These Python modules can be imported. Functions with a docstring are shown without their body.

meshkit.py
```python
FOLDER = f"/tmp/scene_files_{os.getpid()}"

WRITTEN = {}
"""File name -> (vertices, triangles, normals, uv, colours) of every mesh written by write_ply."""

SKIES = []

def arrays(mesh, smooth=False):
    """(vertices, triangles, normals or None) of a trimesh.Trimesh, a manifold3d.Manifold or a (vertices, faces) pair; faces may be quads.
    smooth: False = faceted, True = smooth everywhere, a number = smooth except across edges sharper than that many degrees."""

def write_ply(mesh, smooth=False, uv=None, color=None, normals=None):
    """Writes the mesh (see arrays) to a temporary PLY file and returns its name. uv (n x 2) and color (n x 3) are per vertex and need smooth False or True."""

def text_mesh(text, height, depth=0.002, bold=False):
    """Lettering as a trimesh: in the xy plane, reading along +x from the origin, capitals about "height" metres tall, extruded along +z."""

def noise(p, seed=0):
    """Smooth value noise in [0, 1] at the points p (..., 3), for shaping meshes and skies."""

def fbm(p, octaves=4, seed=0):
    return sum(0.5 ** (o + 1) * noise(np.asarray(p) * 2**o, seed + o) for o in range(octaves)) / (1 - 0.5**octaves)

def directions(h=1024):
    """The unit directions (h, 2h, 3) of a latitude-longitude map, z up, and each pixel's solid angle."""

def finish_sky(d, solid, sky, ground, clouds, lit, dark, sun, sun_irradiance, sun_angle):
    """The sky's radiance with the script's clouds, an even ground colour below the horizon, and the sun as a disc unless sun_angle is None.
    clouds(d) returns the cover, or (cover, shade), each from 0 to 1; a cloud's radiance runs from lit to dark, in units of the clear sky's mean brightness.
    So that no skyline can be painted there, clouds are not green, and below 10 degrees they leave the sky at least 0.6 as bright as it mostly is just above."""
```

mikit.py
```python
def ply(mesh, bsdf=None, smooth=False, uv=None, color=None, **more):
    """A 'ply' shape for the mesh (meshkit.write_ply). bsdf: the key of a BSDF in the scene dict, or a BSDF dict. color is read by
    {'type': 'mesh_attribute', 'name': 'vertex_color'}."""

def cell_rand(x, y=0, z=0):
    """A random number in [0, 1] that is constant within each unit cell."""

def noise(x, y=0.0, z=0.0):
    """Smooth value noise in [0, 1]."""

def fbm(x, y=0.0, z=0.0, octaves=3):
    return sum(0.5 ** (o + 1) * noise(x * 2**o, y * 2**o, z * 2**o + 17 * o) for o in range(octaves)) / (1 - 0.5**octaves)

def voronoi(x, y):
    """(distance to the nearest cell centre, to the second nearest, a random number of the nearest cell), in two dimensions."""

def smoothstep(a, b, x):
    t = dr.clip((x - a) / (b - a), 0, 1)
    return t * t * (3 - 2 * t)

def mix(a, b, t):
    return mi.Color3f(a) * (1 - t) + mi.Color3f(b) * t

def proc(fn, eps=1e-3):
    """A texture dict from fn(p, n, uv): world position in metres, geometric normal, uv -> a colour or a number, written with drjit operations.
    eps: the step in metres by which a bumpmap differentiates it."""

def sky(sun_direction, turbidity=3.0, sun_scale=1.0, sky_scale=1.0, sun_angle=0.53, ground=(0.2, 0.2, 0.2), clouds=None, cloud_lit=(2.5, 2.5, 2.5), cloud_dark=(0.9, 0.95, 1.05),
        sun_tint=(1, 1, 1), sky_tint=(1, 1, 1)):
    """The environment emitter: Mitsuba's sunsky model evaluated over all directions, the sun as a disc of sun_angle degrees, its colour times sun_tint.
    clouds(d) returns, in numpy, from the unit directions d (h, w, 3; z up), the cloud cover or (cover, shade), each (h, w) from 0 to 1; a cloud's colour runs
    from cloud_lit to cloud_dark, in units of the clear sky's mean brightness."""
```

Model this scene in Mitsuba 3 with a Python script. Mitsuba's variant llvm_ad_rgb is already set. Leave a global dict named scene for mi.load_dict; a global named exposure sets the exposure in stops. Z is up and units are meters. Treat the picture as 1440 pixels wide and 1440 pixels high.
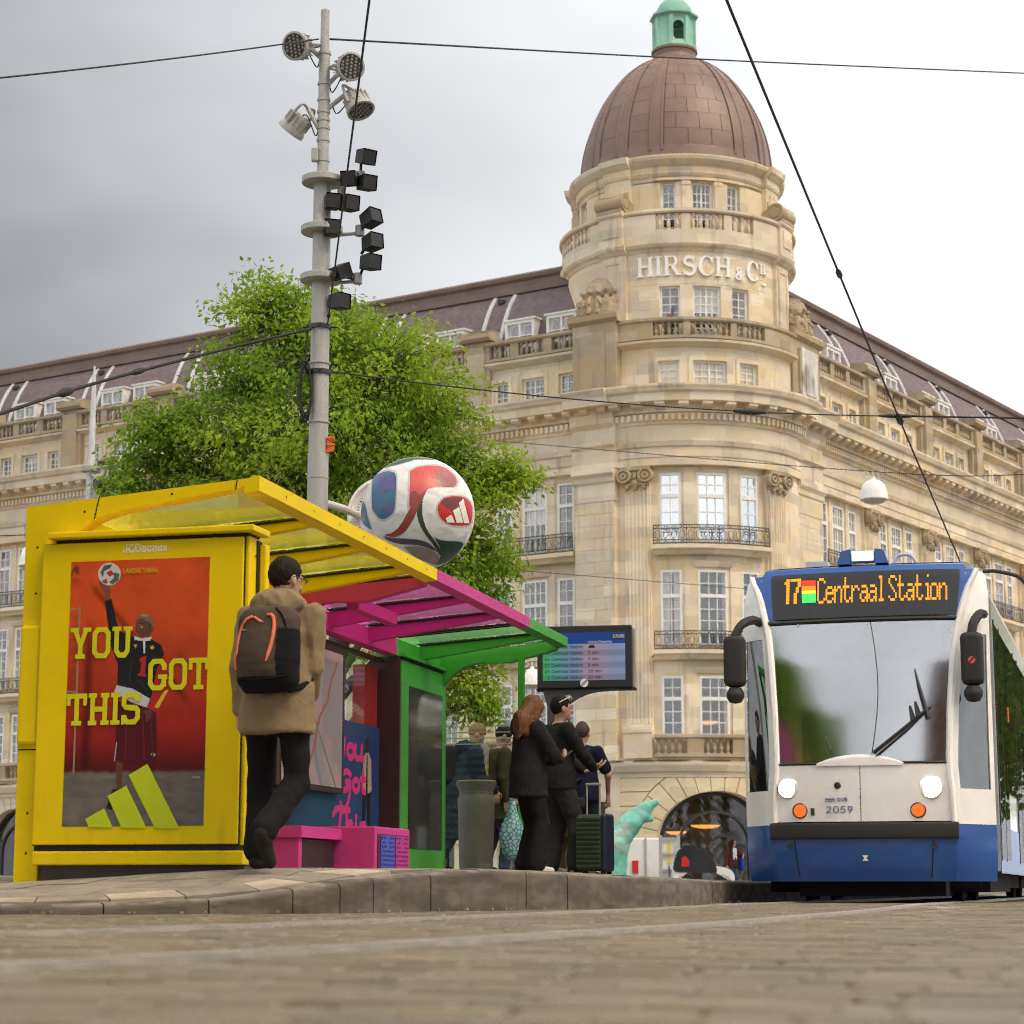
import math, random
import numpy as np, trimesh, drjit as dr, mitsuba as mi, manifold3d as m3
import mikit, meshkit
from mikit import noise, fbm, cell_rand, smoothstep, mix, proc
from shapely.geometry import Polygon, LineString, Point, MultiPolygon, box as sbox
from shapely.ops import unary_union
from shapely import affinity
T = mi.ScalarTransform4f
PI = math.pi
random.seed(7)
RNG = np.random.default_rng(7)
scene, labels = {}, {}

# ------------------------------------------------------------------ camera, sky, exposure
PITCH = math.atan(530 / 3000)
scene['camera'] = {'type': 'thinlens', 'fov': math.degrees(2 * math.atan(720 / 3000)), 'fov_axis': 'x', 'near_clip': 0.05, 'far_clip': 3000.0,
                   'aperture_radius': 0.0065, 'focus_distance': 19.0,
                   'to_world': T().look_at(origin=[0, 0, .13], target=[0, math.cos(PITCH), .13 + math.sin(PITCH)], up=[0, 0, 1])}


def cloud_cover(d):
    az = np.degrees(np.arctan2(d[..., 0], d[..., 1]))
    el = np.degrees(np.arcsin(np.clip(d[..., 2], -1, 1)))
    n1 = meshkit.fbm(d * np.array([2.2, 2.2, 5.0]) + 3.1, 5, 3)
    n2 = meshkit.fbm(d * np.array([5.0, 5.0, 13.0]) + 9.7, 4, 8)
    left = np.clip((9 - az) / 24, 0, 1) * np.exp(-((az + 14) / 48) ** 2)
    low = np.exp(-((el - 13) / 7.5) ** 2)
    s = .10 + left * (.42 + .44 * low) + .62 * (n1 - .5) + .34 * (n2 - .5)
    return np.ones_like(az), np.clip(s, 0, 1)


scene['sky'] = mikit.sky([.60, -.52, 1.05], turbidity=3, sun_scale=.30, sun_angle=28, clouds=cloud_cover, cloud_lit=(2.75, 2.8, 2.88), cloud_dark=(.32, .365, .415),
                         sun_tint=(1.0, .95, .86), ground=(.13, .12, .10))
exposure = 2.3


# ------------------------------------------------------------------ names
USED = {}


def numbered(base):
    n = USED.get(base, -1) + 1
    USED[base] = n
    return base if n == 0 else f'{base}_{n:03d}'


def tag(key, label=None, cat=None, group=None, kind=None):
    d = labels.setdefault(key, {})
    for k, v in (('label', label), ('category', cat), ('group', group), ('kind', kind)):
        if v:
            d[k] = v
    return key


def thing(name, label, cat, group=None):
    return tag(numbered(name), label, cat, group)


def put(name, mesh, mat, parent=None, smooth=False, uv=None, color=None, **more):
    key = numbered(f'{parent}__{name}' if parent else name)
    scene[key] = mikit.ply(mesh, mat, smooth=smooth, uv=uv, color=color, **more)
    return key


# ------------------------------------------------------------------ materials
def rgb(c):
    return {'type': 'rgb', 'value': [float(x) for x in c]}


def M(name, color, rough=.6, metal=0., spec=.5, coat=0., coat_gloss=.9, sheen=0., bump=None, bscale=1.0):
    b = {'type': 'principled', 'base_color': color if isinstance(color, dict) else rgb(color), 'roughness': rough, 'metallic': float(metal), 'specular': float(spec)}
    if coat:
        b['clearcoat'] = float(coat)
        b['clearcoat_gloss'] = float(coat_gloss)
    if sheen:
        b['sheen'] = float(sheen)
    if bump is not None:
        b = {'type': 'bumpmap', 'arbitrary': bump, 'scale': bscale, 'b': b}
    scene['mat_' + name] = {'type': 'twosided', 'b': b}
    return 'mat_' + name


def stone_color(base, amp=1.0, moss=True):
    def fn(p, n, uv):
        h = p.x * 1.0 + p.y * .62
        row = dr.floor(p.z / .44)
        r = cell_rand(dr.floor((h + .37 * row) / .95), row, 3)
        r2 = cell_rand(dr.floor((h + .37 * row) / .95), row, 9)
        f = fbm(p.x * .9, p.y * .9, p.z * .9, 3)
        st = fbm(p.x * 3.1, p.y * 3.1, p.z * .35, 3)
        fine = fbm(p.x * 14, p.y * 14, p.z * 14, 2)
        c = mi.Color3f(*base) * (1 + amp * (.30 * (r - .5) + .34 * (f - .5) + .14 * (fine - .5)))
        c = mix(c, mi.Color3f(*base) * mi.Color3f(1.0, .90, .88), amp * .55 * smoothstep(.72, .8, r2))
        c = mix(c, mi.Color3f(*base) * mi.Color3f(1.04, .93, .72), amp * .6 * smoothstep(.3, .2, r2))
        c = mix(c, mi.Color3f(.24, .20, .13), amp * .42 * smoothstep(.60, .84, st))
        if moss:
            c = mix(c, mi.Color3f(.10, .085, .04), smoothstep(.35, .9, n.z) * (.45 + .5 * smoothstep(.35, .6, fbm(p.x * 2, p.y * 2, p.z * 2, 3))))
        return c
    return proc(fn)


def vary(base, amp=.3, s=3.0, tint=None, zs=None):
    def fn(p, n, uv):
        f = fbm(p.x * s, p.y * s, p.z * (zs or s), 4)
        c = mi.Color3f(*base) * (1 + amp * 2 * (f - .5))
        if tint is not None:
            c = mix(c, mi.Color3f(*tint), smoothstep(.52, .72, fbm(p.x * s * .4 + 5, p.y * s * .4, p.z * (zs or s) * .4, 3)))
        return c
    return proc(fn)


STONE = (.71, .63, .475)
M('stone', stone_color(STONE), .9, spec=.1)
M('stone_plain', stone_color(STONE, .55), .9, spec=.1)
M('stone_ground', stone_color((.70, .60, .41), .6), .9, spec=.1)
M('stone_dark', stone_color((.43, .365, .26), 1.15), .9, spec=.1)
M('joint', (.20, .16, .10), .95, spec=.1)


def slate_fn(p, n, uv):
    row = dr.floor(uv.y / .16)
    c = cell_rand(dr.floor(uv.x / .22 + .5 * row), row, 4)
    edge = smoothstep(.0, .22, uv.y / .16 - row)
    f = fbm(uv.x * .35, uv.y * .5, 0, 3)
    col = mix((.135, .100, .106), (.178, .135, .140), c)
    return col * (.70 + .30 * edge) * (1 + .25 * (f - .5))


M('slate', proc(slate_fn), .62, spec=.4)
M('roof_band', vary((.19, .135, .115), .3, 1.2), .6)
M('lead', vary((.55, .56, .56), .15, 2.), .5)
M('dome_copper', vary((.20, .128, .098), .25, 1.1, tint=(.235, .165, .13)), .45, spec=.5)
M('dome_joint', (.14, .088, .068), .7)
M('verdigris', vary((.34, .62, .49), .35, 2.2, tint=(.22, .46, .36), zs=1.0), .7)
M('white_paint', (.80, .79, .75), .45)
M('letter_white', (.86, .85, .82), .4)
M('iron', (.035, .033, .033), .5)
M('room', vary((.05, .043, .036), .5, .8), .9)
M('curtain', (.72, .70, .66), .9)
M('bronze_light', (.30, .18, .06), .4)


def emit(name, color, power):
    scene['mat_' + name] = {'type': 'twosided', 'b': {'type': 'diffuse', 'reflectance': rgb([.04, .04, .04])}}
    return {'type': 'area', 'radiance': rgb([c * power for c in color])}


scene['mat_window_glass'] = {'type': 'blendbsdf', 'weight': .10, 'a': {'type': 'thindielectric', 'int_ior': 1.6}, 'b': {'type': 'twosided', 'b': {'type': 'conductor', 'material': 'none', 'specular_reflectance': rgb([.95, .97, 1.])}}}
scene['mat_window_glass_bright'] = {'type': 'blendbsdf', 'weight': .85, 'a': {'type': 'thindielectric', 'int_ior': 1.6}, 'b': {'type': 'twosided', 'b': {'type': 'conductor', 'material': 'none', 'specular_reflectance': rgb([.97, .99, 1.])}}}


scene['mat_shop_glass'] = {'type': 'thindielectric', 'int_ior': 1.5}


# ------------------------------------------------------------------ mesh helpers
def rotz(a):
    c, s = math.cos(a), math.sin(a)
    return np.array([[c, -s, 0], [s, c, 0], [0, 0, 1.]])


def euler(rx=0, ry=0, rz=0):
    cx, sx, cy, sy = math.cos(rx), math.sin(rx), math.cos(ry), math.sin(ry)
    return rotz(rz) @ np.array([[cy, 0, sy], [0, 1, 0], [-sy, 0, cy]]) @ np.array([[1, 0, 0], [0, cx, -sx], [0, sx, cx]])


def frame_to(d, up=(0, 0, 1)):
    """Columns x, y, z with z along d."""
    z = np.asarray(d, float) / np.linalg.norm(d)
    up = np.asarray(up, float)
    if abs(z @ up) > .98:
        up = np.array([0, 1., 0])
    x = np.cross(up, z)
    x /= np.linalg.norm(x)
    return np.stack([x, np.cross(z, x), z], 1)


BOXV = np.array([[x, y, z] for x in (-.5, .5) for y in (-.5, .5) for z in (-.5, .5)])
BOXF = np.array([[0, 1, 3], [0, 3, 2], [4, 6, 7], [4, 7, 5], [0, 4, 5], [0, 5, 1], [2, 3, 7], [2, 7, 6], [0, 2, 6], [0, 6, 4], [1, 5, 7], [1, 7, 3]])


def grid_faces(n, m, wrap=False):
    i, j = np.meshgrid(np.arange(n - 1), np.arange(m if wrap else m - 1), indexing='ij')
    a, b = i * m + j, i * m + (j + 1) % m
    q = np.stack([a, b, b + m, a + m], -1).reshape(-1, 4)
    return np.vstack([q[:, [0, 1, 2]], q[:, [0, 2, 3]]])


class MB:
    """Collects shapes into one mesh; X is a 4x4 applied to everything added."""

    def __init__(s, X=None, fn=None):
        s.v, s.f, s.c, s.n, s.X, s.fn = [], [], [], 0, X, fn

    def add(s, v, f, color=None):
        v = np.asarray(v, float)
        f = np.asarray(f, int)
        if s.fn is not None:
            v = s.fn.w(v)
            f = f[:, ::-1] if s.fn.flip else f
        if s.X is not None:
            v = v @ s.X[:3, :3].T + s.X[:3, 3]
            if np.linalg.det(s.X[:3, :3]) < 0:
                f = f[:, ::-1]
        s.v.append(v)
        s.f.append(f + s.n)
        s.n += len(v)
        if color is not None:
            s.c.append(np.tile(np.asarray(color, float), (len(v), 1)))
        return s

    def mesh(s, m, color=None, X=None):
        v = np.asarray(m.vertices if hasattr(m, 'vertices') else m[0], float)
        f = np.asarray(m.faces if hasattr(m, 'faces') else m[1])
        if X is not None:
            v = v @ np.asarray(X)[:3, :3].T + np.asarray(X)[:3, 3]
        return s.add(v, f, color)

    def box(s, c, size, R=None, color=None):
        v = BOXV * np.asarray(size, float)
        if R is not None:
            v = v @ np.asarray(R).T
        return s.add(v + np.asarray(c, float), BOXF, color)

    def bb(s, x0, x1, y0, y1, z0, z1, color=None):
        return s.box(((x0 + x1) / 2, (y0 + y1) / 2, (z0 + z1) / 2), (x1 - x0, y1 - y0, z1 - z0), None, color)

    def rbox(s, c, size, r=.01, R=None, color=None):
        v, f = round_box(size, r)
        if R is not None:
            v = v @ np.asarray(R).T
        return s.add(v + np.asarray(c, float), f, color)

    def tube(s, pts, r, sides=8, color=None, caps=True):
        p = np.asarray(pts, float)
        r = np.broadcast_to(np.asarray(r, float), (len(p),))
        t = np.gradient(p, axis=0)
        t /= np.linalg.norm(t, axis=1, keepdims=True) + 1e-12
        ref = np.array([0, 0, 1.]) if abs(t[0, 2]) < .9 else np.array([1., 0, 0])
        a = np.cross(t, ref)
        for i in range(len(p)):
            if i and np.linalg.norm(a[i]) < .2:
                a[i] = a[i - 1]
        a /= np.linalg.norm(a, axis=1, keepdims=True) + 1e-12
        b = np.cross(t, a)
        an = np.arange(sides) * 2 * PI / sides
        v = p[:, None] + r[:, None, None] * (np.cos(an)[None, :, None] * a[:, None] + np.sin(an)[None, :, None] * b[:, None])
        v = v.reshape(-1, 3)
        f = grid_faces(len(p), sides, True)[:, ::-1]
        if caps:
            n = len(v)
            v = np.vstack([v, p[:1], p[-1:]])
            k = np.arange(sides)
            f = np.vstack([f, np.stack([np.full(sides, n), k, (k + 1) % sides], 1)[:, ::-1] * 1, np.stack([np.full(sides, n + 1), (len(p) - 1) * sides + k, (len(p) - 1) * sides + (k + 1) % sides], 1)])
        return s.add(v, f, color)

    def cyl(s, p0, p1, r0, r1=None, sides=16, color=None):
        return s.tube([p0, p1], [r0, r0 if r1 is None else r1], sides, color)

    def lathe(s, prof, sides=24, o=(0, 0, 0), R=None, color=None, a0=0, a1=None):
        prof = np.asarray(prof, float)
        wrap = a1 is None
        an = np.arange(sides) * 2 * PI / sides if wrap else np.linspace(a0, a1, sides)
        v = np.stack([prof[:, None, 0] * np.cos(an), prof[:, None, 0] * np.sin(an), np.broadcast_to(prof[:, None, 1], (len(prof), sides))], -1).reshape(-1, 3)
        if R is not None:
            v = v @ np.asarray(R).T
        return s.add(v + np.asarray(o, float), grid_faces(len(prof), sides, wrap), color)

    def poly(s, pg, z0, z1, R=None, o=(0, 0, 0), color=None, maxedge=None):
        """Shapely polygon(s) in local xy, extruded from z0 to z1."""
        for g in getattr(pg, 'geoms', [pg]):
            if g.is_empty or g.area < 1e-9 or g.geom_type != 'Polygon':
                continue
            m = trimesh.creation.extrude_polygon(g, z1 - z0, engine='earcut')
            v, f = np.array(m.vertices), np.array(m.faces)
            if maxedge:
                v, f = trimesh.remesh.subdivide_to_size(v, f, maxedge)
            v = v + [0, 0, z0]
            if R is not None:
                v = v @ np.asarray(R).T
            s.add(v + np.asarray(o, float), f, color)
        return s

    def sheet(s, P, color=None):
        """Grid of points (n, m, 3)."""
        P = np.asarray(P, float)
        return s.add(P.reshape(-1, 3), grid_faces(*P.shape[:2]), color)

    def get(s):
        return np.vstack(s.v), np.vstack(s.f)

    def colors(s):
        return np.vstack(s.c)

    def put(s, name, mat, parent=None, smooth=False, **k):
        if not s.v:
            return None
        if s.c:
            k['color'] = s.colors()
        return put(name, s.get(), mat, parent, smooth, **k)


_RB = {}


def round_box(size, r, seg=2):
    """Box with rounded edges."""
    key = (tuple(round(float(x), 4) for x in size), round(r, 4), seg)
    if key not in _RB:
        r = min(r, min(size) * .49)
        sp = m3.Manifold.sphere(r, 4 * seg)
        h = [x / 2 - r for x in size]
        m = m3.Manifold.batch_hull([sp.translate((sx * h[0], sy * h[1], sz * h[2])) for sx in (-1, 1) for sy in (-1, 1) for sz in (-1, 1)]).to_mesh()
        _RB[key] = (np.array(m.vert_properties[:, :3], float), np.array(m.tri_verts, int))
    return _RB[key]


def X4(R=None, t=(0, 0, 0)):
    m = np.eye(4)
    if R is not None:
        m[:3, :3] = R
    m[:3, 3] = t
    return m


def spline(pts, n=12):
    """Catmull-Rom through the points."""
    p = np.asarray(pts, float)
    q = np.vstack([2 * p[0] - p[1], p, 2 * p[-1] - p[-2]])
    out = []
    for i in range(1, len(q) - 2):
        t = np.linspace(0, 1, n, endpoint=False)[:, None]
        a, b, c, d = q[i - 1], q[i], q[i + 1], q[i + 2]
        out.append(.5 * (2 * b + (c - a) * t + (2 * a - 5 * b + 4 * c - d) * t ** 2 + (3 * b - a - 3 * c + d) * t ** 3))
    return np.vstack(out + [p[-1:]])


# ------------------------------------------------------------------ soft bodies: signed distances meshed by surface nets
def sd_cone(P, a, b, ra, rb):
    a, b = np.asarray(a, float), np.asarray(b, float)
    ba = b - a
    h = np.clip(((P - a) @ ba) / max(ba @ ba, 1e-9), 0, 1)
    return np.linalg.norm(P - a - h[:, None] * ba, axis=1) - (ra + (rb - ra) * h)


def sd_ell(P, c, r, R=None):
    q = P - np.asarray(c, float)
    if R is not None:
        q = q @ np.asarray(R)
    r = np.asarray(r, float)
    k0 = np.linalg.norm(q / r, axis=1)
    k1 = np.linalg.norm(q / r ** 2, axis=1)
    return k0 * (k0 - 1) / np.maximum(k1, 1e-9)


def sd_box(P, c, half, r=.02, R=None):
    q = P - np.asarray(c, float)
    if R is not None:
        q = q @ np.asarray(R)
    q = np.abs(q) - (np.asarray(half, float) - r)
    return np.linalg.norm(np.maximum(q, 0), axis=1) + np.minimum(q.max(1), 0) - r


def smin(a, b, k):
    h = np.clip(.5 + .5 * (b - a) / k, 0, 1)
    return b * (1 - h) + a * h - k * h * (1 - h)


def sunion(ds, k):
    d = ds[0]
    for e in ds[1:]:
        d = smin(d, e, k)
    return d


def mesh_sdf(fn, lo, hi, h):
    lo, hi = np.asarray(lo, float), np.asarray(hi, float)
    n = np.ceil((hi - lo) / h).astype(int) + 1
    ax = [lo[i] + h * np.arange(n[i]) for i in range(3)]
    G = np.stack(np.meshgrid(*ax, indexing='ij'), -1).reshape(-1, 3)
    D = np.concatenate([fn(g) for g in np.array_split(G, max(1, len(G) // 400000))]).reshape(n)
    D[0], D[-1], D[:, 0], D[:, -1], D[:, :, 0], D[:, :, -1] = [np.abs(x) + 1e-3 for x in (D[0], D[-1], D[:, 0], D[:, -1], D[:, :, 0], D[:, :, -1])]
    S = D < 0
    corner = [(a, b, c) for a in (0, 1) for b in (0, 1) for c in (0, 1)]
    sl = lambda A, o: A[o[0]:A.shape[0] - 1 + o[0], o[1]:A.shape[1] - 1 + o[1], o[2]:A.shape[2] - 1 + o[2]]
    cnt = sum(sl(S, o).astype(int) for o in corner)
    act = (cnt > 0) & (cnt < 8)
    idx = np.full(act.shape, -1)
    cells = np.argwhere(act)
    idx[act] = np.arange(len(cells))
    acc, num = np.zeros((len(cells), 3)), np.zeros(len(cells))
    for o in corner:
        for k in range(3):
            if o[k]:
                continue
            o2 = list(o)
            o2[k] = 1
            a, b = D[tuple((cells + o).T)], D[tuple((cells + o2).T)]
            cr = (a < 0) != (b < 0)
            t = np.where(cr, a / np.where(cr, a - b, 1), 0)
            pt = np.array(o, float)[None] + 0 * acc
            pt[:, k] = t
            acc += np.where(cr[:, None], pt, 0)
            num += cr
    V = lo + h * (cells + acc / num[:, None])
    F = []
    for k in range(3):
        u, w = (k + 1) % 3, (k + 2) % 3
        A, B = [slice(None)] * 3, [slice(None)] * 3
        A[k], B[k] = slice(0, -1), slice(1, None)
        e = np.argwhere(S[tuple(A)] != S[tuple(B)])
        e = e[(e[:, u] > 0) & (e[:, w] > 0) & (e[:, u] < act.shape[u]) & (e[:, w] < act.shape[w])]
        ins = S[tuple(e.T)]
        q = []
        for du, dw in ((-1, -1), (0, -1), (0, 0), (-1, 0)):
            c = e.copy()
            c[:, u] += du
            c[:, w] += dw
            q.append(idx[tuple(c.T)])
        q = np.stack(q, 1)
        q = np.where(ins[:, None], q, q[:, ::-1])
        F.append(q)
    F = np.vstack(F)
    F = F[(F >= 0).all(1)]
    return V, np.vstack([F[:, [0, 1, 2]], F[:, [0, 2, 3]]])


# ------------------------------------------------------------------ lettering drawn with strokes
def stroke(pts, w, cap=2, join=2):
    return LineString(pts).buffer(w / 2, cap_style=cap, join_style=join)


def arc(cx, cy, rx, ry, a0, a1, n=18):
    t = np.radians(np.linspace(a0, a1, n))
    return [(cx + rx * math.cos(x), cy + ry * math.sin(x)) for x in t]


def text_poly(text, height, bold=False):
    """Outline of Inter lettering (flat), capitals about height tall, reading along +x from the origin."""
    m = meshkit.text_mesh(text, height, depth=.01, bold=bold)
    v, f = np.array(m.vertices), np.array(m.faces)
    top = f[(v[f][:, :, 2] > .005).all(1)]
    tri = [Polygon(v[t][:, :2]) for t in top]
    return unary_union([t for t in tri if t.area > 1e-12]).buffer(1e-5)

# ------------------------------------------------------------------ the corner building with its domed tower
AXIS = np.array([6.988, 87.0])
aL, aR, aM = math.radians(-57), math.radians(33), math.radians(14)
dL, dR = np.array([math.sin(aL), math.cos(aL)]), np.array([math.sin(aR), math.cos(aR)])
nL, nR = -dR, -dL


class Straight:
    def __init__(s, d, n, A):
        s.d, s.n, s.A = d, n, A
        s.flip = (d[0] * n[1] - d[1] * n[0]) < 0
        s.step = 1e9

    def w(s, v):
        xy = AXIS + np.outer(v[:, 0], s.d) + np.outer(s.A + v[:, 1], s.n)
        return np.column_stack([xy, v[:, 2]])


class Circ:
    """s is the arc length on the radius R, from the middle of the corner bay, to the right."""
    flip = True

    def __init__(s, R):
        s.R, s.step = R, .45
        a = math.radians(180 - 10)
        s.m = np.array([math.sin(a), math.cos(a)])
        s.t = np.array([-s.m[1], s.m[0]])

    def w(s, v):
        th = v[:, 0] / s.R
        r = s.R + v[:, 1]
        xy = AXIS + (r * np.cos(th))[:, None] * s.m + (r * np.sin(th))[:, None] * s.t
        return np.column_stack([xy, v[:, 2]])

    def deg(s, a):
        return math.radians(a) * s.R


SL, SR, SC = Straight(dL, nL, 5.0), Straight(dR, nR, 4.5), Circ(5.0)
ST, SD = Circ(4.65), Circ(4.2)


def fprof(mb, st, s0, s1, prof):
    """Closed profile of (o, z) swept from s0 to s1."""
    prof = np.asarray(prof, float)
    n = max(2, int(math.ceil(abs(s1 - s0) / st.step)) + 1)
    S = np.linspace(s0, s1, n)
    k = len(prof)
    v = np.stack([np.repeat(S, k), np.tile(prof[:, 0], n), np.tile(prof[:, 1], n)], 1)
    f = grid_faces(n, k, True)
    import mapbox_earcut as ec
    cap = np.array(ec.triangulate_float64(prof, np.array([k], dtype=np.uint32))).reshape(-1, 3)
    mb.add(v, np.vstack([f, cap, cap[:, ::-1] + (n - 1) * k]))


def fbox(mb, st, s0, s1, o0, o1, z0, z1):
    fprof(mb, st, s0, s1, [(o0, z0), (o1, z0), (o1, z1), (o0, z1)])


def fpoly(mb, st, pg, o0, o1):
    for g in getattr(pg, 'geoms', [pg]):
        if g.is_empty or g.geom_type != 'Polygon' or g.area < 1e-4:
            continue
        m = trimesh.creation.extrude_polygon(g, o1 - o0, engine='earcut')
        v, f = np.array(m.vertices), np.array(m.faces)
        if st.step < 100:
            v, f = trimesh.remesh.subdivide_to_size(v, f, .6)
        mb.add(np.column_stack([v[:, 0], v[:, 2] + o0, v[:, 1]]), f[:, ::-1])


BLD = thing('corner_building', 'pale sandstone corner building with a brown copper dome on its round tower, mansard wings', 'building')
WALL = put('wall', (np.array([[0, 0, -9.], [.01, 0, -9], [0, .01, -9]]) + [7, 95, 0], [[0, 1, 2]]), 'mat_stone', BLD) if False else None
wall = {k: MB(fn=k) for k in (SL, SR, SC, ST, SD)}
plain = {k: MB(fn=k) for k in (SL, SR, SC, ST, SD)}
trim = {k: MB(fn=k) for k in (SL, SR, SC, ST, SD)}
room = {k: MB(fn=k) for k in (SL, SR, SC, ST, SD)}
iron = []
stones_n = [0]
win_n = [0]
PENDANT = emit('pendant', (1.0, .42, .08), .22)


def add_window(st, sc, w, z0, z1, cols, rows, o=-.28, transom=None, bright=False, curtain=0., lamp=False, dark=False):
    fr = MB(fn=st)
    a, b = sc - w / 2, sc + w / 2
    t = .085
    fbox(fr, st, a, a + t, o, o + .10, z0, z1)
    fbox(fr, st, b - t, b, o, o + .10, z0, z1)
    fbox(fr, st, a + t, b - t, o, o + .10, z1 - t, z1)
    fbox(fr, st, a + t, b - t, o, o + .11, z0, z0 + t)
    if transom:
        fbox(fr, st, a + t, b - t, o - .005, o + .12, transom - .07, transom + .07)
    mu = .036
    spans = [(z0 + t, transom - .07, rows[0]), (transom + .07, z1 - t, rows[1])] if transom else [(z0 + t, z1 - t, rows[0])]
    for i in range(1, cols):
        x = a + t + (w - 2 * t) * i / cols
        ww = mu * (1.9 if cols == 4 and i == 2 else 1)
        for (p, q, r) in spans:
            fbox(fr, st, x - ww / 2, x + ww / 2, o + .012, o + .075, p, q)
    for (p, q, r) in spans:
        for j in range(1, r):
            z = p + (q - p) * j / r
            fbox(fr, st, a + t, b - t, o + .016, o + .065, z - mu / 2, z + mu / 2)
    key = fr.put('window', 'mat_white_paint', BLD)
    g = MB(fn=st)
    g.add([[a + t, o + .035, z0 + t], [b - t, o + .035, z0 + t], [b - t, o + .035, z1 - t], [a + t, o + .035, z1 - t]], [[0, 1, 2], [0, 2, 3]])
    g.put('pane', 'mat_window_glass_bright' if bright else 'mat_window_glass', key)
    if curtain > 0:
        c = MB(fn=st)
        side = RNG.random()
        for (p, q) in ([(a + .05, a + w * curtain / 2), (b - w * curtain / 2, b - .05)] if side < .6 else [(a + .05, b - .05)]):
            n = 14
            S = np.linspace(p, q, n)
            zz = (z0, z1) if side < .6 else (z1 - (z1 - z0) * curtain * .8, z1)
            P = np.stack([np.stack([S, o - .16 + .03 * np.sin(np.arange(n) * 2.1), np.full(n, z)], -1) for z in zz])
            c.sheet(P)
        c.put('curtain', 'mat_curtain', key)
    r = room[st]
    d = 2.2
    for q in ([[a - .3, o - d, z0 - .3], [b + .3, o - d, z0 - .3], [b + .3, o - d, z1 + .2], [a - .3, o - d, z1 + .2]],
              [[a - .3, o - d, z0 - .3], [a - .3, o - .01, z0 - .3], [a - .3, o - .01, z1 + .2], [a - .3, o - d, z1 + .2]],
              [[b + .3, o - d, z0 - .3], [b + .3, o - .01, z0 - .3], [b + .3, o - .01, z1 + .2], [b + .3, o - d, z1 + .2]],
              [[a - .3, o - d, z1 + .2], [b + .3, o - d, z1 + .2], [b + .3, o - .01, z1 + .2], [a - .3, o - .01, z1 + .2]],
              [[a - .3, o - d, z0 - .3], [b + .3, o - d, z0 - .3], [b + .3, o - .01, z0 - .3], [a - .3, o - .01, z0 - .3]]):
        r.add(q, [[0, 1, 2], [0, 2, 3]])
    if lamp:
        pendant(st, sc, o - .9, z0 + (z1 - z0) * .26, .42, lamp)


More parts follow.
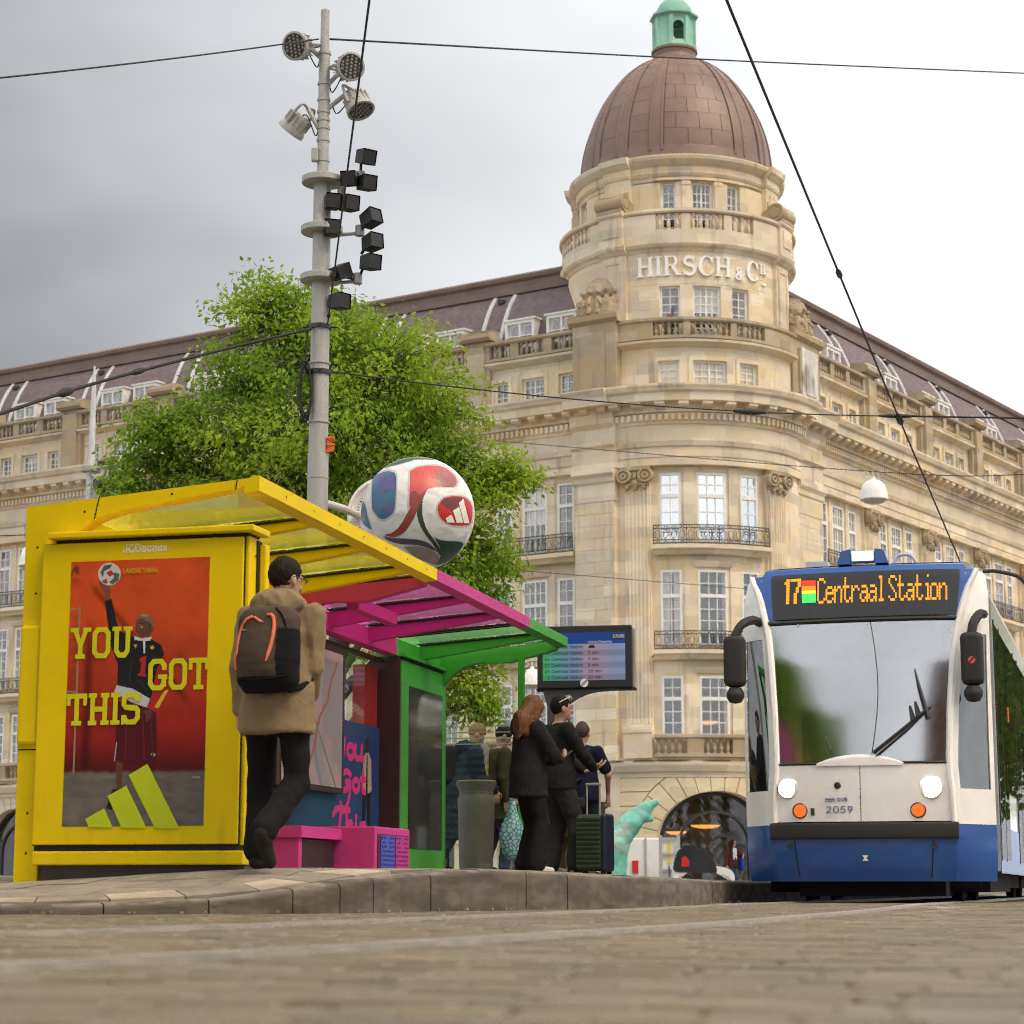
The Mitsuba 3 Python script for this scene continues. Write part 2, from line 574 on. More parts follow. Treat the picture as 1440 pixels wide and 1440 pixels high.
def pendant(st, s, o, z, r, lab):
    p = st.w(np.array([[s, o, z]]))[0]
    b = MB()
    b.lathe([(.02, -.10), (r * .5, -.085), (r * .85, -.03), (r, .03), (r * .97, .035), (.02, .02)], 18, p)
    k = thing('pendant_lamp', lab, 'lamp', 'bowl lamps glowing inside the corner building')
    put('bowl', b.get(), 'mat_pendant', k, True, emitter=PENDANT)
    c = MB()
    for a in range(3):
        c.cyl(p + [r * .9 * math.cos(a * 2.1), r * .9 * math.sin(a * 2.1), .03], p + [0, 0, .9], .008, sides=4)
    put('chain', c.get(), 'mat_iron', k)


BALUSTER = [(.0, 0), (.085, 0), (.085, .05), (.05, .08), (.075, .16), (.085, .22), (.05, .36), (.04, .42), (.06, .47), (.085, .5), (.085, .56), (0, .56)]


def balustrade(st, s0, s1, z0, o, posts=(), h=.56, rail=.17, solid=()):
    """Base, balusters with solid posts and a rail; one part."""
    b = MB(fn=st)
    fbox(b, st, s0, s1, o - .18, o + .18, z0 - .12, z0)
    fprof(b, st, s0, s1, [(o - .19, z0 + h), (o + .16, z0 + h), (o + .22, z0 + h + .06), (o + .22, z0 + h + rail), (o - .19, z0 + h + rail)])
    blocks = sorted(list(posts) + list(solid))
    for (p, q) in blocks:
        fbox(b, st, p, q, o - .14, o + .14, z0, z0 + h)
    n = max(1, int((s1 - s0) / .255))
    pr = np.array(BALUSTER) * [1, h / .56]
    for i in range(n):
        s = s0 + (i + .5) * (s1 - s0) / n
        if any(p - .08 < s < q + .08 for p, q in blocks):
            continue
        b.lathe(pr, 8, (s, o, z0))
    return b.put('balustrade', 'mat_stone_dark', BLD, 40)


def railing(st, s0, s1, z0, z1, o):
    b = MB(fn=st)
    for z in (z0 + .03, z0 + .16, z1 - .13, z1):
        fbox(b, st, s0, s1, o - .015, o + .015, z - .016, z + .016)
    n = max(3, int((s1 - s0) / .30))
    for i in range(n + 1):
        s = s0 + (s1 - s0) * i / n
        w = .03 if i % 4 == 0 or i == n else .014
        b.box((s, o, (z0 + z1) / 2), (w, w, z1 - z0))
        if i < n:
            c = s + (s1 - s0) / n / 2
            zz = (z0 + z1) / 2
            t = np.linspace(0, 2 * PI, 9)
            b.tube(np.stack([c + .10 * np.cos(t), np.full(9, o), zz + .17 * np.sin(t)], 1), .013, 4, caps=False)
            b.tube([(c - .13, o, z0 + .03), (c + .13, o, z0 + .16)], .009, 4)
            b.tube([(c + .13, o, z0 + .03), (c - .13, o, z0 + .16)], .009, 4)
            b.tube([(c - .13, o, z1 - .13), (c + .13, o, z1)], .009, 4)
            b.tube([(c + .13, o, z1 - .13), (c - .13, o, z1)], .009, 4)
    b.put('balcony_railing', 'mat_iron', BLD)


def balcony(st, s0, s1, z0, z1, o, top):
    fprof(trim[st], st, s0, s1, [(-.5, z0), (o - .22, z0), (o - .12, z0 + .12), (o, z0 + .2), (o, z1), (-.5, z1)])
    railing(st, s0 + .05, s1 - .05, z1 + .02, top, o - .08)


def fluted(st, s0, s1, z0, z1, o0, o1, n=6):
    w = s1 - s0
    pts = [(s0, o0), (s0, o1)]
    p = w / n
    for i in range(n):
        c = s0 + (i + .5) * p
        for a in np.linspace(180, 0, 7):
            pts.append((c + .36 * p * math.cos(math.radians(a)), o1 - .055 * math.sin(math.radians(a))))
    pts += [(s1, o1), (s1, o0)]
    m = trimesh.creation.extrude_polygon(Polygon(pts), z1 - z0, engine='earcut')
    v = np.array(m.vertices)
    v[:, 2] += z0
    b = MB(fn=st)
    b.add(v, m.faces)
    fprof(b, st, s0 - .1, s1 + .1, [(o0, z0 - 1.28), (o1 + .12, z0 - 1.28), (o1 + .12, z0 - .35), (o1 + .16, z0 - .3), (o1 + .16, z0 - .15), (o1 + .05, z0), (o0, z0)])
    b.put('pilaster', 'mat_stone', BLD, 35)
    c = MB(fn=st)
    fbox(c, st, s0 - .10, s1 + .10, o0, o1 + .16, z1 + .62, z1 + .78)
    fbox(c, st, s0 - .02, s1 + .02, o0, o1 + .07, z1, z1 + .62)
    fbox(c, st, s0 - .05, s1 + .05, o0, o1 + .13, z1 + .02, z1 + .09)
    Rv = np.array([[1, 0, 0], [0, 0, 1.], [0, -1, 0]])
    for x in (s0 + .03, s1 - .03):
        c.lathe([(0, 0), (.27, 0), (.30, .03), (.30, .26), (.27, .30), (.22, .30), (.20, .23), (.15, .23), (.13, .30), (.06, .30), (.05, .25), (0, .25)], 18, (x, o1 - .06, z1 + .40), R=Rv)
    for x in np.linspace(s0 + .28, s1 - .28, 3):
        c.add(*round_box((.14, .16, .2), .06), None) if False else c.box((x, o1 + .08, z1 + .42), (.13, .16, .2))
    c.lathe([(0, .06), (.12, .0), (.16, -.12), (.06, -.36), (0, -.42)], 8, ((s0 + s1) / 2, o1 + .06, z1 + .22))
    for x in (s0 + .12, s1 - .12):
        c.lathe([(0, .04), (.07, .0), (.08, -.14), (0, -.26)], 8, (x, o1 + .08, z1 + .06))
    c.put('capital', 'mat_stone_dark', BLD, 35)


def courses(st, s0, s1, z0, z1, o0, o1, h=.47, w=1.0, mat='mat_stone', name='stone', gap=.010):
    """Ashlar: every block an entry of its own under the wall."""
    z, k = z0, 0
    nrow = max(1, round((z1 - z0) / h))
    hh = (z1 - z0) / nrow
    for r in range(nrow):
        n = max(1, round((s1 - s0) / w))
        cuts = list(np.linspace(s0, s1, n + 1))
        if r % 2 and n > 1:
            cuts = [s0] + [(cuts[i] + cuts[i + 1]) / 2 for i in range(n)] + [s1]
        for a, b in zip(cuts[:-1], cuts[1:]):
            if stones_n[0] >= 290:
                mb = plain[st]
                fbox(mb, st, a + gap / 2, b - gap / 2, o0, o1 + .006 * RNG.random(), z + gap / 2, z + hh - gap / 2)
            else:
                mb = MB(fn=st)
                fbox(mb, st, a + gap / 2, b - gap / 2, o0, o1 + .008 * RNG.random(), z + gap / 2, z + hh - gap / 2)
                mb.put(name, mat, BLD + '__wall')
                stones_n[0] += 1
        z += hh


def entablature(st, s0, s1, o=0.):
    t = trim[st]
    fprof(t, st, s0, s1, [(-.8, 16.5), (o + .12, 16.5), (o + .12, 16.8), (o + .16, 16.82), (o + .16, 17.2), (o + .24, 17.24), (o + .30, 17.42), (o + .14, 17.46), (-.8, 17.46)])
    fprof(plain[st], st, s0, s1, [(-.8, 17.46), (o + .13, 17.46), (o + .13, 18.12), (-.8, 18.12)])
    fprof(t, st, s0, s1, [(-.8, 18.12), (o + .2, 18.12), (o + .24, 18.22), (o + .26, 18.24), (o + .26, 18.52), (o + .40, 18.56), (o + .42, 18.62), (o + .42, 18.92), (o + .88, 18.92), (o + .90, 19.22), (o + 1.02, 19.30), (o + 1.10, 19.48), (o + 1.10, 19.56), (-.8, 19.62)])
    n = int((s1 - s0) / .235)
    dm = MB(fn=st)
    for i in range(n):
        s = s0 + (i + .5) * (s1 - s0) / n
        dm.box((s, o + .32, 18.38), (.13, .14, .25))
    dm.put('dentil_row', 'mat_stone', BLD)
    tag(list(scene)[-1], kind='stuff')
    n = max(1, round((s1 - s0) / .80))
    dm = MB(fn=st)
    for i in range(n):
        s = s0 + (i + .5) * (s1 - s0) / n
        P = [(o + .42, 18.66), (o + .74, 18.72), (o + .83, 18.80), (o + .83, 18.92), (o + .42, 18.92)]
        fprof(dm, st, s - .17, s + .17, P)
    dm.put('bracket_row', 'mat_stone', BLD)
    tag(list(scene)[-1], kind='stuff')


M('plaque', vary((.62, .60, .56), .5, 2.5, tint=(.22, .19, .15), zs=1.2), .85)
WINS = [(-1.48, .78), (0., 1.16), (1.48, .78)]


def storeys(st, sc, s0, s1, ws, z_att=True, tower=False):
    """Three floors of windows between two pilasters, windows at sc + offset."""
    cuts = [s0] + [x for dx, w in ws for x in (sc + dx - w / 2, sc + dx + w / 2)] + [s1]
    W = wall[st]
    for i in range(0, len(cuts), 2):
        fbox(W, st, cuts[i], cuts[i + 1], -.75, -.20, 5.05, 16.5)
        if 0 < i < len(cuts) - 2:
            fbox(trim[st], st, cuts[i] + .12, cuts[i + 1] - .12, -.2, -.13, 5.9, 8.55)
            fbox(trim[st], st, cuts[i] + .12, cuts[i + 1] - .12, -.2, -.13, 9.25, 12.7)
            fbox(trim[st], st, cuts[i] + .12, cuts[i + 1] - .12, -.2, -.13, 13.35, 16.45)
    for k, (dx, w) in enumerate(ws):
        x = sc + dx
        for (p, q) in ((5.05, 5.92), (8.22, 9.4), (12.36, 13.45), (16.22, 16.5)):
            fbox(W, st, x - w / 2, x + w / 2, -.75, -.22, p, q)
        cols = 4 if w > 1 else 2
        rr = RNG.random
        add_window(st, x, w, 5.92, 8.22, cols if not tower else (3 if w > 1 else 2), (3, 2), transom=7.35, curtain=.25 * (rr() < .3), lamp='glowing orange bowl lamp behind the middle first-floor window of the round corner' if tower and w > 1 else False)
        add_window(st, x, w, 9.4, 12.36, cols if not tower else (3 if w > 1 else 2), (4, 2), transom=11.35, curtain=.8 * (rr() < .45), bright=False)
        add_window(st, x, w, 13.45, 16.22, cols if not tower else (3 if w > 1 else 2), (3, 2), transom=15.3, bright=tower, curtain=.7 * (rr() < .35))
        if w > 1:
            for z in (8.22, 12.36):
                fprof(trim[st], st, x - w / 2 - .2, x + w / 2 + .2, [(-.2, z + .12), (-.1, z + .12), (-.02, z + .26), (.02, z + .34), (-.2, z + .36)])
    zs0, zs1 = cuts[1] - .22, cuts[-2] + .22
    fprof(trim[st], st, s0, s1, [(-.5, 8.85), (-.06, 8.85), (.0, 8.95), (-.5, 9.2)])
    balcony(st, zs0, zs1, 8.86, 9.2, .34, 9.93)
    balcony(st, zs0, zs1, 12.96, 13.32, .34, 14.08)
    balustrade(st, zs0, zs1, 5.22, .12, solid=[(sc + (ws[i][0] + ws[i + 1][0]) / 2 - .3, sc + (ws[i][0] + ws[i + 1][0]) / 2 + .3) for i in range(len(ws) - 1)])


def attic(st, sc, s0, s1, ws, z_sill=19.75, z_head=20.74):
    cuts = [s0] + [x for dx, w in ws for x in (sc + dx - w / 2, sc + dx + w / 2)] + [s1]
    W = wall[st]
    for i in range(0, len(cuts), 2):
        fbox(W, st, cuts[i], cuts[i + 1], -.6, -.12, 19.5, 21.3)
    for dx, w in ws:
        x = sc + dx
        fbox(W, st, x - w / 2, x + w / 2, -.6, -.14, 19.5, z_sill)
        fbox(W, st, x - w / 2, x + w / 2, -.6, -.14, z_head, 21.3)
        add_window(st, x, w, z_sill, z_head, 4 if w > 1 else 2, (3,), o=-.32, curtain=.5 * (RNG.random() < .5))
        for (a, b, c, d) in ((x - w / 2 - .16, x - w / 2, z_sill, z_head), (x + w / 2, x + w / 2 + .16, z_sill, z_head), (x - w / 2 - .16, x + w / 2 + .16, z_head, z_head + .16)):
            fbox(trim[st], st, a, b, -.14, -.05, c, d)
    fprof(trim[st], st, s0, s1, [(-.6, 21.3), (-.06, 21.3), (.06, 21.36), (.22, 21.44), (.24, 21.54), (-.6, 21.58)])


def ground_floor(st, sc, hw, s0, s1, parts=True):
    """Rusticated arcade: an arch with voussoirs, courses beside it."""
    t = np.linspace(0, PI, 33)
    def ell(a, b, z):
        return Polygon([(sc + a * math.cos(x), z + b * math.sin(x)) for x in t] + [(sc - a, -.1), (sc + a, -.1)])
    hole = ell(hw, 1.9, 1.9)
    outer = ell(hw + 1.0, 3.0, 1.9)
    area = sbox(s0, 0, s1, 4.34)
    fpoly(plain[st], st, area.difference(hole), -.55, -.06)
    pieces = []
    nv = 15
    for k in range(nv):
        a0, a1 = PI * k / nv, PI * (k + 1) / nv
        wdg = Polygon([(sc + (hw - .3) * math.cos(a0), 1.9 + 1.6 * math.sin(a0)), (sc + 9 * math.cos(a0), 1.9 + 9 * math.sin(a0)), (sc + 9 * math.cos(a1), 1.9 + 9 * math.sin(a1)), (sc + (hw - .3) * math.cos(a1), 1.9 + 1.6 * math.sin(a1))])
        pieces.append(wdg.intersection(outer).difference(hole).intersection(area))
    rest = area.difference(outer)
    zc = np.linspace(0, 4.34, 9)
    for a, b in zip(zc[:-1], zc[1:]):
        for g in [sbox(s0, a, sc, b), sbox(sc, a, s1, b)]:
            pieces.append(g.intersection(rest))
    for pg in pieces:
        pg = pg.buffer(-.018, join_style=2)
        if pg.is_empty:
            continue
        if parts and stones_n[0] < 290:
            mb = MB(fn=st)
            fpoly(mb, st, pg, -.08, .03 + .01 * RNG.random())
            if mb.v:
                mb.put('stone', 'mat_stone_ground', BLD + '__wall')
                stones_n[0] += 1
        else:
            fpoly(trim[st], st, pg, -.08, .03)
    # glazed arch
    g = MB(fn=st)
    ring = hole.difference(ell(hw - .14, 1.78, 1.88))
    fpoly(g, st, ring, -.5, -.38)
    inner = ell(hw * .68, 1.35, 1.75)
    fpoly(g, st, inner.difference(ell(hw * .68 - .1, 1.26, 1.74)), -.49, -.36)
    fbox(g, st, sc - hw, sc - hw * .68, -.48, -.38, 2.3, 2.4)
    fbox(g, st, sc + hw * .68, sc + hw, -.48, -.38, 2.3, 2.4)
    k = g.put('arched_window', 'mat_iron', BLD)
    p = MB(fn=st)
    fpoly(p, st, hole.buffer(-.06), -.45, -.444)
    v, f = p.get()
    n = len(f)
    put('pane', (v, f), 'mat_shop_glass', k)
    r = room[st]
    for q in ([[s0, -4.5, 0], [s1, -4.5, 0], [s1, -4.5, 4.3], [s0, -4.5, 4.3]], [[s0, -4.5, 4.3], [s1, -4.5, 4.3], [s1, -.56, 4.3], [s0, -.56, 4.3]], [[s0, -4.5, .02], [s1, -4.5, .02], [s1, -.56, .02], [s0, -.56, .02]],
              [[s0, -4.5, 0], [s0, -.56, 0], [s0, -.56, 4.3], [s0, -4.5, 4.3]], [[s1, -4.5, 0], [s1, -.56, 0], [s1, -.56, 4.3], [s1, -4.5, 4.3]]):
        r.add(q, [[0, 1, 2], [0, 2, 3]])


def ledge(st, s0, s1):
    fprof(trim[st], st, s0, s1, [(-.7, 4.34), (.06, 4.34), (.08, 4.5), (.2, 4.56), (.3, 4.78), (.32, 4.9), (.12, 5.0), (.12, 5.1), (-.7, 5.1)])


# ---- the wings
LB = [(4.1, 1.9, 6.3)] + [(9.65 + 5.8 * i, 7.2 + 5.8 * i, 12.1 + 5.8 * i) for i in range(6)]
RB = [(6.05, 3.4, 8.65)] + [(12.35 + 6.5 * i, 9.55 + 6.5 * i, 15.15 + 6.5 * i) for i in range(5)]
scene_wall_key = BLD + '__wall'
for st, bays, pier, end in ((SL, LB, (.1, 1.9), 42.), (SR, RB, (1.0, 3.4), 44.)):
    for i, (sc, a, b) in enumerate(bays):
        storeys(st, sc, a, b, WINS)
        attic(st, sc, a, b, [(-1.58, .72), (0, 1.08), (1.58, .72)])
        ground_floor(st, sc, 1.75, a - .45, b + .45, parts=(st is SL and i < 2))
        c = b + .45
        fluted(st, c - .45, c + .45, 6.35, 15.7, -.3, .12)
        for q in (-1, 1):
            fbox(wall[st], st, c + q * .45 - .12, c + q * .45 + .12, -.75, -.05, 5.05, 16.5)
        # attic pedestal with its cap
        pd = MB(fn=st)
        fbox(pd, st, c - .62, c + .62, -.5, .12, 19.6, 22.55)
        fbox(pd, st, c - .42, c + .42, .12, .30, 19.62, 22.3)
        fprof(pd, st, c - .78, c + .78, [(-.5, 22.55), (.30, 22.55), (.42, 22.66), (.42, 22.82), (.2, 23.0), (-.4, 23.0)])
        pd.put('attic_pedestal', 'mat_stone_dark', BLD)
        balustrade(st, a - .02, b + .02, 21.72, -.02, posts=[(sc - 1.0, sc - .62), (sc + .62, sc + 1.0)])
    s1 = bays[-1][2] + .9
    entablature(st, .0, s1)
    ledge(st, .0, s1)
    p0, p1 = pier
    courses(st, p0, p1, 5.6, 15.2, -.4, .30, w=1.1)
    fbox(plain[st], st, p0 + .02, p1 - .02, -.75, .26, 4.9, 16.4)
    fprof(trim[st], st, p0 - .06, p1 + .06, [(-.4, 5.0), (.42, 5.0), (.42, 5.3), (.36, 5.4), (.30, 5.6), (-.4, 5.6)])
    fprof(trim[st], st, p0 - .05, p1 + .05, [(-.4, 15.2), (.33, 15.2), (.33, 15.9), (.40, 15.98), (.42, 16.15), (.54, 16.3), (.54, 16.5), (-.4, 16.5)])
    fprof(trim[st], st, p0 - .1, p1 + .1, [(-.4, 16.5), (.36, 16.5), (.36, 17.3), (.5, 17.42), (.34, 17.46), (.34, 18.12), (.5, 18.3), (.6, 18.9), (1.06, 18.92), (1.1, 19.24), (1.26, 19.5), (1.26, 19.565), (-.4, 19.6)])
    fpoly(plain[st], st, sbox(p0, 0, p1, 4.34), -.6, .05)
    # attic block that carries the sculpture
    ab = MB(fn=st)
    fbox(ab, st, p0 - .15, p1 + .05, -.9, .34, 19.6, 22.45)
    fbox(ab, st, p0 + .35, p1 - .35, .34, .44, 19.8, 22.1)
    fprof(ab, st, p0 - .3, p1 + .2, [(-.9, 22.45), (.36, 22.45), (.52, 22.58), (.54, 22.76), (.40, 22.9), (-.9, 22.9)])
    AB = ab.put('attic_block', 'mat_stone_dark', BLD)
    if st is SR:
        pq = MB(fn=st)
        fbox(pq, st, p0 + .45, p1 - .45, .44, .49, 19.95, 22.15)
        fbox(pq, st, p0 + .75, p1 - .75, .49, .53, 20.2, 21.9)
        pq.put('plaque', 'mat_plaque', AB)

# ---- the round corner
e0, e1 = SC.deg(-43), SC.deg(54)
TW = [(SC.deg(-19.5), .86), (0., 1.22), (SC.deg(19.5), .86)]
storeys(SC, 0., SC.deg(-29), SC.deg(29), TW, tower=True)
attic(SC, 0., e0, e1, [(SC.deg(-19.2), .86), (0, 1.42), (SC.deg(20), .9)])
ground_floor(SC, 0., 2.35, SC.deg(-48), SC.deg(60))
entablature(SC, SC.deg(-46), SC.deg(58))
ledge(SC, SC.deg(-47), SC.deg(60))
for a in (-34.5, 34.5):
    fluted(SC, SC.deg(a) - .46, SC.deg(a) + .46, 6.35, 15.7, -.3, .12)
for a, b in ((-46, -39), (-31, -28.5), (28.5, 31), (39, 60)):
    fbox(wall[SC], SC, SC.deg(a), SC.deg(b), -.8, -.02, 5.05, 16.5)
balustrade(SC, SC.deg(-44), SC.deg(54), 21.72, -.02, posts=[(SC.deg(-12.2), SC.deg(-9.2)), (SC.deg(9.5), SC.deg(12.5))], solid=[(SC.deg(-44), SC.deg(-26)), (SC.deg(28), SC.deg(54))])

pendant(SC, .15, -2.2, 2.55, .60, 'large glowing orange bowl lamp inside the big corner arch')
pendant(SC, -1.85, -2.0, 2.3, .42, 'smaller glowing orange bowl lamp at the left end of the big corner arch')

# ---- tower storey with the lettering
def ring_wall(st, a0, a1, z0, z1, openings, o0=-.7, o1=0., mb=None):
    """Wall of a drum between two angles with openings (angle, width, z0, z1)."""
    pg = sbox(st.deg(a0), z0, st.deg(a1), z1)
    for (a, w, p, q) in openings:
        pg = pg.difference(sbox(st.deg(a) - w / 2, p, st.deg(a) + w / 2, q))
    fpoly(mb or wall[st], st, pg, o0, o1)


TWO = [(-18.5, .84, 21.75, 23.88), (0., 1.16, 21.75, 23.88), (18.3, .8, 21.75, 23.88)]
ring_wall(ST, -150, 150, 19.6, 25.4, TWO)
for a, w, p, q in TWO:
    add_window(ST, ST.deg(a), w, p, q, 4 if w > 1 else 2, (6,), o=-.24, curtain=.6 * (RNG.random() < .6))
for z0_, z1_ in ((23.95, 24.55), (24.55, 25.1)):
    pass
# ashlar beside and above the tower windows
for a, b, p, q in ((-38.5, -24.5, 22.0, 23.9), (24.5, 38.5, 22.0, 23.9), (-38.5, 38.5, 23.95, 25.3)):
    courses(ST, ST.deg(a), ST.deg(b), p, q, -.1, .012, h=.46, w=.95)
for a in (-47, 49, -108, 112):
    fbox(trim[ST], ST, ST.deg(a - 7), ST.deg(a + 7), -.3, .16, 20.5, 25.4)
    for q, w_ in ((-4.6, 1.2), (4.6, 1.2)):
        fbox(trim[ST], ST, ST.deg(a + q - w_ / 2), ST.deg(a + q + w_ / 2), .16, .2, 22.5, 24.95)
    fbox(trim[ST], ST, ST.deg(a - 5.2), ST.deg(a + 5.2), .16, .2, 24.95, 25.2)
fprof(trim[ST], ST, ST.deg(-150), ST.deg(150), [(-.6, 25.3), (.05, 25.3), (.1, 25.4), (.26, 25.46), (.32, 25.56), (.32, 25.64), (-.6, 25.7)])
for a in (-47, 49):
    fprof(trim[ST], ST, ST.deg(a - 7.6), ST.deg(a + 7.6), [(.0, 25.29), (.22, 25.29), (.42, 25.46), (.47, 25.57), (.47, 25.66), (.0, 25.7)])
# parapet
PO = [(-18.5, 1.0), (0., 1.35), (18.5, 1.0)]
pg = sbox(ST.deg(-150), 25.66, ST.deg(150), 26.86)
for a, w in PO + [(-68, 1.1), (-84, 1.3), (68, 1.1), (84, 1.3), (-100, 1.1)]:
    pg = pg.difference(sbox(ST.deg(a) - w / 2, 26.16, ST.deg(a) + w / 2, 26.80))
fpoly(plain[ST], ST, pg, .02, .24)
bl = MB(fn=ST)
for a, w in PO + [(-68, 1.1), (-84, 1.3), (68, 1.1), (84, 1.3), (-100, 1.1)]:
    n = max(3, int(w / .27))
    for i in range(n):
        bl.lathe(np.array(BALUSTER) * [1, .64 / .56], 8, (ST.deg(a) - w / 2 + (i + .5) * w / n, .13, 26.16))
bl.put('balustrade', 'mat_stone', BLD, 40)
fprof(trim[ST], ST, ST.deg(-150), ST.deg(150), [(-.04, 26.84), (.28, 26.84), (.34, 26.9), (.34, 27.0), (-.04, 27.02)])
for a in (-47, 49):
    fbox(trim[ST], ST, ST.deg(a - 6.5), ST.deg(a + 6.5), .2, .38, 25.68, 26.88)
    fbox(trim[ST], ST, ST.deg(a - 4.2), ST.deg(a + 4.2), .38, .42, 26.0, 26.7)
    fprof(trim[ST], ST, ST.deg(a - 7), ST.deg(a + 7), [(.0, 26.85), (.42, 26.85), (.48, 26.93), (.48, 27.06), (.0, 27.08)])

# ---- drum
DRO = [(-19.2, .62, 25.7, 28.36), (0., .92, 25.7, 28.36), (19.2, .62, 25.7, 28.36), (-82, .7, 26.2, 28.36), (-95, .7, 26.2, 28.36), (84, .7, 26.2, 28.36)]
ring_wall(SD, -150, 150, 25.6, 28.6, DRO)
for a, w, p, q in DRO:
    add_window(SD, SD.deg(a), w, p, q, 4 if w > .9 else 2, (7,), o=-.28)
for a in (-9.2, 9.2):
    fbox(trim[SD], SD, SD.deg(a - 2.2), SD.deg(a + 2.2), 0, .06, 25.7, 28.5)
    fbox(trim[SD], SD, SD.deg(a - 2.6), SD.deg(a + 2.6), 0, .09, 28.22, 28.36)
fbox(trim[SD], SD, SD.deg(-26), SD.deg(26), 0, .10, 28.42, 28.52)
for a in (-48, 50, -110, 112):
    fbox(trim[SD], SD, SD.deg(a - 8), SD.deg(a + 8), -.2, .22, 25.7, 28.6)
    fbox(trim[SD], SD, SD.deg(a - 4.6), SD.deg(a + 4.6), .22, .27, 27.3, 28.3)
    fprof(trim[SD], SD, SD.deg(a - 8.4), SD.deg(a + 8.4), [(0, 28.6), (.26, 28.6), (.3, 28.72), (.26, 29.0), (.52, 29.2), (.58, 29.42), (0, 29.46)])
fprof(trim[SD], SD, SD.deg(-150), SD.deg(150), [(-.4, 28.6), (.04, 28.6), (.1, 28.7), (.06, 28.74), (.06, 29.0), (.2, 29.1), (.34, 29.24), (.38, 29.36), (.38, 29.42), (-.4, 29.6)])
for a in (-47, 49):     # scroll consoles on the parapet
    c = MB(fn=ST)
    R90 = np.array([[1, 0, 0], [0, 0, -1], [0, 1, 0.]])
    for (o, z, r) in ((.18, 27.45, .40), (-.22, 27.36, .27)):
        Rl = np.array([[0, 0, 1], [1, 0, 0], [0, 1, 0.]])
        c.lathe([(0, -.62), (r * .55, -.62), (r * .6, -.58), (r * .95, -.62), (r, -.52), (r * .9, -.2), (r * .84, 0), (r * .9, .2), (r, .52), (r * .95, .62), (r * .6, .58), (r * .55, .62), (0, .62)], 18, (ST.deg(a), o, z), R=Rl)
    fbox(c, ST, ST.deg(a) - .55, ST.deg(a) + .55, -.5, .5, 27.02, 27.16)
    fprof(c, ST, ST.deg(a) - .5, ST.deg(a) + .5, [(-.45, 27.1), (-.05, 27.1), (-.12, 27.7), (-.28, 28.2), (-.45, 28.5)])
    c.put('scroll_console', 'mat_stone_dark', BLD, 35)

# ---- dome, lantern
DP = spline([(4.02, 29.5), (4.0, 30.3), (3.86, 31.2), (3.56, 32.15), (3.02, 33.25), (2.32, 34.15), (1.55, 34.78), (1.08, 35.02)], 6)
SDm = Circ(1.0)
dome = MB()
an0 = np.linspace(0, 2 * PI, 97)
cx, cy = AXIS
dome.lathe([(r - .035, z) for r, z in DP], 96, (cx, cy, 0))
DOME = dome.put('dome', 'mat_dome_joint', BLD, True)
dl = np.concatenate([[0], np.cumsum(np.linalg.norm(np.diff(DP, axis=0), axis=1))])
rows = np.linspace(.5, dl[-1] - .05, 10)


def dome_patch(t0, t1, a0, a1, lift, n=4, m=4):
    t = np.linspace(t0, t1, n)
    r, z = np.interp(t, dl, DP[:, 0]), np.interp(t, dl, DP[:, 1])
    th = np.linspace(a0, a1, m)
    r = r + lift
    P = np.stack([cx + r[:, None] * np.cos(th), cy + r[:, None] * np.sin(th), np.broadcast_to(z[:, None], (n, m))], -1)
    return P


base_a = math.radians(-80)
RIBS = [-26, 26, 48, 70, 110, 132, 154, 206, 228, 250, 290, 312]
rows = np.linspace(.5, dl[-1] - .05, 9)
for k in range(12):
    a0 = base_a + math.radians(RIBS[k])
    a1 = base_a + math.radians(RIBS[(k + 1) % 12] + (360 if k == 11 else 0))
    mid = (a0 + a1) / 2
    front = math.sin(mid) < .3
    rib = MB()
    P = np.concatenate([dome_patch(.3, dl[-1], a0 + u, a0 + u, l, 24, 1) for u, l in ((-.075, -.03), (-.075, .07), (-.05, .075), (-.045, .03), (.045, .03), (.05, .075), (.075, .07), (.075, -.03))], 1)
    rib.sheet(P)
    rib.put('rib', 'mat_dome_copper', DOME, 40)
    joined = MB()
    lo_, hi_ = a0 + .08, a1 - .08
    for j in range(len(rows) - 1):
        nn = max(1, round((hi_ - lo_) / .235)) if j < 5 else max(1, round((hi_ - lo_) / .40))
        cuts = [lo_ + (hi_ - lo_) * q / nn for q in range(nn + 1)]
        if j % 2 and nn > 1:
            cuts = [lo_] + [(p + q) / 2 for p, q in zip(cuts[:-1], cuts[1:])] + [hi_]
        for p0, p1 in zip(cuts[:-1], cuts[1:]):
            P = dome_patch(rows[j] + .007, rows[j + 1] - .007, p0 + .0028, p1 - .0028, .0 + .014 * RNG.random())
            (MB().sheet(P).put('panel', 'mat_dome_copper', DOME, True) if front else joined.sheet(P))
    if not front:
        tag(joined.put('rear_panel', 'mat_dome_copper', DOME, True), kind='stuff')
b = MB()
b.lathe([(4.1, 29.42), (4.12, 29.5), (4.06, 29.62), (4.05, 29.95), (4.0, 30.05), (3.9, 30.0)], 64, (cx, cy, 0))
b.put('skirt', 'mat_dome_copper', DOME, 30)
b = MB()
b.lathe([(1.2, 34.9), (1.2, 35.0), (1.02, 35.08), (.90, 35.3), (.92, 35.46), (.99, 35.5), (.99, 35.6), (0, 35.64)], 40, (cx, cy, 0))
b.put('collar', 'mat_dome_copper', DOME, 30)
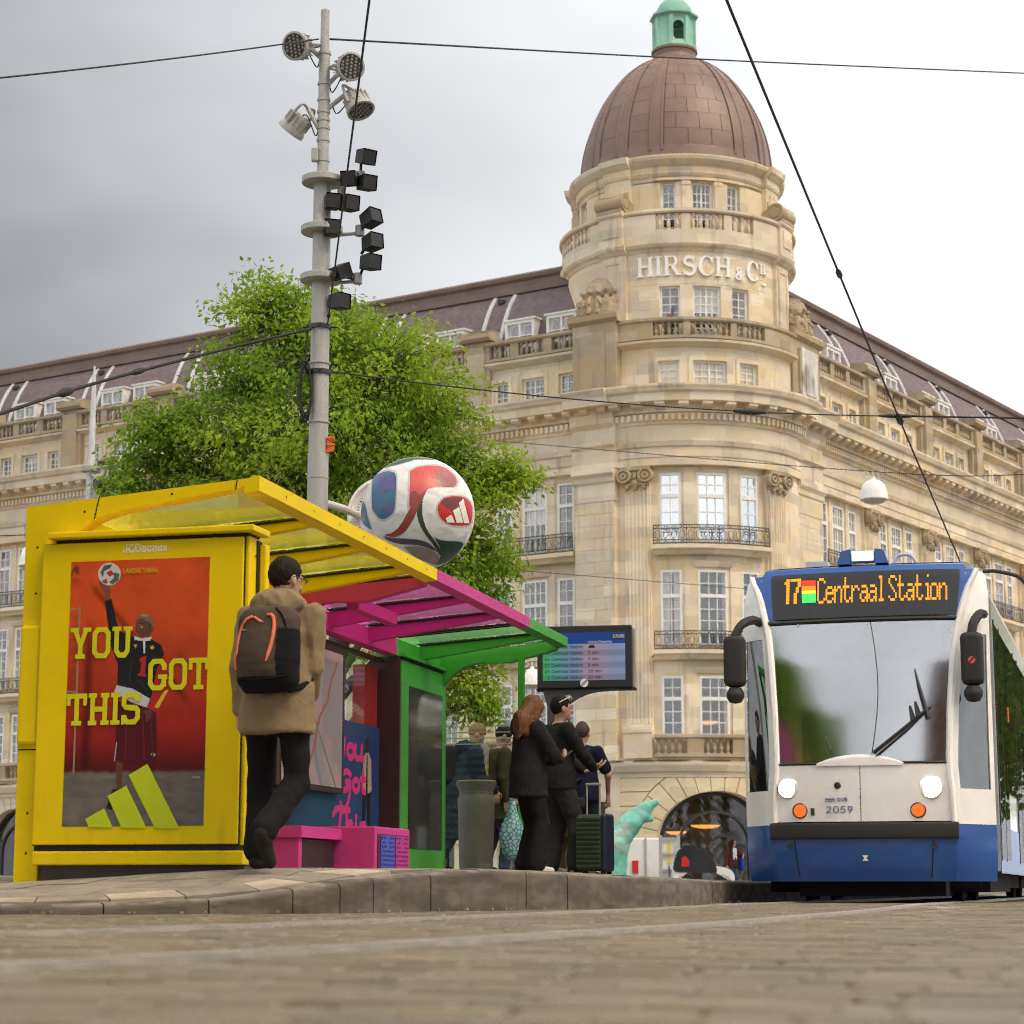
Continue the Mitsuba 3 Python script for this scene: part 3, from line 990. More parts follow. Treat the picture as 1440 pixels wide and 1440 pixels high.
# lantern: eight-sided with arched openings
lan = MB()
for k in range(8):
    a = math.radians(-90 + 10 + 45 * k)
    w = .30
    hgt = 1.34
    pg = sbox(-.34, 0, .34, hgt)
    hole = unary_union([sbox(-.245, .28, .245, .88), Point(0, .88).buffer(.245)]) if k % 2 == 0 else sbox(5, 5, 6, 6)
    R_ = np.stack([np.array([-math.sin(a), math.cos(a), 0]), np.array([0, 0, 1.]), np.array([math.cos(a), math.sin(a), 0])], 1)
    lan.poly(pg.difference(hole), -.06, 0, R_, np.array([cx, cy, 35.62]) + .80 * R_[:, 2])
    a2 = a + PI / 8
    c2 = np.array([cx + .86 * math.cos(a2), cy + .86 * math.sin(a2), 0])
    lan.box(c2 + [0, 0, 35.62 + hgt / 2], (.16, .16, hgt), rotz(a2))
lan.lathe([(.6, 36.92), (.86, 36.92), (.9, 37.0), (1.06, 37.08), (1.06, 37.16), (.86, 37.2)], 8, (cx, cy, 0), R=rotz(math.radians(-90 + 10 + 22.5)))
lan.lathe([(.8, 37.18), (.78, 37.4), (.66, 37.66), (.46, 37.88), (.2, 38.0), (.12, 38.06), (.1, 38.2), (.14, 38.28), (0, 38.4)], 24, (cx, cy, 0))
lan.lathe([(.9, 35.62), (.98, 35.62), (.98, 35.72), (.86, 35.78)], 8, (cx, cy, 0), R=rotz(math.radians(-90 + 10 + 22.5)))
lan.put('lantern', 'mat_verdigris', BLD, 35)

# ---- mansard roofs
for st, bays in ((SL, LB), (SR, RB)):
    s1 = bays[-1][2] + .9
    pr = spline([(-.75, 21.7), (-.86, 22.5), (-1.12, 23.4), (-1.6, 24.4), (-2.15, 25.15)], 5)
    dlen = np.concatenate([[0], np.cumsum(np.linalg.norm(np.diff(pr, axis=0), axis=1))])
    S = np.linspace(-2.0, s1, 2)
    P = np.stack([np.stack([np.full(len(pr), s), pr[:, 0], pr[:, 1]], -1) for s in S])
    uv = np.stack([np.stack([np.full(len(pr), s), dlen], -1) for s in S]).reshape(-1, 2)
    b = MB(fn=st)
    b.sheet(P)
    roof = put('roof', b.get(), 'mat_slate', BLD, True, uv=uv)
    t = MB(fn=st)
    fprof(t, st, -2.0, s1, [(-2.6, 25.1), (-2.0, 25.1), (-1.98, 25.3), (-2.1, 25.36), (-2.1, 25.62), (-1.94, 25.7), (-1.9, 25.84), (-2.0, 25.94), (-3.2, 26.0)])
    t.put('ridge_band', 'mat_roof_band', roof)
    for i, (sc, a, bb_) in enumerate(bays):
        for x in (bb_ + .45 - .5, bb_ + .45 + .5):
            r = MB(fn=st)
            for k, (wd, lift) in enumerate(((.10, .05),)):
                V = []
                for s_, l_ in ((-wd, 0), (-wd * .7, lift), (wd * .7, lift), (wd, 0)):
                    V.append(np.stack([np.full(len(pr), x + s_), pr[:, 0] + l_, pr[:, 1] + l_ * .4], -1))
                r.sheet(np.stack(V))
            r.put('lead_strip', 'mat_lead', roof)
        vt = MB(fn=st)
        vt.box((bb_ + .45, -1.78, 24.75), (.3, .25, .16))
        vt.put('roof_vent', 'mat_iron', roof)
        for dx in (-1.02, 1.02):
            d = MB(fn=st)
            z0, z1, o = 21.9, 23.45, -.62
            x = sc + dx
            for (p, q, u, v_) in ((x - .72, x - .60, z0, z1), (x + .60, x + .72, z0, z1), (x - .60, x + .60, z1 - .14, z1), (x - .04, x + .04, z0, z1 - .14), (x - .60, x + .60, 22.75, 22.80)):
                fbox(d, st, p, q, o - .5, o, u, v_)
            fbox(d, st, x - .8, x + .8, o - .7, o + .06, z1, z1 + .07)
            key = d.put('dormer', 'mat_white_paint', roof)
            g = MB(fn=st)
            g.add([[x - .6, o - .1, z0], [x + .6, o - .1, z0], [x + .6, o - .1, z1 - .14], [x - .6, o - .1, z1 - .14]], [[0, 1, 2], [0, 2, 3]])
            g.put('dormer_pane', 'mat_window_glass', roof)
            fbox(room[st], st, x - .6, x + .6, o - .49, o - .45, z0, z1)

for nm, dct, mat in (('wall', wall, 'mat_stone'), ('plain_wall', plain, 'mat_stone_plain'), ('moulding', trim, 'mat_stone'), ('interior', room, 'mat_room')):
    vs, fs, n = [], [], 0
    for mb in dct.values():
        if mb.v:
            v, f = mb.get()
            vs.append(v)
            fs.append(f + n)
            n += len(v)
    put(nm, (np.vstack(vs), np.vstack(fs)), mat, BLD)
# closing shell behind the fronts, so that no light leaks through
b = MB()
for st, s1 in ((SL, 42.), (SR, 42.)):
    sb = MB(fn=st)
    fbox(sb, st, 0., s1, -6.5, -6.3, 0, 21.6)
    fbox(sb, st, 0., s1, -6.3, -.76, 21.45, 21.6)
    fbox(sb, st, 0., s1, -6.3, -2.6, 25.9, 25.98)
    fbox(sb, st, s1 - .5, s1, -6.3, -.5, 0, 25.9)
    b.add(*sb.get())
b.lathe([(0, 25.6), (4.1, 25.6)], 40, (cx, cy, 0))
b.lathe([(2.6, 0), (2.6, 25)], 40, (cx, cy, 0))
b.put('inner_shell', 'mat_room', BLD)

# ---- carved groups on the attic blocks: a globe held up by small figures
for k, (st, s, o, lab) in enumerate(((SL, 1.0, -.28, 'weathered stone carving of small figures round a globe, left of the tower windows'), (SR, 2.2, -.28, 'weathered stone carving of small figures round a globe, right of the tower windows'))):
    c0 = st.w(np.array([[s, o, 22.9]]))[0]
    def f(P, k=k):
        d = sd_ell(P, (0, .0, 1.02), (.62, .58, .60))
        d = smin(d, sd_box(P, (0, .0, .3), (.80, .62, .34), .1), .05)
        rr = np.random.default_rng(5 + k)
        for i in range(13):
            a = i * 2 * PI / 13 + .2
            x, y = .80 * math.cos(a), .66 * math.sin(a)
            h = .85 + .22 * rr.random()
            d = smin(d, sd_cone(P, (x, y, .0), (x * .95, y * .95, h * .66), .11, .10), .03)
            d = smin(d, sd_ell(P, (x * 1.0, y * 1.0, h * .95), (.085, .085, .11)), .02)
            a2 = a + .5 * rr.random() - .25
            d = smin(d, sd_cone(P, (x, y, h * .62), (.98 * math.cos(a2 + .3), .82 * math.sin(a2 + .3), h * .35), .07, .05), .03)
            d = smin(d, sd_cone(P, (x, y, .3), (1.0 * x, 1.1 * y, .02), .10, .08), .03)
        return d + .07 * (meshkit.fbm(P * 7, 3, k) - .5)
    v, fc = mesh_sdf(f, (-1.3, -1.15, -.05), (1.3, 1.15, 1.75), .04)
    v = v @ rotz(math.atan2(st.n[1], st.n[0]) + PI / 2).T + c0
    tag(put('carved_group', (v, fc), 'mat_stone_dark', None, 50), lab, 'sculpture')

# ---- raised white lettering round the tower
def serif(ch):
    W, t, sf = .17, .055, .05
    st_ = lambda x, y0=0., y1=1.: sbox(x - W / 2, y0, x + W / 2, y1)
    sr = lambda x, y, e=.16: sbox(x - W / 2 - e / 2, y, x + W / 2 + e / 2, y + .06)
    if ch == 'H':
        return unary_union([st_(.12), st_(.68), sbox(.12, .47, .68, .55)] + [sr(x, y) for x in (.12, .68) for y in (0, .94)]), .88
    if ch == 'I':
        return unary_union([st_(.14), sr(.14, 0), sr(.14, .94)]), .36
    if ch == 'R':
        bowl = Polygon([(.12, 1), (.45, 1)] + arc(.45, .74, .24, .26, 90, -90) + [(.12, .48)])
        inn = Polygon([(.2, .94), (.43, .94)] + arc(.43, .74, .10, .20, 90, -90) + [(.2, .54)])
        return unary_union([st_(.12), sr(.12, 0), bowl.difference(inn), stroke([(.42, .5), (.70, .02)], .17), sbox(.6, 0, .88, .06), sbox(.0, .94, .3, 1.)]), .86
    if ch in 'SC':
        if ch == 'C':
            o = Polygon(arc(.42, .5, .42, .52, 0, 360, 40)).difference(Polygon(arc(.47, .5, .27, .46, 0, 360, 40))).difference(sbox(.62, .28, 1, .72))
            return unary_union([o, sbox(.70, .68, .76, .96), sbox(.70, .08, .74, .30)]), .86
        pts = arc(.34, .74, .24, .2, 30, 270, 14) + arc(.34, .28, .27, .24, 90, -150, 14)
        return unary_union([LineString(pts).buffer(.075, cap_style=2), sbox(.54, .72, .60, 1.0), sbox(.04, .0, .10, .28)]), .72
    if ch == 'E':
        return unary_union([st_(.12), sbox(.0, .94, .55, 1), sbox(0, 0, .58, .06), sbox(.12, .48, .44, .54), sbox(.5, .8, .55, 1), sbox(.53, 0, .58, .22)]), .62
    if ch == '&':
        pts = [(.62, .0), (.2, .62)] + arc(.33, .76, .15, .17, 200, -20, 12) + [(.14, .36)] + arc(.28, .2, .22, .19, 160, 330, 12) + [(.62, .44)]
        return LineString(pts).buffer(.06, cap_style=2), .74
    return sbox(.05, 0, .2, .14), .3


sign = thing('letter_sign', 'raised white serif lettering HIRSCH & CIE fixed round the tower wall', 'sign')
x = ST.deg(-34.2)
for ch, h, z in [('H', .80, 24.28), ('I', .80, 24.28), ('R', .80, 24.28), ('S', .80, 24.28), ('C', .80, 24.28), ('H', .80, 24.28), (' ', 0, 0), ('&', .52, 24.24), (' ', 0, 0), ('C', .80, 24.28), ('I', .42, 24.66), ('E', .42, 24.66)]:
    if ch == ' ':
        x += .10
        continue
    g, w = serif(ch)
    mb = MB(fn=ST)
    fpoly(mb, ST, affinity.translate(affinity.scale(g, h * .94, h, origin=(0, 0)), x, z), .03, .11)
    mb.put('letter', 'mat_letter_white', sign)
    x += w * h * .94 + (.075 if h > .5 else .03)
mb = MB(fn=ST)
fpoly(mb, ST, sbox(x - .32, 24.2, x - .1, 24.28), .03, .1)
mb.put('letter', 'mat_letter_white', sign)

# ------------------------------------------------------------------ street, kerb, platform
from scipy.interpolate import RBFInterpolator
KERB = np.array([(-7.5, 10.9, .05), (-4.2, 11.15, .05), (-2.67, 11.3, .05), (-2.15, 11.42, .052), (-1.62, 11.6, .073), (-1.19, 11.78, .13), (-.95, 12.0, .163), (-.78, 12.22, .19), (-.48, 12.78, .222), (-.19, 13.25, .248), (.09, 13.72, .246),
                 (.36, 14.2, .238), (.85, 15.3, .225), (1.27, 16.6, .212), (1.70, 18.7, .208), (1.98, 20.7, .206), (4.79, 30.3, .206), (10.1, 48.5, .206)])
_dense = spline(KERB, 14)
_len = np.concatenate([[0], np.cumsum(np.linalg.norm(np.diff(_dense[:, :2], axis=0), axis=1))])


def kerb_at(l):
    return np.stack([np.interp(l, _len, _dense[:, i]) for i in range(3)], -1)


def kerb_normal(l):
    d = kerb_at(l + .05)[..., :2] - kerb_at(l - .05)[..., :2]
    d = d / (np.linalg.norm(d, axis=-1, keepdims=True) + 1e-9)
    return np.stack([-d[..., 1], d[..., 0]], -1)      # points into the platform


CTRL = [(-3.2, 13.7, .17), (-2.9, 13.5, .185), (-2.2, 13.3, .222), (-1.6, 13.1, .25), (-1.44, 12.7, .25), (-1.0, 13.6, .252), (-.8, 16, .255), (-.2, 18, .26), (.4, 20, .262), (1, 22, .262), (-3, 16, .24), (-3, 20, .25),
        (0, 26, .26), (3, 30, .25), (-5, 30, .26), (-6, 14, .15), (-8, 20, .24), (4, 40, .22), (-10, 40, .24), (8, 60, .2), (-14, 14, .12)]
CTRL = np.array(CTRL + [tuple(np.r_[p[:2] + .16 * kerb_normal(l), p[2] + .004]) for l in np.linspace(.1, _len[-1] - .2, 46) for p in [kerb_at(l)]])
_zp = RBFInterpolator(CTRL[:, :2], CTRL[:, 2], kernel='linear', smoothing=.002)


def zplat(x, y):
    return float(_zp([[x, y]])[0])


M('asphalt', vary((.135, .112, .088), .35, 1.5), .75)
M('paver_a', vary((.165, .130, .080), .3, 5.), .5, bump=proc(lambda p, n, uv: fbm(p.x * 60, p.y * 60, p.z * 60, 3)), bscale=.0025)
M('paver_b', vary((.145, .113, .070), .35, 5.), .45, bump=proc(lambda p, n, uv: fbm(p.x * 60 + 9, p.y * 60, p.z * 60, 3)), bscale=.0025)
M('paver_c', vary((.185, .147, .092), .35, 5.), .55, bump=proc(lambda p, n, uv: fbm(p.x * 60 + 5, p.y * 60, p.z * 60, 3)), bscale=.0025)


def kerb_fn(p, n, uv):
    f = fbm(p.x * 5, p.y * 5, p.z * 14, 4)
    st = fbm(p.x * 16, p.y * 16, p.z * 2.0, 3)
    c = mix((.085, .070, .052), (.155, .128, .095), smoothstep(.3, .75, f))
    c = mix(c, mi.Color3f(.05, .042, .032), .30 * smoothstep(.5, .75, st) * smoothstep(.9, .3, n.z))
    return mix(c, mi.Color3f(.27, .235, .19), .6 * smoothstep(.55, .95, n.z) * smoothstep(.35, .6, fbm(p.x * 9, p.y * 9, 0, 3)))


M('kerb', proc(kerb_fn), .75, bump=proc(lambda p, n, uv: fbm(p.x * 45, p.y * 45, p.z * 45, 3)), bscale=.006)
M('tile', vary((.21, .18, .14), .5, 6.), .75, bump=proc(lambda p, n, uv: fbm(p.x * 70, p.y * 70, p.z * 70, 2)), bscale=.003)
M('tile_white', vary((.36, .31, .225), .5, 5., tint=(.24, .20, .145)), .7)
M('rail', vary((.42, .38, .32), .3, 12.), .38, metal=.5)
M('grime', (.035, .03, .025), .9)

g = MB()
xs = np.concatenate([[-900, -200, -60], np.linspace(-30, 60, 60), [200, 900]])
ys = np.concatenate([[-400, -60, -10], np.linspace(0, 90, 60), [200, 900]])
g.sheet(np.stack(list(np.meshgrid(xs, ys, indexing='xy')) + [np.full((len(ys), len(xs)), -.02)], -1))
GROUND = tag(put('street', g.get(), 'mat_asphalt'), kind='structure')

# rails: two grooved steel strips set in the paving, curving to the tram
TY = math.radians(16.3)
TR_ = np.array([math.cos(TY), -math.sin(TY)])
TB = np.array([math.sin(TY), math.cos(TY)])
TO = np.array([3.3, 20.3])
CL = np.vstack([[(-3.2, .2), (-1.52, 3.85), (-.1, 7.75), (.72, 10.6), (1.52, 13.5)], [TO + TB * t for t in (-2.5, 0, 6, 14, 40)]])
CLs = spline(CL, 10)
tng = np.gradient(CLs, axis=0)
tng /= np.linalg.norm(tng, axis=1, keepdims=True)
nrm = np.stack([tng[:, 1], -tng[:, 0]], 1)
rails = []
for q in (-1, 1):
    b = MB()
    for (u0, u1, z) in ((-.030, .020, .010), (.046, .060, .008)):
        A_, B_ = CLs + nrm * (q * .735 + u0), CLs + nrm * (q * .735 + u1)
        b.sheet(np.stack([np.c_[A_, np.full(len(A_), z - .03)], np.c_[A_, np.full(len(A_), z)], np.c_[B_, np.full(len(A_), z)], np.c_[B_, np.full(len(A_), z - .03)]], 0))
    k = b.put('tram_rail', 'mat_rail')
    tag(k, kind='structure')
    b = MB()
    A_, B_ = CLs + nrm * (q * .735 + .020), CLs + nrm * (q * .735 + .046)
    b.sheet(np.stack([np.c_[A_, np.full(len(A_), -.012)], np.c_[B_, np.full(len(A_), -.012)]], 0))
    b.put('groove', 'mat_grime', k)
    rails.append(LineString(CLs + nrm * (q * .735 + .017)).buffer(.042))
rail_zone = unary_union(rails)

# paving stones of the street: long side across the track
kerb_line = LineString(_dense[:, :2])
plat_poly = Polygon(np.vstack([_dense[:, :2], [(10.1, 80), (-60, 80), (-60, 10.9)]]))
view = Polygon([(-.75, 1.45), (.75, 1.45), (5.9, 21.5), (-5.6, 20.5), (-5.0, 18)]).buffer(.1)
street_zone = view.difference(plat_poly.buffer(.07)).difference(rail_zone)
from shapely.prepared import prep
pz, far_stuff = prep(street_zone), {k: MB() for k in 'abc'}
angs = math.atan2(TB[1], TB[0]) + .06
ux, uy = np.array([math.cos(angs), math.sin(angs)]), np.array([-math.sin(angs), math.cos(angs)])
L_, W_ = .215, .108
cand = []
for i in range(-40, 220):
    for j in range(-60, 60):
        c = ux * (i * W_) + uy * (j * L_ + (i % 2) * L_ / 2 + .03 * math.sin(i * 2.7))
        if pz.contains(Point(c)):
            cand.append((c[1], c[0], i, j))
cand.sort()
npart = 0
for (cy_, cx_, i, j) in cand:
    h = .0015 * RNG.standard_normal()
    tx, ty = .009 * RNG.standard_normal(2)
    R = np.column_stack([np.r_[ux, 0], np.r_[uy, 0], [0, 0, 1.]]) @ euler(tx, ty, 0)
    w, l = W_ - .008 - .004 * RNG.random(), L_ - .008 - .008 * RNG.random()
    v = np.array([[sx * (w / 2 - e), sy * (l / 2 - e), z] for z, e in ((-.03, 0), (-.006, 0), (0, .006)) for sx, sy in ((-1, -1), (1, -1), (1, 1), (-1, 1))])
    f = grid_faces(3, 4, True)
    f = np.vstack([f, [[8, 9, 10], [8, 10, 11]]])
    V = v @ R.T + [cx_, cy_, -.003 + min(h, .004)]
    m = 'abc'[int(RNG.choice([0, 0, 0, 1, 1, 2]))]
    if npart < 300:
        put('paving_stone', (V, f), 'mat_paver_' + m, GROUND)
        npart += 1
    else:
        far_stuff[m].add(V, f)
vs, fs, n = [], [], 0
for m, mb in far_stuff.items():
    if mb.v:
        tag(mb.put('far_paving', 'mat_paver_' + m, GROUND), kind='stuff')

# kerb: one stone after another
KB = tag(numbered('kerb'), kind='structure')
joints = [0]
lmark = [float(_len[np.argmin(np.linalg.norm(_dense[:, :2] - p[:2], axis=1))]) for p in KERB[2:14]]
l = 0
marks = sorted(lmark)
allj = list(np.arange(marks[0] - 4.4, marks[0] - .1, .8)) + marks
while allj[-1] < min(46, _len[-1] - 1.2):
    allj.append(allj[-1] + .95)
for a, b_ in zip(allj[:-1], allj[1:]):
    if a < 0:
        continue
    n = 6
    ls = np.linspace(a + .004, b_ - .004, n)
    P, N_ = kerb_at(ls), kerb_normal(ls)
    prof = [(0, None), (.0, -.035), (.006, -.014), (.02, -.003), (.04, 0.), (.155, .004), (.155, -.05)]
    S = []
    jit = .003 * RNG.standard_normal()
    for (o, dz) in prof:
        z = np.full(n, -.03) if dz is None else np.maximum(P[:, 2] + dz + jit, .004 if dz < -.03 else .012)
        S.append(np.c_[P[:, :2] + N_ * (o + jit), z])
    mb = MB()
    mb.sheet(np.stack(S))
    v, f = mb.get()
    k = len(prof)
    caps = []
    for e in (0, n - 1):
        ids = [r * n + e for r in range(k)]
        caps += [[ids[0], ids[q], ids[q + 1]] for q in range(1, k - 1)]
    put('kerb_stone', (v, np.vstack([f, caps])), 'mat_kerb', KB, 50)

# platform: a ruled bed, then tiles
gx, gy = np.meshgrid(np.linspace(-9, 9, 70), np.linspace(10.5, 45, 110))
pts = np.c_[gx.ravel(), gy.ravel()]
inside = prep(plat_poly.buffer(-.16))
keep = np.array([inside.contains(Point(p)) for p in pts])
edge = np.array([kerb_at(l)[:2] + .13 * kerb_normal(l) for l in np.linspace(.3, 42, 260)])
pts = np.vstack([pts[keep], edge])
from scipy.spatial import Delaunay
tri = Delaunay(pts).simplices
cen = pts[tri].mean(1)
okp = prep(plat_poly.buffer(-.10))
tri = tri[[okp.contains(Point(c)) for c in cen]]
z = _zp(pts) - .012
PLAT = tag(put('platform', (np.c_[pts, z], tri), 'mat_asphalt', None, True), kind='structure')
SY = math.radians(13.85)
SA, SCx = np.array([math.sin(SY), math.cos(SY)]), np.array([math.cos(SY), -math.sin(SY)])
SO = np.array([-1.591, 13.2])
tile_zone = plat_poly.buffer(-.19)
tp = 0
white = []
for i, l in enumerate(np.arange(.4, 26, .42)):
    ls = np.array([l, l + .41])
    P, N_ = kerb_at(ls)[:, :2], kerb_normal(ls)
    q = np.vstack([P + N_ * .20, (P + N_ * .50)[::-1]])
    zz = _zp(q)
    mb = MB()
    mb.add(np.vstack([np.c_[q, zz - .02], np.c_[q, zz + .004]]), np.vstack([grid_faces(2, 4, True), [[4, 5, 6], [4, 6, 7]]]))
    mb.put('edge_tile', 'mat_tile_white' if i % 2 == 0 else 'mat_tile', PLAT)
    white.append(Polygon(q))
wz = unary_union(white).buffer(.015)
tz = prep(tile_zone.difference(wz))
rest = MB()
cells = []
for i in range(-14, 30):
    for j in range(-9, 60):
        c = SO + SCx * (i * .305 - 3.0 + 1.5) + SA * (j * .305)
        if c[1] < 30 and abs(c[0]) < c[1] * .26 + .3:
            cells.append((c[1], c[0], i, j, c))
cells.sort(key=lambda t: t[0])
for (_, _, i, j, c) in cells:
    q = np.array([c + SCx * a + SA * b for a, b in ((-.15, -.15), (.15, -.15), (.15, .15), (-.15, .15))])
    pq = Polygon(q)
    if not tz.intersects(pq):
        continue
    if not tz.contains(pq):
        g_ = pq.intersection(tile_zone.difference(wz))
        if g_.geom_type != 'Polygon' or g_.area < .004:
            continue
        q = np.array(g_.exterior.coords)[:-1]
        if Polygon(q).exterior.is_ccw is False:
            q = q[::-1]
    zz = _zp(q) + .002 * RNG.standard_normal()
    k = len(q)
    F = np.vstack([grid_faces(2, k, True), [[k, k + a, k + a + 1] for a in range(1, k - 1)]])
    V = np.vstack([np.c_[q, zz - .02], np.c_[q, zz]])
    if tp < 220:
        put('tile', (V, F), 'mat_tile', PLAT)
        tp += 1
    else:
        rest.add(V, F)
tag(rest.put('far_tiles', 'mat_tile', PLAT), kind='stuff')
# litter and grit by the kerb
M('litter', (.26, .22, .17), .8)
gr = MB()
for _ in range(70):
    l = RNG.uniform(2.5, 17)
    p, N_ = kerb_at(np.array([l]))[0], kerb_normal(np.array([l]))[0]
    c = p[:2] - N_ * abs(RNG.normal(.03, .05))
    gr.box((c[0], c[1], .006), RNG.uniform(.006, .022, 3) * [1, 1, .5], euler(*RNG.uniform(0, 3, 3)))
tag(gr.put('grit', 'mat_litter'), 'pale grit and crumbs lying along the foot of the kerb', 'grit', kind='stuff')

# ------------------------------------------------------------------ tram shelter
def painted(c):
    def fn(p, n, uv):
        f = fbm(p.x * 3, p.y * 3, p.z * 3, 4)
        g = fbm(p.x * 9, p.y * 9, p.z * 2.2, 3)
        k = mi.Color3f(*c) * (1 + .16 * (f - .5))
        k = mix(k, mi.Color3f(*c) * .55 + mi.Color3f(.03, .026, .02), .4 * smoothstep(.58, .85, g) * smoothstep(.7, .1, p.z - .2))
        return k
    return proc(fn)


M('yellow', painted((.83, .60, .004)), .5, spec=.12)
M('pink', painted((.54, .055, .26)), .5, spec=.15)
M('green', painted((.08, .36, .065)), .5, spec=.15)
M('black_gap', (.012, .012, .012), .7)
M('dark_brown', (.045, .03, .026), .5)
M('plinth', vary((.08, .07, .06), .3, 6), .8)
M('print_white', (.80, .78, .72), .5)
scene['mat_print'] = {'type': 'twosided', 'b': {'type': 'principled', 'base_color': {'type': 'mesh_attribute', 'name': 'vertex_color'}, 'roughness': .4, 'specular': .15}}
for nm, c in (('tint_yellow', (.80, .76, .11)), ('tint_pink', (.74, .27, .58)), ('tint_green', (.36, .78, .34))):
    scene['mat_' + nm] = {'type': 'blendbsdf', 'weight': .28, 'a': {'type': 'thindielectric', 'specular_transmittance': rgb(c)}, 'b': {'type': 'principledthin', 'base_color': rgb([min(.85, x * 1.1) for x in c]), 'roughness': .5, 'diff_trans': 1.25, 'spec_trans': 0.0}}
scene['mat_clear'] = {'type': 'thindielectric', 'int_ior': 1.25, 'specular_transmittance': rgb((.90, .95, .91))}

SX = np.eye(4)
SX[:3, 0], SX[:3, 1], SX[:3, 3] = np.r_[SCx, 0], np.r_[SA, 0], np.r_[SO, 0]
SH = thing('tram_shelter', 'tram shelter in yellow, pink and green with a tinted glass roof and poster end', 'shelter')
RXZ = np.array([[1, 0, 0], [0, 0, -1], [0, 1, 0.]])         # polygon (x, y) drawn in the plane x, z, extruded along -y


def zroof(c):
    return 2.69 + .085 * c


def S(): return MB(SX)


def sec_mat(a):
    return 'yellow' if a < 4.1 else 'pink' if a < 7.35 else 'green'


# near end frame: post and arm in one sweep, with a curved inner corner
inner = arc(-.9, 2.0, .52, .515, 95, 178, 10)
prof_in = [(-.02, 2.61), (-.117, 2.632), (-.9, 2.524)] + [(x, y) for x, y in inner[1:]] + [(-1.425, 1.6), (-1.44, .15)]
frame = Polygon([(-1.60, .15), (-1.607, 2.567), (0., 2.695)] + prof_in)
s = S()
s.poly(frame, -.16, -.03, RXZ)
s.put('end_frame', 'mat_yellow', SH)
s = S()
s.rbox((-1.527, .02, 1.41), (.15, .06, .76), .02)
s.put('post_cover', 'mat_yellow', SH)
# front edge beam, in coloured lengths, and the back beam
for m, a0, a1 in (('yellow', .0, 4.1), ('pink', 4.105, 7.35), ('green', 7.355, 9.05)):
    s = S()
    P = [(-.10, 2.585), (0, 2.60), (.0, 2.695), (-.045, 2.70), (-.10, 2.66)]
    K = len(P)
    v = np.array([(x, a, z_) for a in (a0, a1) for x, z_ in P])
    s.add(v, np.vstack([grid_faces(2, K, True), [[0, i, i + 1] for i in range(1, K - 1)], [[K, K + i + 1, K + i] for i in range(1, K - 1)]]))
    s.put('front_beam', 'mat_' + m, SH)
    s = S()
    s.bb(-1.46, -1.33, max(a0, .16), a1 - (.12 if a1 > 9 else 0), 2.37, 2.53)
    s.put('back_beam', 'mat_' + m, SH)
# cross arms: thick ones on posts, thin ones between panes
for a in (1.28, 2.42, 3.55, 5.35, 6.5, 8.2):
    s = S()
    P = [(-1.33, 2.40), (-.1, 2.585), (-.1, 2.66), (-1.33, 2.535)]
    v = np.array([(x, y, z_) for y in (a - .045, a + .045) for x, z_ in P])
    s.add(v, np.vstack([grid_faces(2, 4, True), [[0, 1, 2], [0, 2, 3], [4, 6, 5], [4, 7, 6]]]))
    s.put('cross_beam', 'mat_' + sec_mat(a), SH)
for a, m in ((4.1, 'pink'), (9.0, 'green')):
    arm = Polygon([(-1.60, .2), (-1.60, 2.50), (-.1, 2.655), (-.1, 2.56), (-.6, 2.44)] + arc(-.85, 1.93, .55, .52, 80, 178, 10) + [(-1.42, .2)])
    s = S()
    s.poly(arm, -a - .06, -a + .06, RXZ)
    s.put('bracket_arm', 'mat_' + m, SH)
# intermediate beam under the middle of the roof
s = S()
s.bb(-.80, -.70, 4.2, 5.3, 2.40, 2.50)
s.put('middle_beam', 'mat_pink', SH)
# tinted panes
bounds = [.17, 1.28, 2.42, 3.55, 4.1, 5.35, 6.5, 7.35, 8.2, 8.95]
for a0, a1 in zip(bounds[:-1], bounds[1:]):
    s = S()
    c0, c1 = -1.42, -.06
    s.add([[c0, a0 + .05, zroof(c0) - .01], [c1, a0 + .05, zroof(c1) - .025], [c1, a1 - .05, zroof(c1) - .025], [c0, a1 - .05, zroof(c0) - .01]], [[0, 1, 2], [0, 2, 3]])
    s.put('roof_pane', 'mat_tint_' + sec_mat((a0 + a1) / 2), SH)
# black rubber along each pane
for a in bounds[1:-1]:
    s = S()
    for q in (-.055, .055):
        P0, P1 = np.array([-1.33, a + q, zroof(-1.33) - .03]), np.array([-.1, a + q, zroof(-.1) - .045])
        s.tube([P0, P1], .012, 5)
    s.put('rubber_seal', 'mat_black_gap', SH)
# slim green post under the far front corner
s = S()
s.bb(-.50, -.44, 8.93, 8.99, .2, 2.52)
s.put('slim_post', 'mat_green', SH)

# ---- poster case at the near end
PC = SH + '__poster_case'
s = S()
s.rbox((-.758, .105, 1.355), (1.404, .21, 1.92), .008)
s.put('poster_case', 'mat_yellow', SH)
s = S()
s.bb(-1.455, -.075, -.016, -.0105, .395, 2.31)
s.put('door_edge', 'mat_black_gap', PC)
s = S()
s.rbox((-.767, -.018, 1.353), (1.366, .03, 1.905), .006)
s.put('door', 'mat_yellow', PC)
s = S()
s.rbox((-.70, .07, 2.352), (1.40, .30, .042), .008)
s.put('cap', 'mat_yellow', PC)
s = S()
s.bb(-1.37, -.06, -.01, .18, 2.312, 2.334)
s.bb(-1.45, -.09, .0, .18, .362, .394)
s.bb(-.0535, -.046, .12, .20, .42, 2.3)
s.put('shadow_gap', 'mat_black_gap', PC)
s = S()
s.rbox((-.745, .06, .318), (1.40, .20, .085), .008)
s.put('base_bar', 'mat_yellow', PC)
s = S()
s.rbox((-.025, .19, 1.3), (.045, .07, 1.96), .008)
s.put('corner_post', 'mat_yellow', SH)
s = S()
s.bb(-1.42, -.06, .04, .2, .1, .276)
s.put('plinth', 'mat_plinth', PC)
s = S()
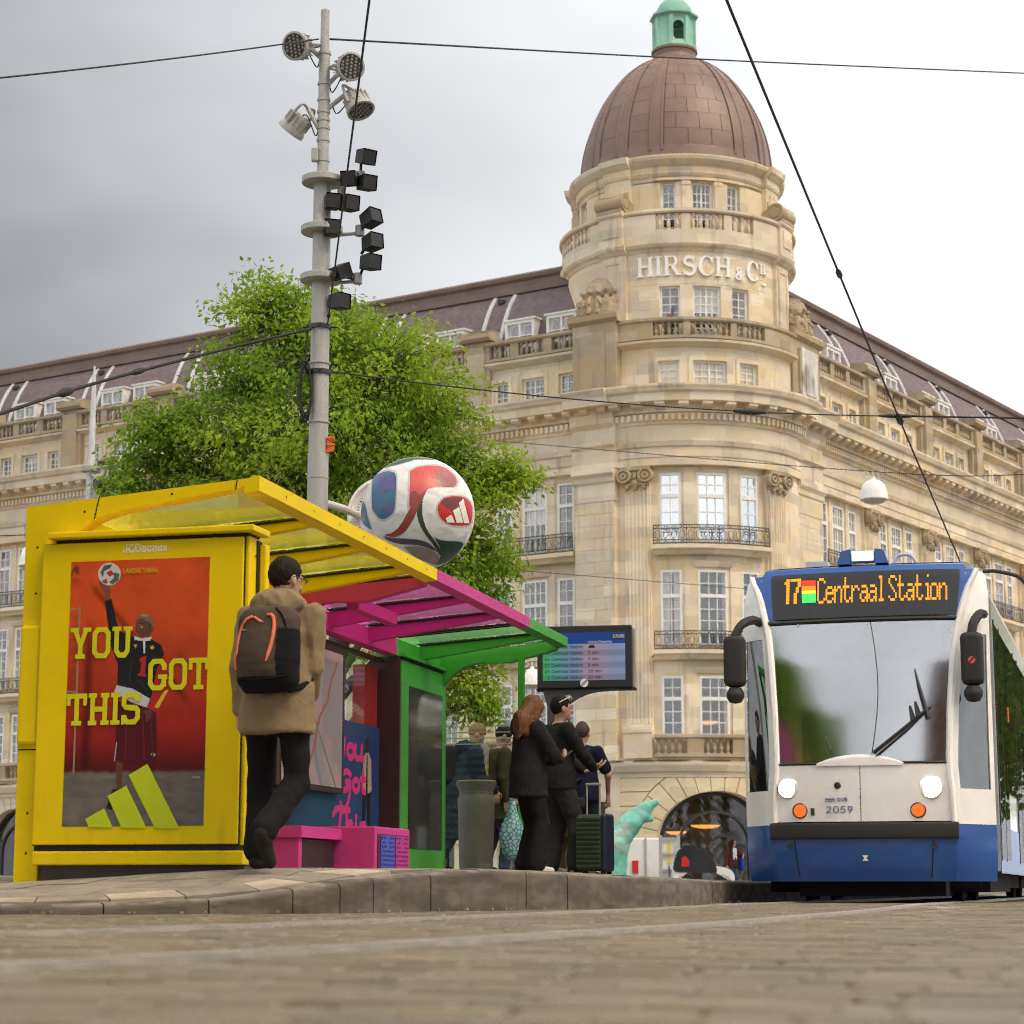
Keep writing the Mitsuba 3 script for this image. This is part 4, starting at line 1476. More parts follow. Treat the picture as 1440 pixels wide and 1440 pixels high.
s.cyl((-.05, .10, 2.2), (-.043, .10, 2.2), .008, sides=8)
s.cyl((-.05, .13, 2.2), (-.043, .13, 2.2), .008, sides=8)
s.put('lock', 'mat_black_gap', PC)
JC = text_poly('JCDecaux', .052, True)
JC = affinity.scale(JC, .88, 1, origin=(0, 0))
s = S()
s.poly(affinity.translate(JC, -.90, 2.232), .0335, .036, RXZ)
s.put('lettering', 'mat_print_white', PC)

s = S()
for (c0_, z0_, c1_, z1_) in ((-1.13, 2.47, -1.10, 2.615), (-.17, 2.62, -.16, 2.68), (-1.60, 1.0, -1.44, 1.0)):
    s.tube([(c0_, .028, z0_), (c1_, .028, z1_)], .004, 5)
for (c0_, z0_) in ((-1.52, .35), (-1.52, .6), (-1.52, 2.0), (-1.52, 2.3), (-1.2, 2.52), (-.6, 2.61)):
    s.lathe([(0, .004), (.006, .003), (.008, 0)], 8, (c0_, .028, z0_), R=frame_to((0, -1, 0)))
tag(s.put('bolts_and_joints', 'mat_black_gap', SH), kind='stuff')
s = S()
for a_ in np.arange(.5, 9, .55):
    s.lathe([(0, .004), (.006, .003), (.008, 0)], 8, (.0, a_, 2.648), R=frame_to((1, 0, 0)))
tag(s.put('beam_bolts', 'mat_dark_brown', SH), kind='stuff')

# ---- the poster: red wall, player holding up a ball, lettering, three bars
PW, PH = .942, 1.672
PU, PV = -1.248, 2.184


def poster_bg(p, n, uv):
    u, v = uv.x, uv.y
    c = mix((.66, .085, .020), (.30, .016, .014), smoothstep(.05, .75, v))
    c = c * (1 + .5 * (fbm(u * 5, v * 8, 0, 4) - .5))
    d = v - (.08 + .62 * (u - .18))
    c = c * (1 - .55 * smoothstep(.035, .0, dr.abs(d - .03)) * smoothstep(.12, .2, u) * smoothstep(.92, .8, u))
    c = c * (1 - .6 * smoothstep(.06, .0, dr.abs(u - .15)) * smoothstep(.2, .3, v))
    c = mix(c, mi.Color3f(.05, .008, .008), .8 * smoothstep(.66, .80, v))
    gcol = mix((.10, .085, .075), (.20, .175, .155), fbm(u * 12, v * 60, 3, 4))
    c = mix(c, gcol, smoothstep(.795, .815, v + .01 * fbm(u * 20, 0, 0, 2)))
    return mix(c, mi.Color3f(.03, .01, .01), .7 * smoothstep(.57, .66, fbm(u * 22, v * 34, 7, 3)) * smoothstep(.2, .02, u) * smoothstep(.12, .02, v))


M('poster_paper', proc(poster_bg), .4, spec=.15)
s = S()
s.add([[PU, -.036, PV], [PU + PW, -.036, PV], [PU + PW, -.036, PV - PH], [PU, -.036, PV - PH], [PU, -.030, PV], [PU + PW, -.030, PV], [PU + PW, -.030, PV - PH], [PU, -.030, PV - PH]], np.vstack([[[0, 2, 1], [0, 3, 2]], grid_faces(2, 4, True)]))
PO_ = s.put('poster', 'mat_poster_paper', PC, False, uv=np.array([[0, 0], [1, 0], [1, 1], [0, 1]] * 2, float))


def upoly(pts):
    """Points measured on the photographed sheet (its own corner grid), as a polygon in sheet metres."""
    out = []
    for x, y in pts:
        v = (y - 99 + .0235 * (x - 148)) / 1216
        u = (x - (148 - 48 * v)) / (637 + 8 * v)
        out.append((PU + u * PW, PV - v * PH))
    return Polygon(out).buffer(0)


pr_ = MB(SX)
_lay = [0]


def ink(pg, col, smooth_=0):
    _lay[0] += 1
    y = -.0362 - .00012 * _lay[0]
    pr_.poly(pg, -y - .0006, -y, RXZ, color=col)


def circ(x, y, r):
    return upoly([(x + r * math.cos(t), y + r * math.sin(t)) for t in np.linspace(0, 2 * PI, 24, endpoint=False)])


def soft(pg, r=.008):
    return pg.buffer(r).buffer(-2 * r).buffer(r)


FENCE = (.30, .22, .15)
ink(unary_union([upoly([(182, 305), (191, 305), (158, 1075), (150, 1075)]), upoly([(140, 312), (190, 318), (190, 324), (140, 320)]), upoly([(125, 696), (172, 700), (172, 708), (125, 704)])]), FENCE)
SKIN, DARK, MAR = (.12, .055, .035), (.018, .018, .02), (.085, .010, .016)
ink(upoly([(350, 1015), (382, 1015), (376, 1150), (352, 1160)]), SKIN)
ink(soft(upoly([(334, 1142), (380, 1148), (352, 1180), (330, 1238), (305, 1230), (318, 1190)])), DARK)
ink(soft(upoly([(355, 745), (535, 760), (540, 1018), (440, 1030), (345, 1018)])), MAR)
ink(upoly([(352, 930), (356, 930), (346, 1018), (341, 1018)]), (.5, .4, .38))
ink(soft(upoly([(476, 790), (510, 782), (520, 800), (498, 838), (486, 836), (488, 806)]), .004), SKIN)
ink(soft(upoly([(357, 668), (425, 684), (508, 730), (500, 776), (430, 752), (343, 705)])), (.52, .55, .60))
ink(soft(upoly([(560, 510), (578, 540), (592, 640), (586, 700), (535, 795), (493, 772), (520, 705), (528, 600)])), (.42, .025, .02))
for d in (0, 12, 24):
    ink(upoly([(588 - d * .6, 690 + d * .3), (592 - d * .6, 694 + d * .3), (546 - d * .5, 778 - d * .2), (540 - d * .5, 776 - d * .2)]), (.62, .42, .05))
ink(soft(upoly([(303, 285), (334, 272), (356, 380), (375, 425), (440, 452), (512, 458), (560, 488), (574, 530), (540, 600), (512, 735), (430, 688), (358, 672), (362, 575), (322, 470), (318, 400)])), DARK)
ink(soft(upoly([(272, 180), (290, 176), (300, 205), (318, 190), (330, 235), (326, 272), (306, 284), (300, 240), (282, 215)]), .004), (.20, .085, .05))
ink(upoly([(436, 445), (470, 458), (520, 450), (512, 468), (489, 470), (487, 526), (480, 526), (478, 470), (440, 465)]), (.62, .64, .68))
ink(soft(upoly([(446, 385), (462, 352), (500, 350), (526, 378), (524, 420), (500, 452), (462, 448), (444, 425)])), (.13, .06, .04))
ink(soft(upoly([(450, 372), (466, 350), (500, 346), (528, 372), (524, 415), (512, 385), (470, 366)]), .004), (.20, .14, .09))
ink(upoly([(458, 400), (478, 402), (474, 410), (458, 408)]), (.55, .45, .4))
ink(upoly([(463, 548), (484, 540), (493, 540), (485, 622), (492, 624), (490, 634), (452, 628), (454, 618), (464, 618), (470, 562), (460, 565)]), (.45, .03, .03))
ink(circ(520, 500, 9), (.55, .38, .05))
ink(upoly([(434, 486), (452, 486), (444, 504)]), (.55, .38, .05))
ink(unary_union([upoly([(511, 984), (518, 980), (521, 996)]), upoly([(520, 978), (526, 978), (522, 997)]), upoly([(528, 982), (534, 986), (524, 997)])]), (.6, .55, .55))
ink(circ(325, 158, 53), (.62, .60, .54))
for pgp, cc_ in (([(283, 150), (300, 118), (340, 112), (330, 130), (300, 145), (296, 176)], (.10, .12, .10)), ([(345, 150), (372, 158), (366, 190), (340, 206), (322, 196), (345, 180)], (.10, .14, .11)), ([(310, 150), (336, 140), (346, 158), (326, 172)], (.42, .05, .04)), ([(288, 190), (312, 178), (318, 204), (300, 200)], (.42, .06, .05))):
    ink(soft(upoly(pgp), .004), cc_)
YEL = (.66, .64, .012)


def varsity(ch):
    W = .20
    if ch == 'O':
        return Polygon([(.18, 0), (.62, 0), (.80, .18), (.80, .82), (.62, 1), (.18, 1), (0, .82), (0, .18)]).difference(Polygon([(.28, .16), (.52, .16), (.6, .25), (.6, .75), (.52, .84), (.28, .84), (.2, .75), (.2, .25)])), .80
    if ch == 'G':
        g, w = varsity('O')
        return unary_union([g.difference(sbox(.5, .42, .9, .64)), sbox(.44, .36, .84, .50), sbox(.60, .1, .80, .45)]), .84
    if ch == 'U':
        g = Polygon([(.1, 1), (.1, .2), (.28, 0), (.62, 0), (.8, .2), (.8, 1), (.6, 1), (.6, .26), (.53, .17), (.37, .17), (.3, .26), (.3, 1)])
        return unary_union([g, sbox(0, .86, .40, 1), sbox(.50, .86, .90, 1)]), .90
    if ch == 'Y':
        return unary_union([Polygon([(.08, 1), (.30, 1), (.46, .62), (.62, 1), (.84, 1), (.56, .42), (.56, 0), (.36, 0), (.36, .42)]), sbox(0, .86, .36, 1), sbox(.56, .86, .92, 1), sbox(.24, 0, .68, .14)]), .92
    if ch == 'T':
        return unary_union([sbox(.34, 0, .54, 1), sbox(0, .84, .88, 1), sbox(0, .62, .16, 1), sbox(.72, .62, .88, 1), sbox(.22, 0, .66, .14)]), .88
    if ch == 'H':
        return unary_union([sbox(.08, 0, .28, 1), sbox(.62, 0, .82, 1), sbox(.2, .42, .7, .58)] + [sbox(x, y, x + .36, y + .14) for x in (0, .54) for y in (0, .86)]), .90
    if ch == 'I':
        return unary_union([sbox(.1, 0, .3, 1), sbox(0, 0, .4, .14), sbox(0, .86, .4, 1)]), .40
    o = Polygon([(.18, 0), (.62, 0), (.80, .18), (.80, .46), (.66, .60), (.2, .62), (.2, .78), (.27, .84), (.5, .84), (.6, .72), (.78, .72), (.78, 1), (.66, 1), (.6, .94), (.52, 1), (.18, 1), (0, .82), (0, .60), (.14, .46), (.6, .42), (.6, .24), (.52, .16), (.28, .16), (.2, .30), (0, .30), (0, 0), (.12, 0), (.16, .06)])
    return o.buffer(0), .80


def word(txt, x0, x1, ytop, ybot, gap=.07):
    """Block lettering set between two corners of the sheet grid."""
    gs, x = [], 0
    for ch in txt:
        g, w = varsity(ch)
        gs.append(affinity.translate(g, x, 0))
        x += w + gap
    g = unary_union(gs)
    W = x - gap
    b = upoly([(x0, ybot), (x1, ybot), (x1, ytop), (x0, ytop)]).bounds
    return affinity.affine_transform(g, [(b[2] - b[0]) / W, 0, 0, b[3] - b[1], b[0], b[1]])


FOLD, HI = (.032, .032, .036), (.17, .085, .055)
for pgp in ([(368, 470), (376, 470), (392, 560), (384, 560)], [(420, 560), (428, 556), (420, 660), (410, 664)], [(330, 330), (336, 328), (352, 400), (346, 402)], [(530, 520), (538, 524), (520, 640), (512, 636)], [(450, 640), (500, 690), (495, 698), (446, 650)]):
    ink(soft(upoly(pgp), .002), FOLD)
for pgp in ([(400, 770), (408, 770), (400, 1010), (390, 1012)], [(470, 780), (478, 780), (488, 1015), (478, 1015)], [(510, 800), (516, 800), (524, 1000), (518, 1002)]):
    ink(soft(upoly(pgp), .002), (.13, .02, .026))
ink(soft(upoly([(452, 392), (462, 376), (474, 384), (470, 408), (458, 420)]), .003), HI)
ink(upoly([(462, 384), (474, 387), (473, 391), (462, 388)]), (.02, .012, .01))
ink(upoly([(448, 400), (443, 410), (452, 410)]), HI)
ink(soft(upoly([(508, 392), (516, 390), (516, 412), (509, 412)]), .002), (.09, .04, .028))
ink(soft(upoly([(466, 350), (486, 345), (512, 352), (500, 360), (474, 358)]), .003), (.36, .27, .16))
for k_ in range(5):
    ink(upoly([(702 + 7 * k_, 1082), (706 + 7 * k_, 1082), (705 + 7 * k_, 1090), (701 + 7 * k_, 1090)]), (.5, .45, .4))
for k_ in range(7):
    ink(upoly([(150 - k_ * .4, 340 + 50 * k_), (182 - k_ * 2.2, 365 + 50 * k_), (182 - k_ * 2.2, 367 + 50 * k_), (150 - k_ * .4, 342 + 50 * k_)]), (.2, .10, .06))
    ink(upoly([(182 - k_ * 2.2, 340 + 50 * k_), (184 - k_ * 2.2, 342 + 50 * k_), (150 - k_ * .4, 367 + 50 * k_), (150 - k_ * .4, 365 + 50 * k_)]), (.2, .10, .06))
ink(word('YOU', 146, 428, 408, 545), YEL)
ink(word('GOT', 505, 775, 553, 690), YEL)
ink(word('THIS', 128, 462, 712, 850), YEL)
LY = affinity.scale(text_poly('LAMINE YAMAL', .030, True), .78, 1, origin=(0, 0))
o_ = upoly([(388, 156), (400, 156), (400, 150)]).bounds
ink(affinity.translate(LY, o_[0], o_[1]), (.60, .42, .02))
ink(unary_union([upoly([(210, 1280), (298, 1230), (338, 1316), (226, 1316)]), upoly([(313, 1175), (400, 1127), (492, 1316), (376, 1316)]), upoly([(410, 1080), (497, 1028), (641, 1316), (529, 1316)])]), (.52, .62, .02))
pr_.put('print', 'mat_print', PC)

# ---- back wall: glass, map case, printed film, second poster case
def back(a0, a1, z0, z1, c=-1.5, th=.012):
    s = S()
    s.bb(c - th / 2, c + th / 2, a0, a1, z0, z1)
    return s


for a0, a1 in ((.25, 2.1), (2.12, 4.0), (4.2, 5.6), (5.62, 7.3)):
    s = S()
    s.add([[-1.5, a0, .42], [-1.5, a1, .42], [-1.5, a1, 2.36], [-1.5, a0, 2.36]], [[0, 1, 2], [0, 2, 3]])
    s.put('glass_wall', 'mat_clear', SH)
s = S()
for z_ in (2.3, .42):
    s.bb(-1.53, -1.47, .2, 7.4, z_, z_ + .035)
s.put('glass_rail', 'mat_dark_brown', SH)
RYZ = np.array([[0, 0, 1], [1, 0, 0], [0, 1, 0.]])          # polygon (along a, z), extruded along c
s = S()
s.rbox((-1.44, 5.15, 1.62), (.06, 1.75, 1.30), .01)
MC = s.put('map_case', 'mat_dark_brown', SH)


def map_fn(p, n, uv):
    u, v = uv.x, uv.y
    f = fbm(u * 4, v * 4, 2, 4)
    c = mix((.42, .36, .33), (.30, .34, .30), smoothstep(.4, .6, f))
    c = mix(c, mi.Color3f(.20, .30, .33), smoothstep(.035, .015, dr.abs(u - .35 - .3 * v * v - .1 * (f - .5))))
    c = mix(c, mi.Color3f(.34, .16, .08), smoothstep(.022, .01, dr.abs(u + .55 * v - .9 - .12 * (f - .5))))
    c = mix(c, mi.Color3f(.12, .30, .16), smoothstep(.018, .008, dr.abs(u - .8 * v - .1)))
    c = mix(c, mi.Color3f(.38, .22, .3), .7 * smoothstep(.6, .7, noise(u * 30, v * 60, 1)) * smoothstep(.5, .3, u))
    return mix(c, mi.Color3f(.5, .46, .42), smoothstep(.08, .04, v))


M('map_paper', proc(map_fn), .3)
s = S()
s.add([[-1.405, 4.36, 1.02], [-1.405, 5.94, 1.02], [-1.405, 5.94, 2.22], [-1.405, 4.36, 2.22]], [[0, 1, 2], [0, 2, 3]])
s.put('map_sheet', 'mat_map_paper', MC, uv=np.array([[0, 1], [1, 1], [1, 0], [0, 0]], float))


def film_fn(p, n, uv):
    u, v = uv.x, uv.y
    c = mix((.015, .075, .13), (.01, .02, .03), smoothstep(.35, .75, fbm(u * 5, v * 2.5, 1, 3)))
    c = mix(c, mi.Color3f(.02, .06, .16), smoothstep(.66, .72, u))
    return mix(c, mi.Color3f(.10, .065, .05), smoothstep(.66, .72, u) * smoothstep(.76, .82, v))


M('film', proc(film_fn), .35)
s = S()
s.add([[-1.485, 3.0, .45], [-1.485, 7.32, .45], [-1.485, 7.32, 1.66], [-1.485, 3.0, 1.66], [-1.495, 3.0, .45], [-1.495, 7.32, .45], [-1.495, 7.32, 1.66], [-1.495, 3.0, 1.66]], np.vstack([[[0, 1, 2], [0, 2, 3]], grid_faces(2, 4, True)]))
FM = s.put('printed_film', 'mat_film', SH, uv=np.array([[0, 1], [1, 1], [1, 0], [0, 0]] * 2, float))
scr = {
    'You': [[(0, 1), (.02, .7), (.2, .6), (.42, 1), (.38, .5), (.25, -.35), (.05, -.3)], arc(.72, .62, .16, .22, 90, 450), [(.95, .85), (.95, .5), (1.1, .4), (1.25, .55), (1.27, .86), (1.25, .45), (1.35, .4)]],
    'Got': [[(.5, .95), (.3, 1.05), (.02, .8), (.05, .45), (.3, .4), (.5, .65), (.3, .66), (.5, .65), (.42, .0), (.2, -.35), (.05, -.1)], arc(.78, .6, .15, .2, 90, 450), [(1.12, 1.1), (1.1, .5), (1.22, .4)], [(1.0, .84), (1.28, .86)]],
    'This': [[(0, .8), (.2, 1.02), (.75, 1.0)], [(.38, 1.0), (.3, .5), (.28, .1)], [(.62, 1.0), (.62, .1), (.68, .5), (.85, .56), (.86, .1), (.92, .1)], [(1.06, .55), (1.05, .15), (1.14, .1)], [(1.07, .76), (1.08, .8)], [(1.5, .58), (1.3, .52), (1.36, .36), (1.5, .22), (1.34, .08), (1.22, .16)]]}
tx = S()
for k, (wd, a0, z0) in enumerate((('You', 5.98, 1.22), ('Got', 6.12, .92), ('This', 5.95, .58))):
    for ln in scr[wd]:
        g_ = LineString(spline([(x * .62 + a0, y * .26 + z0) for x, y in ln], 6)).buffer(.030)
        tx.poly(g_, -1.4845, -1.481, RYZ)
M('pink_ink', (.62, .045, .22), .4)
tx.put('script_lettering', 'mat_pink_ink', SH)
mf = S()
def mink(pts, col, l, r=.012):
    mf.poly(soft(Polygon(pts), r), -1.4845 + .001 * l, -1.4838 + .001 * l, RYZ, color=col)
mink([(6.80, .66), (6.88, .66), (6.92, 1.05), (6.98, .66), (7.06, .66), (7.04, 1.18), (6.82, 1.18)], (.02, .02, .022), 1)
mink([(6.78, 1.05), (6.82, 1.35), (6.9, 1.40), (6.98, 1.40), (7.06, 1.33), (7.08, 1.05), (7.0, 1.02), (6.86, 1.02)], (.45, .38, .25), 2)
mink([(6.88, 1.42), (6.88, 1.50), (6.92, 1.54), (6.97, 1.52), (6.98, 1.42), (6.93, 1.39)], (.05, .03, .022), 3, .006)
mink([(6.90, 1.02), (6.915, 1.38), (6.94, 1.38), (6.955, 1.02)], (.03, .03, .03), 4, .002)
mf.put('film_figure', 'mat_print', SH)
# far case with a dark glazed poster
s = S()
s.rbox((-1.42, 8.28, 1.29), (.22, 1.62, 2.10), .01)
FC = s.put('green_case', 'mat_green', SH)
s = S()
s.bb(-1.60, -1.32, 7.44, 7.463, .25, 2.36)
s.put('case_side', 'mat_dark_brown', FC)
s = S()
s.bb(-1.62, -1.27, 7.44, 9.12, 2.365, 2.40)
s.put('case_cap', 'mat_green', FC)
s = S()
s.bb(-1.6, -1.30, 7.46, 9.08, 2.342, 2.364)
s.put('case_gap', 'mat_black_gap', FC)


def dark_poster(p, n, uv):
    u, v = uv.x, uv.y
    f = fbm(u * 3, v * 5, 4, 4)
    c = mix((.075, .06, .05), (.03, .028, .025), smoothstep(.3, .6, v))
    c = mix(c, mi.Color3f(.22, .17, .20), smoothstep(.08, .0, dr.abs(v - .20)) * .8)
    return c * (1 + .9 * (f - .5))


M('dark_poster', proc(dark_poster), .06, spec=.8)
s = S()
s.add([[-1.303, 7.72, .52], [-1.303, 8.92, .52], [-1.303, 8.92, 2.10], [-1.303, 7.72, 2.10], [-1.312, 7.72, .52], [-1.312, 8.92, .52], [-1.312, 8.92, 2.10], [-1.312, 7.72, 2.10]], np.vstack([[[0, 1, 2], [0, 2, 3]], grid_faces(2, 4, True)]))
s.put('glazed_poster', 'mat_dark_poster', FC, uv=np.array([[0, 1], [1, 1], [1, 0], [0, 0]] * 2, float))
s = S()
s.bb(-1.66, -1.54, 7.0, 7.4, .3, 2.25)
s.put('red_post', M('red_panel', (.42, .035, .03), .5), SH)
# far end glass with frosted stripes
s = S()
s.add([[-1.38, 9.0, .35], [-.46, 9.0, .35], [-.46, 9.0, 1.95], [-1.38, 9.0, 1.95]], [[0, 1, 2], [0, 2, 3]])
s.put('end_glass', 'mat_clear', SH)
M('frost', (.42, .50, .42), .6)
s = S()
for z_ in (1.60, 1.66, 1.72, 1.78):
    s.bb(-1.38, -.5, 8.985, 8.99, z_, z_ + .012)
s.put('frosted_stripe', 'mat_frost', SH)

# ---- bench: pink frame with a seat and a side box of perforated panels
BN = thing('bench', 'pink bench with a perforated side box under the pink part of the shelter', 'bench')
s = S()
s.rbox((-.92, 5.1, .44), (.52, 1.0, .40), .012)
BX = s.put('side_box', 'mat_pink', BN)
s = S()
s.bb(-.655, -.648, 4.66, 5.54, .30, .58)
s.put('recess', M('recess', (.10, .02, .08), .8), BX)
M('perf_blue', (.06, .09, .42), .5)
M('perf_pink', (.40, .04, .25), .5)
M('hole', (.01, .01, .015), .9)
for k, (a0, a1, m) in enumerate(((4.70, 5.08, 'perf_blue'), (5.12, 5.50, 'perf_pink'))):
    pg = sbox(a0, .30, a1, .57)
    holes = []
    for i in range(8):
        for j in range(7):
            x, y = a0 + .03 + i * .045 + (j % 2) * .022, .325 + j * .037
            if x < a1 - .015 and not (a0 + .12 < x < a0 + .22 and .45 < y):
                holes.append(Point(x, y).buffer(.0145, 3))
    s = S()
    s.poly(pg.difference(unary_union(holes)), -.644, -.636, RYZ)
    s.put('perforated_panel', 'mat_' + m, BX)
s = S()
s.bb(-1.40, -.95, 3.6, 4.6, .53, .62)
s.put('seat', 'mat_pink', BN)
s = S()
s.bb(-1.40, -.98, 3.62, 3.70, .2, .53)
s.put('leg', 'mat_pink', BN)
s = S()
s.bb(-1.38, -1.0, 3.75, 4.55, .25, .52)
s.put('heater', M('heater', (.02, .022, .02), .4), BN)

# ------------------------------------------------------------------ tram
M('tram_white', vary((.84, .825, .79), .10, 4., zs=2.), .22, coat=.6)
M('tram_blue', (.016, .085, .33), .2, coat=.8)
M('tram_black', (.012, .012, .013), .25, spec=.6)
M('chrome', (.75, .74, .68), .18, metal=.9)
M('rubber', (.022, .021, .020), .65)
M('under', (.012, .011, .010), .85)
M('steel_dark', (.06, .06, .06), .4, metal=.6)
scene['mat_windscreen'] = {'type': 'blendbsdf', 'weight': .46, 'a': {'type': 'thindielectric', 'specular_transmittance': rgb((.45, .47, .46))}, 'b': {'type': 'twosided', 'b': {'type': 'roughconductor', 'material': 'none', 'alpha': .03, 'specular_reflectance': rgb([.93, .95, .97])}}}
scene['mat_side_glass'] = {'type': 'blendbsdf', 'weight': .35, 'a': {'type': 'twosided', 'b': {'type': 'diffuse', 'reflectance': rgb((.012, .013, .012))}}, 'b': {'type': 'twosided', 'b': {'type': 'conductor', 'material': 'none', 'specular_reflectance': rgb([.93, .95, .95])}}}
M('side_paint', (.50, .52, .50), .08, coat=1., spec=.8)
LEDA = emit('led', (1., .33, .015), .34)
HEADL = emit('headlamp', (1., .95, .80), 14.)
DIPL = emit('dipped_lamp', (1., .97, .70), 1.2)
BEACON = emit('beacon_lens', (1., 1., .95), .6)
ORANGE = emit('orange_lens', (1., .18, .015), .20)

TX = np.eye(4)
TX[:3, 0], TX[:3, 1], TX[:3, 3] = np.r_[TR_, 0], np.r_[TB, 0], np.r_[TO, 0]
TM = thing('tram', 'blue and white tram with lit headlamps and an orange destination display for route 17', 'tram')
ZL = np.array([.20, .34, .48, .60, .75, 1.05, 1.30, 1.8, 2.3, 2.70, 2.95, 3.17, 3.26])
WF = np.array([.83, .85, .86, .865, .865, .855, .835, .86, .905, .955, .985, 1.0, .97])
YF = np.array([.10, .04, .01, .0, .0, .0, .012, .075, .17, .28, .36, .43, .52])
YC = np.array([.66, .62, .60, .60, .58, .56, .56, .56, .57, .60, .66, .76, .95])
HB = np.array([1.18, 1.195, 1.20, 1.20, 1.20, 1.20, 1.20, 1.20, 1.20, 1.20, 1.20, 1.17, 1.08])


def tf(name, z):
    return np.interp(z, ZL, {'w': WF, 'f': YF, 'c': YC, 'h': HB}[name])


def fy(x, z):
    """Front surface: leaning back above the waist, gently bowed."""
    w = tf('w', z)
    return tf('f', z) + .10 * (np.abs(x) / w) ** 2.4


def front(mb, x0, x1, z0, z1, lift=0., n=18, m=14):
    """x0, x1: fractions of the front's half width, or functions of z."""
    z = np.linspace(z0, z1, m)
    a = x0(z) if callable(x0) else x0 * tf('w', z)
    b = x1(z) if callable(x1) else x1 * tf('w', z)
    t = np.linspace(0, 1, n)
    X = a[:, None] * (1 - t) + b[:, None] * t
    Z = np.broadcast_to(z[:, None], X.shape)
    return mb.sheet(np.stack([X, fy(X, Z) - lift, Z], -1))


def cheek(mb, side, z0, z1, u0=0., u1=1., lift=0., n=7, m=14):
    z = np.linspace(z0, z1, m)
    u = np.linspace(u0, u1, n)
    w, h, c = tf('w', z), tf('h', z), tf('c', z)
    f = fy(w, z)
    X = w[:, None] + (h - w)[:, None] * u
    Y = f[:, None] + (c - f)[:, None] * (u ** 1.25)
    return mb.sheet(np.stack([side * (X + lift * .8), Y - lift * .5, np.broadcast_to(z[:, None], X.shape)], -1))


def Tm(): return MB(TX)


def tput(mb, name, mat, parent=None, smooth=40, **k):
    return mb.put(name, mat, TM if parent is None else parent, smooth, **k)


s = Tm()
front(s, -1, 1, .20, .62)
for q in (-1, 1):
    cheek(s, q, .20, .73)
tput(s, 'skirt', 'mat_tram_blue')
SKK = TM + '__skirt'
for x in (-.70, .66):
    s = Tm()
    R_ = frame_to((0, -1, 0))
    s.lathe([(.0, .012), (.012, .012), (.014, .02), (.028, .02), (.03, 0)], 14, (x, float(fy(x, .53)) - .0, .53), R=R_)
    tput(s, 'tow_plug', 'mat_steel_dark', SKK)
s = Tm()
s.poly(unary_union([Polygon([(-.03, .02), (.03, .02), (.008, -.005), (.03, -.03), (-.03, -.03), (-.008, -.005)])]), -.004, .004, RXZ, (.02, -.004, .42))
tput(s, 'emblem', 'mat_print_white', SKK)
for q in (-.62, .62):
    s = Tm()
    z = np.linspace(.24, .58, 8)
    s.tube(np.c_[q + .10 * (z - .24) * np.sign(q), fy(q, z) - .002, z], .006, 5)
    tput(s, 'panel_joint', 'mat_tram_black', SKK)
s = Tm()
xs_ = np.linspace(-.885, .885, 15)
for dz, (lo, hi) in enumerate([(.592, .745)]):
    yy = np.array([float(fy(min(abs(x), .86), .68)) for x in xs_])
    P = [np.c_[xs_, yy + o, np.full(15, z)] for o, z in ((.06, lo), (-.035, lo), (-.05, lo + .02), (-.05, hi - .02), (-.035, hi), (.06, hi))]
    s.sheet(np.stack(P))
    for e in (0, 14):
        s.add([p[e] for p in P], [[0, 1, 2], [0, 2, 5], [2, 3, 5], [3, 4, 5]])
tput(s, 'bumper', 'mat_rubber')
# white nose with its raised middle
s = Tm()
front(s, -1, 1, .75, 1.30, .004)
tput(s, 'nose_panel', 'mat_tram_white')
NP_ = TM + '__nose_panel'
s = Tm()
xb = np.linspace(-.42, .40, 22)
top = 1.30 + .085 * np.clip(1 - (np.abs(xb + .01) / .42) ** 2.2, 0, 1)
P = []
for t in np.linspace(0, 1, 4):
    z = 1.28 + (top - 1.28) * t
    P.append(np.c_[xb, fy(xb, z) - .022, z])
P.append(np.c_[xb, fy(xb, top) + .02, top + .004])
s.sheet(np.stack(P))
tput(s, 'nose_bulge', 'mat_tram_white', NP_, True)
s = Tm()
z = np.linspace(.76, 1.36, 8)
s.tube(np.c_[np.full(8, -.01), fy(0, z) - .005, z], .0035, 4)
s.tube(np.c_[np.linspace(-.84, .84, 16), fy(np.linspace(-.84, .84, 16), .752) - .003, np.full(16, .752)], .006, 4)
for q in (-1, 1):
    z = np.linspace(.76, 1.30, 8)
    s.tube(np.c_[q * (tf('w', z) - .012), fy(tf('w', z), z) - .008, z], .006, 4)
tput(s, 'panel_joint', 'mat_tram_black', NP_)


def lamp(name, x, z, r, mat, em, parent=NP_, rim='mat_chrome'):
    y = float(fy(x, z)) - .004
    R_ = frame_to((0, -1, 0))
    s = Tm()
    s.lathe([(r * 1.18, -.01), (r * 1.18, .014), (r * 1.05, .022), (r, .012), (r, -.01)], 28, (x, y, z), R=R_)
    k = tput(s, name, rim, parent)
    s = Tm()
    s.lathe([(0, .02), (r * .5, .017), (r * .85, .012), (r * .99, .004), (r * .99, -.005)], 28, (x, y, z), R=R_)
    v, f = s.get()
    a_ = np.cross(v[f[60, 1]] - v[f[60, 0]], v[f[60, 2]] - v[f[60, 0]])
    f = f[:, ::-1] if a_ @ np.r_[TB, 0] > 0 else f
    put('lens', (v, f), mat, k, True, emitter=em)
    return k


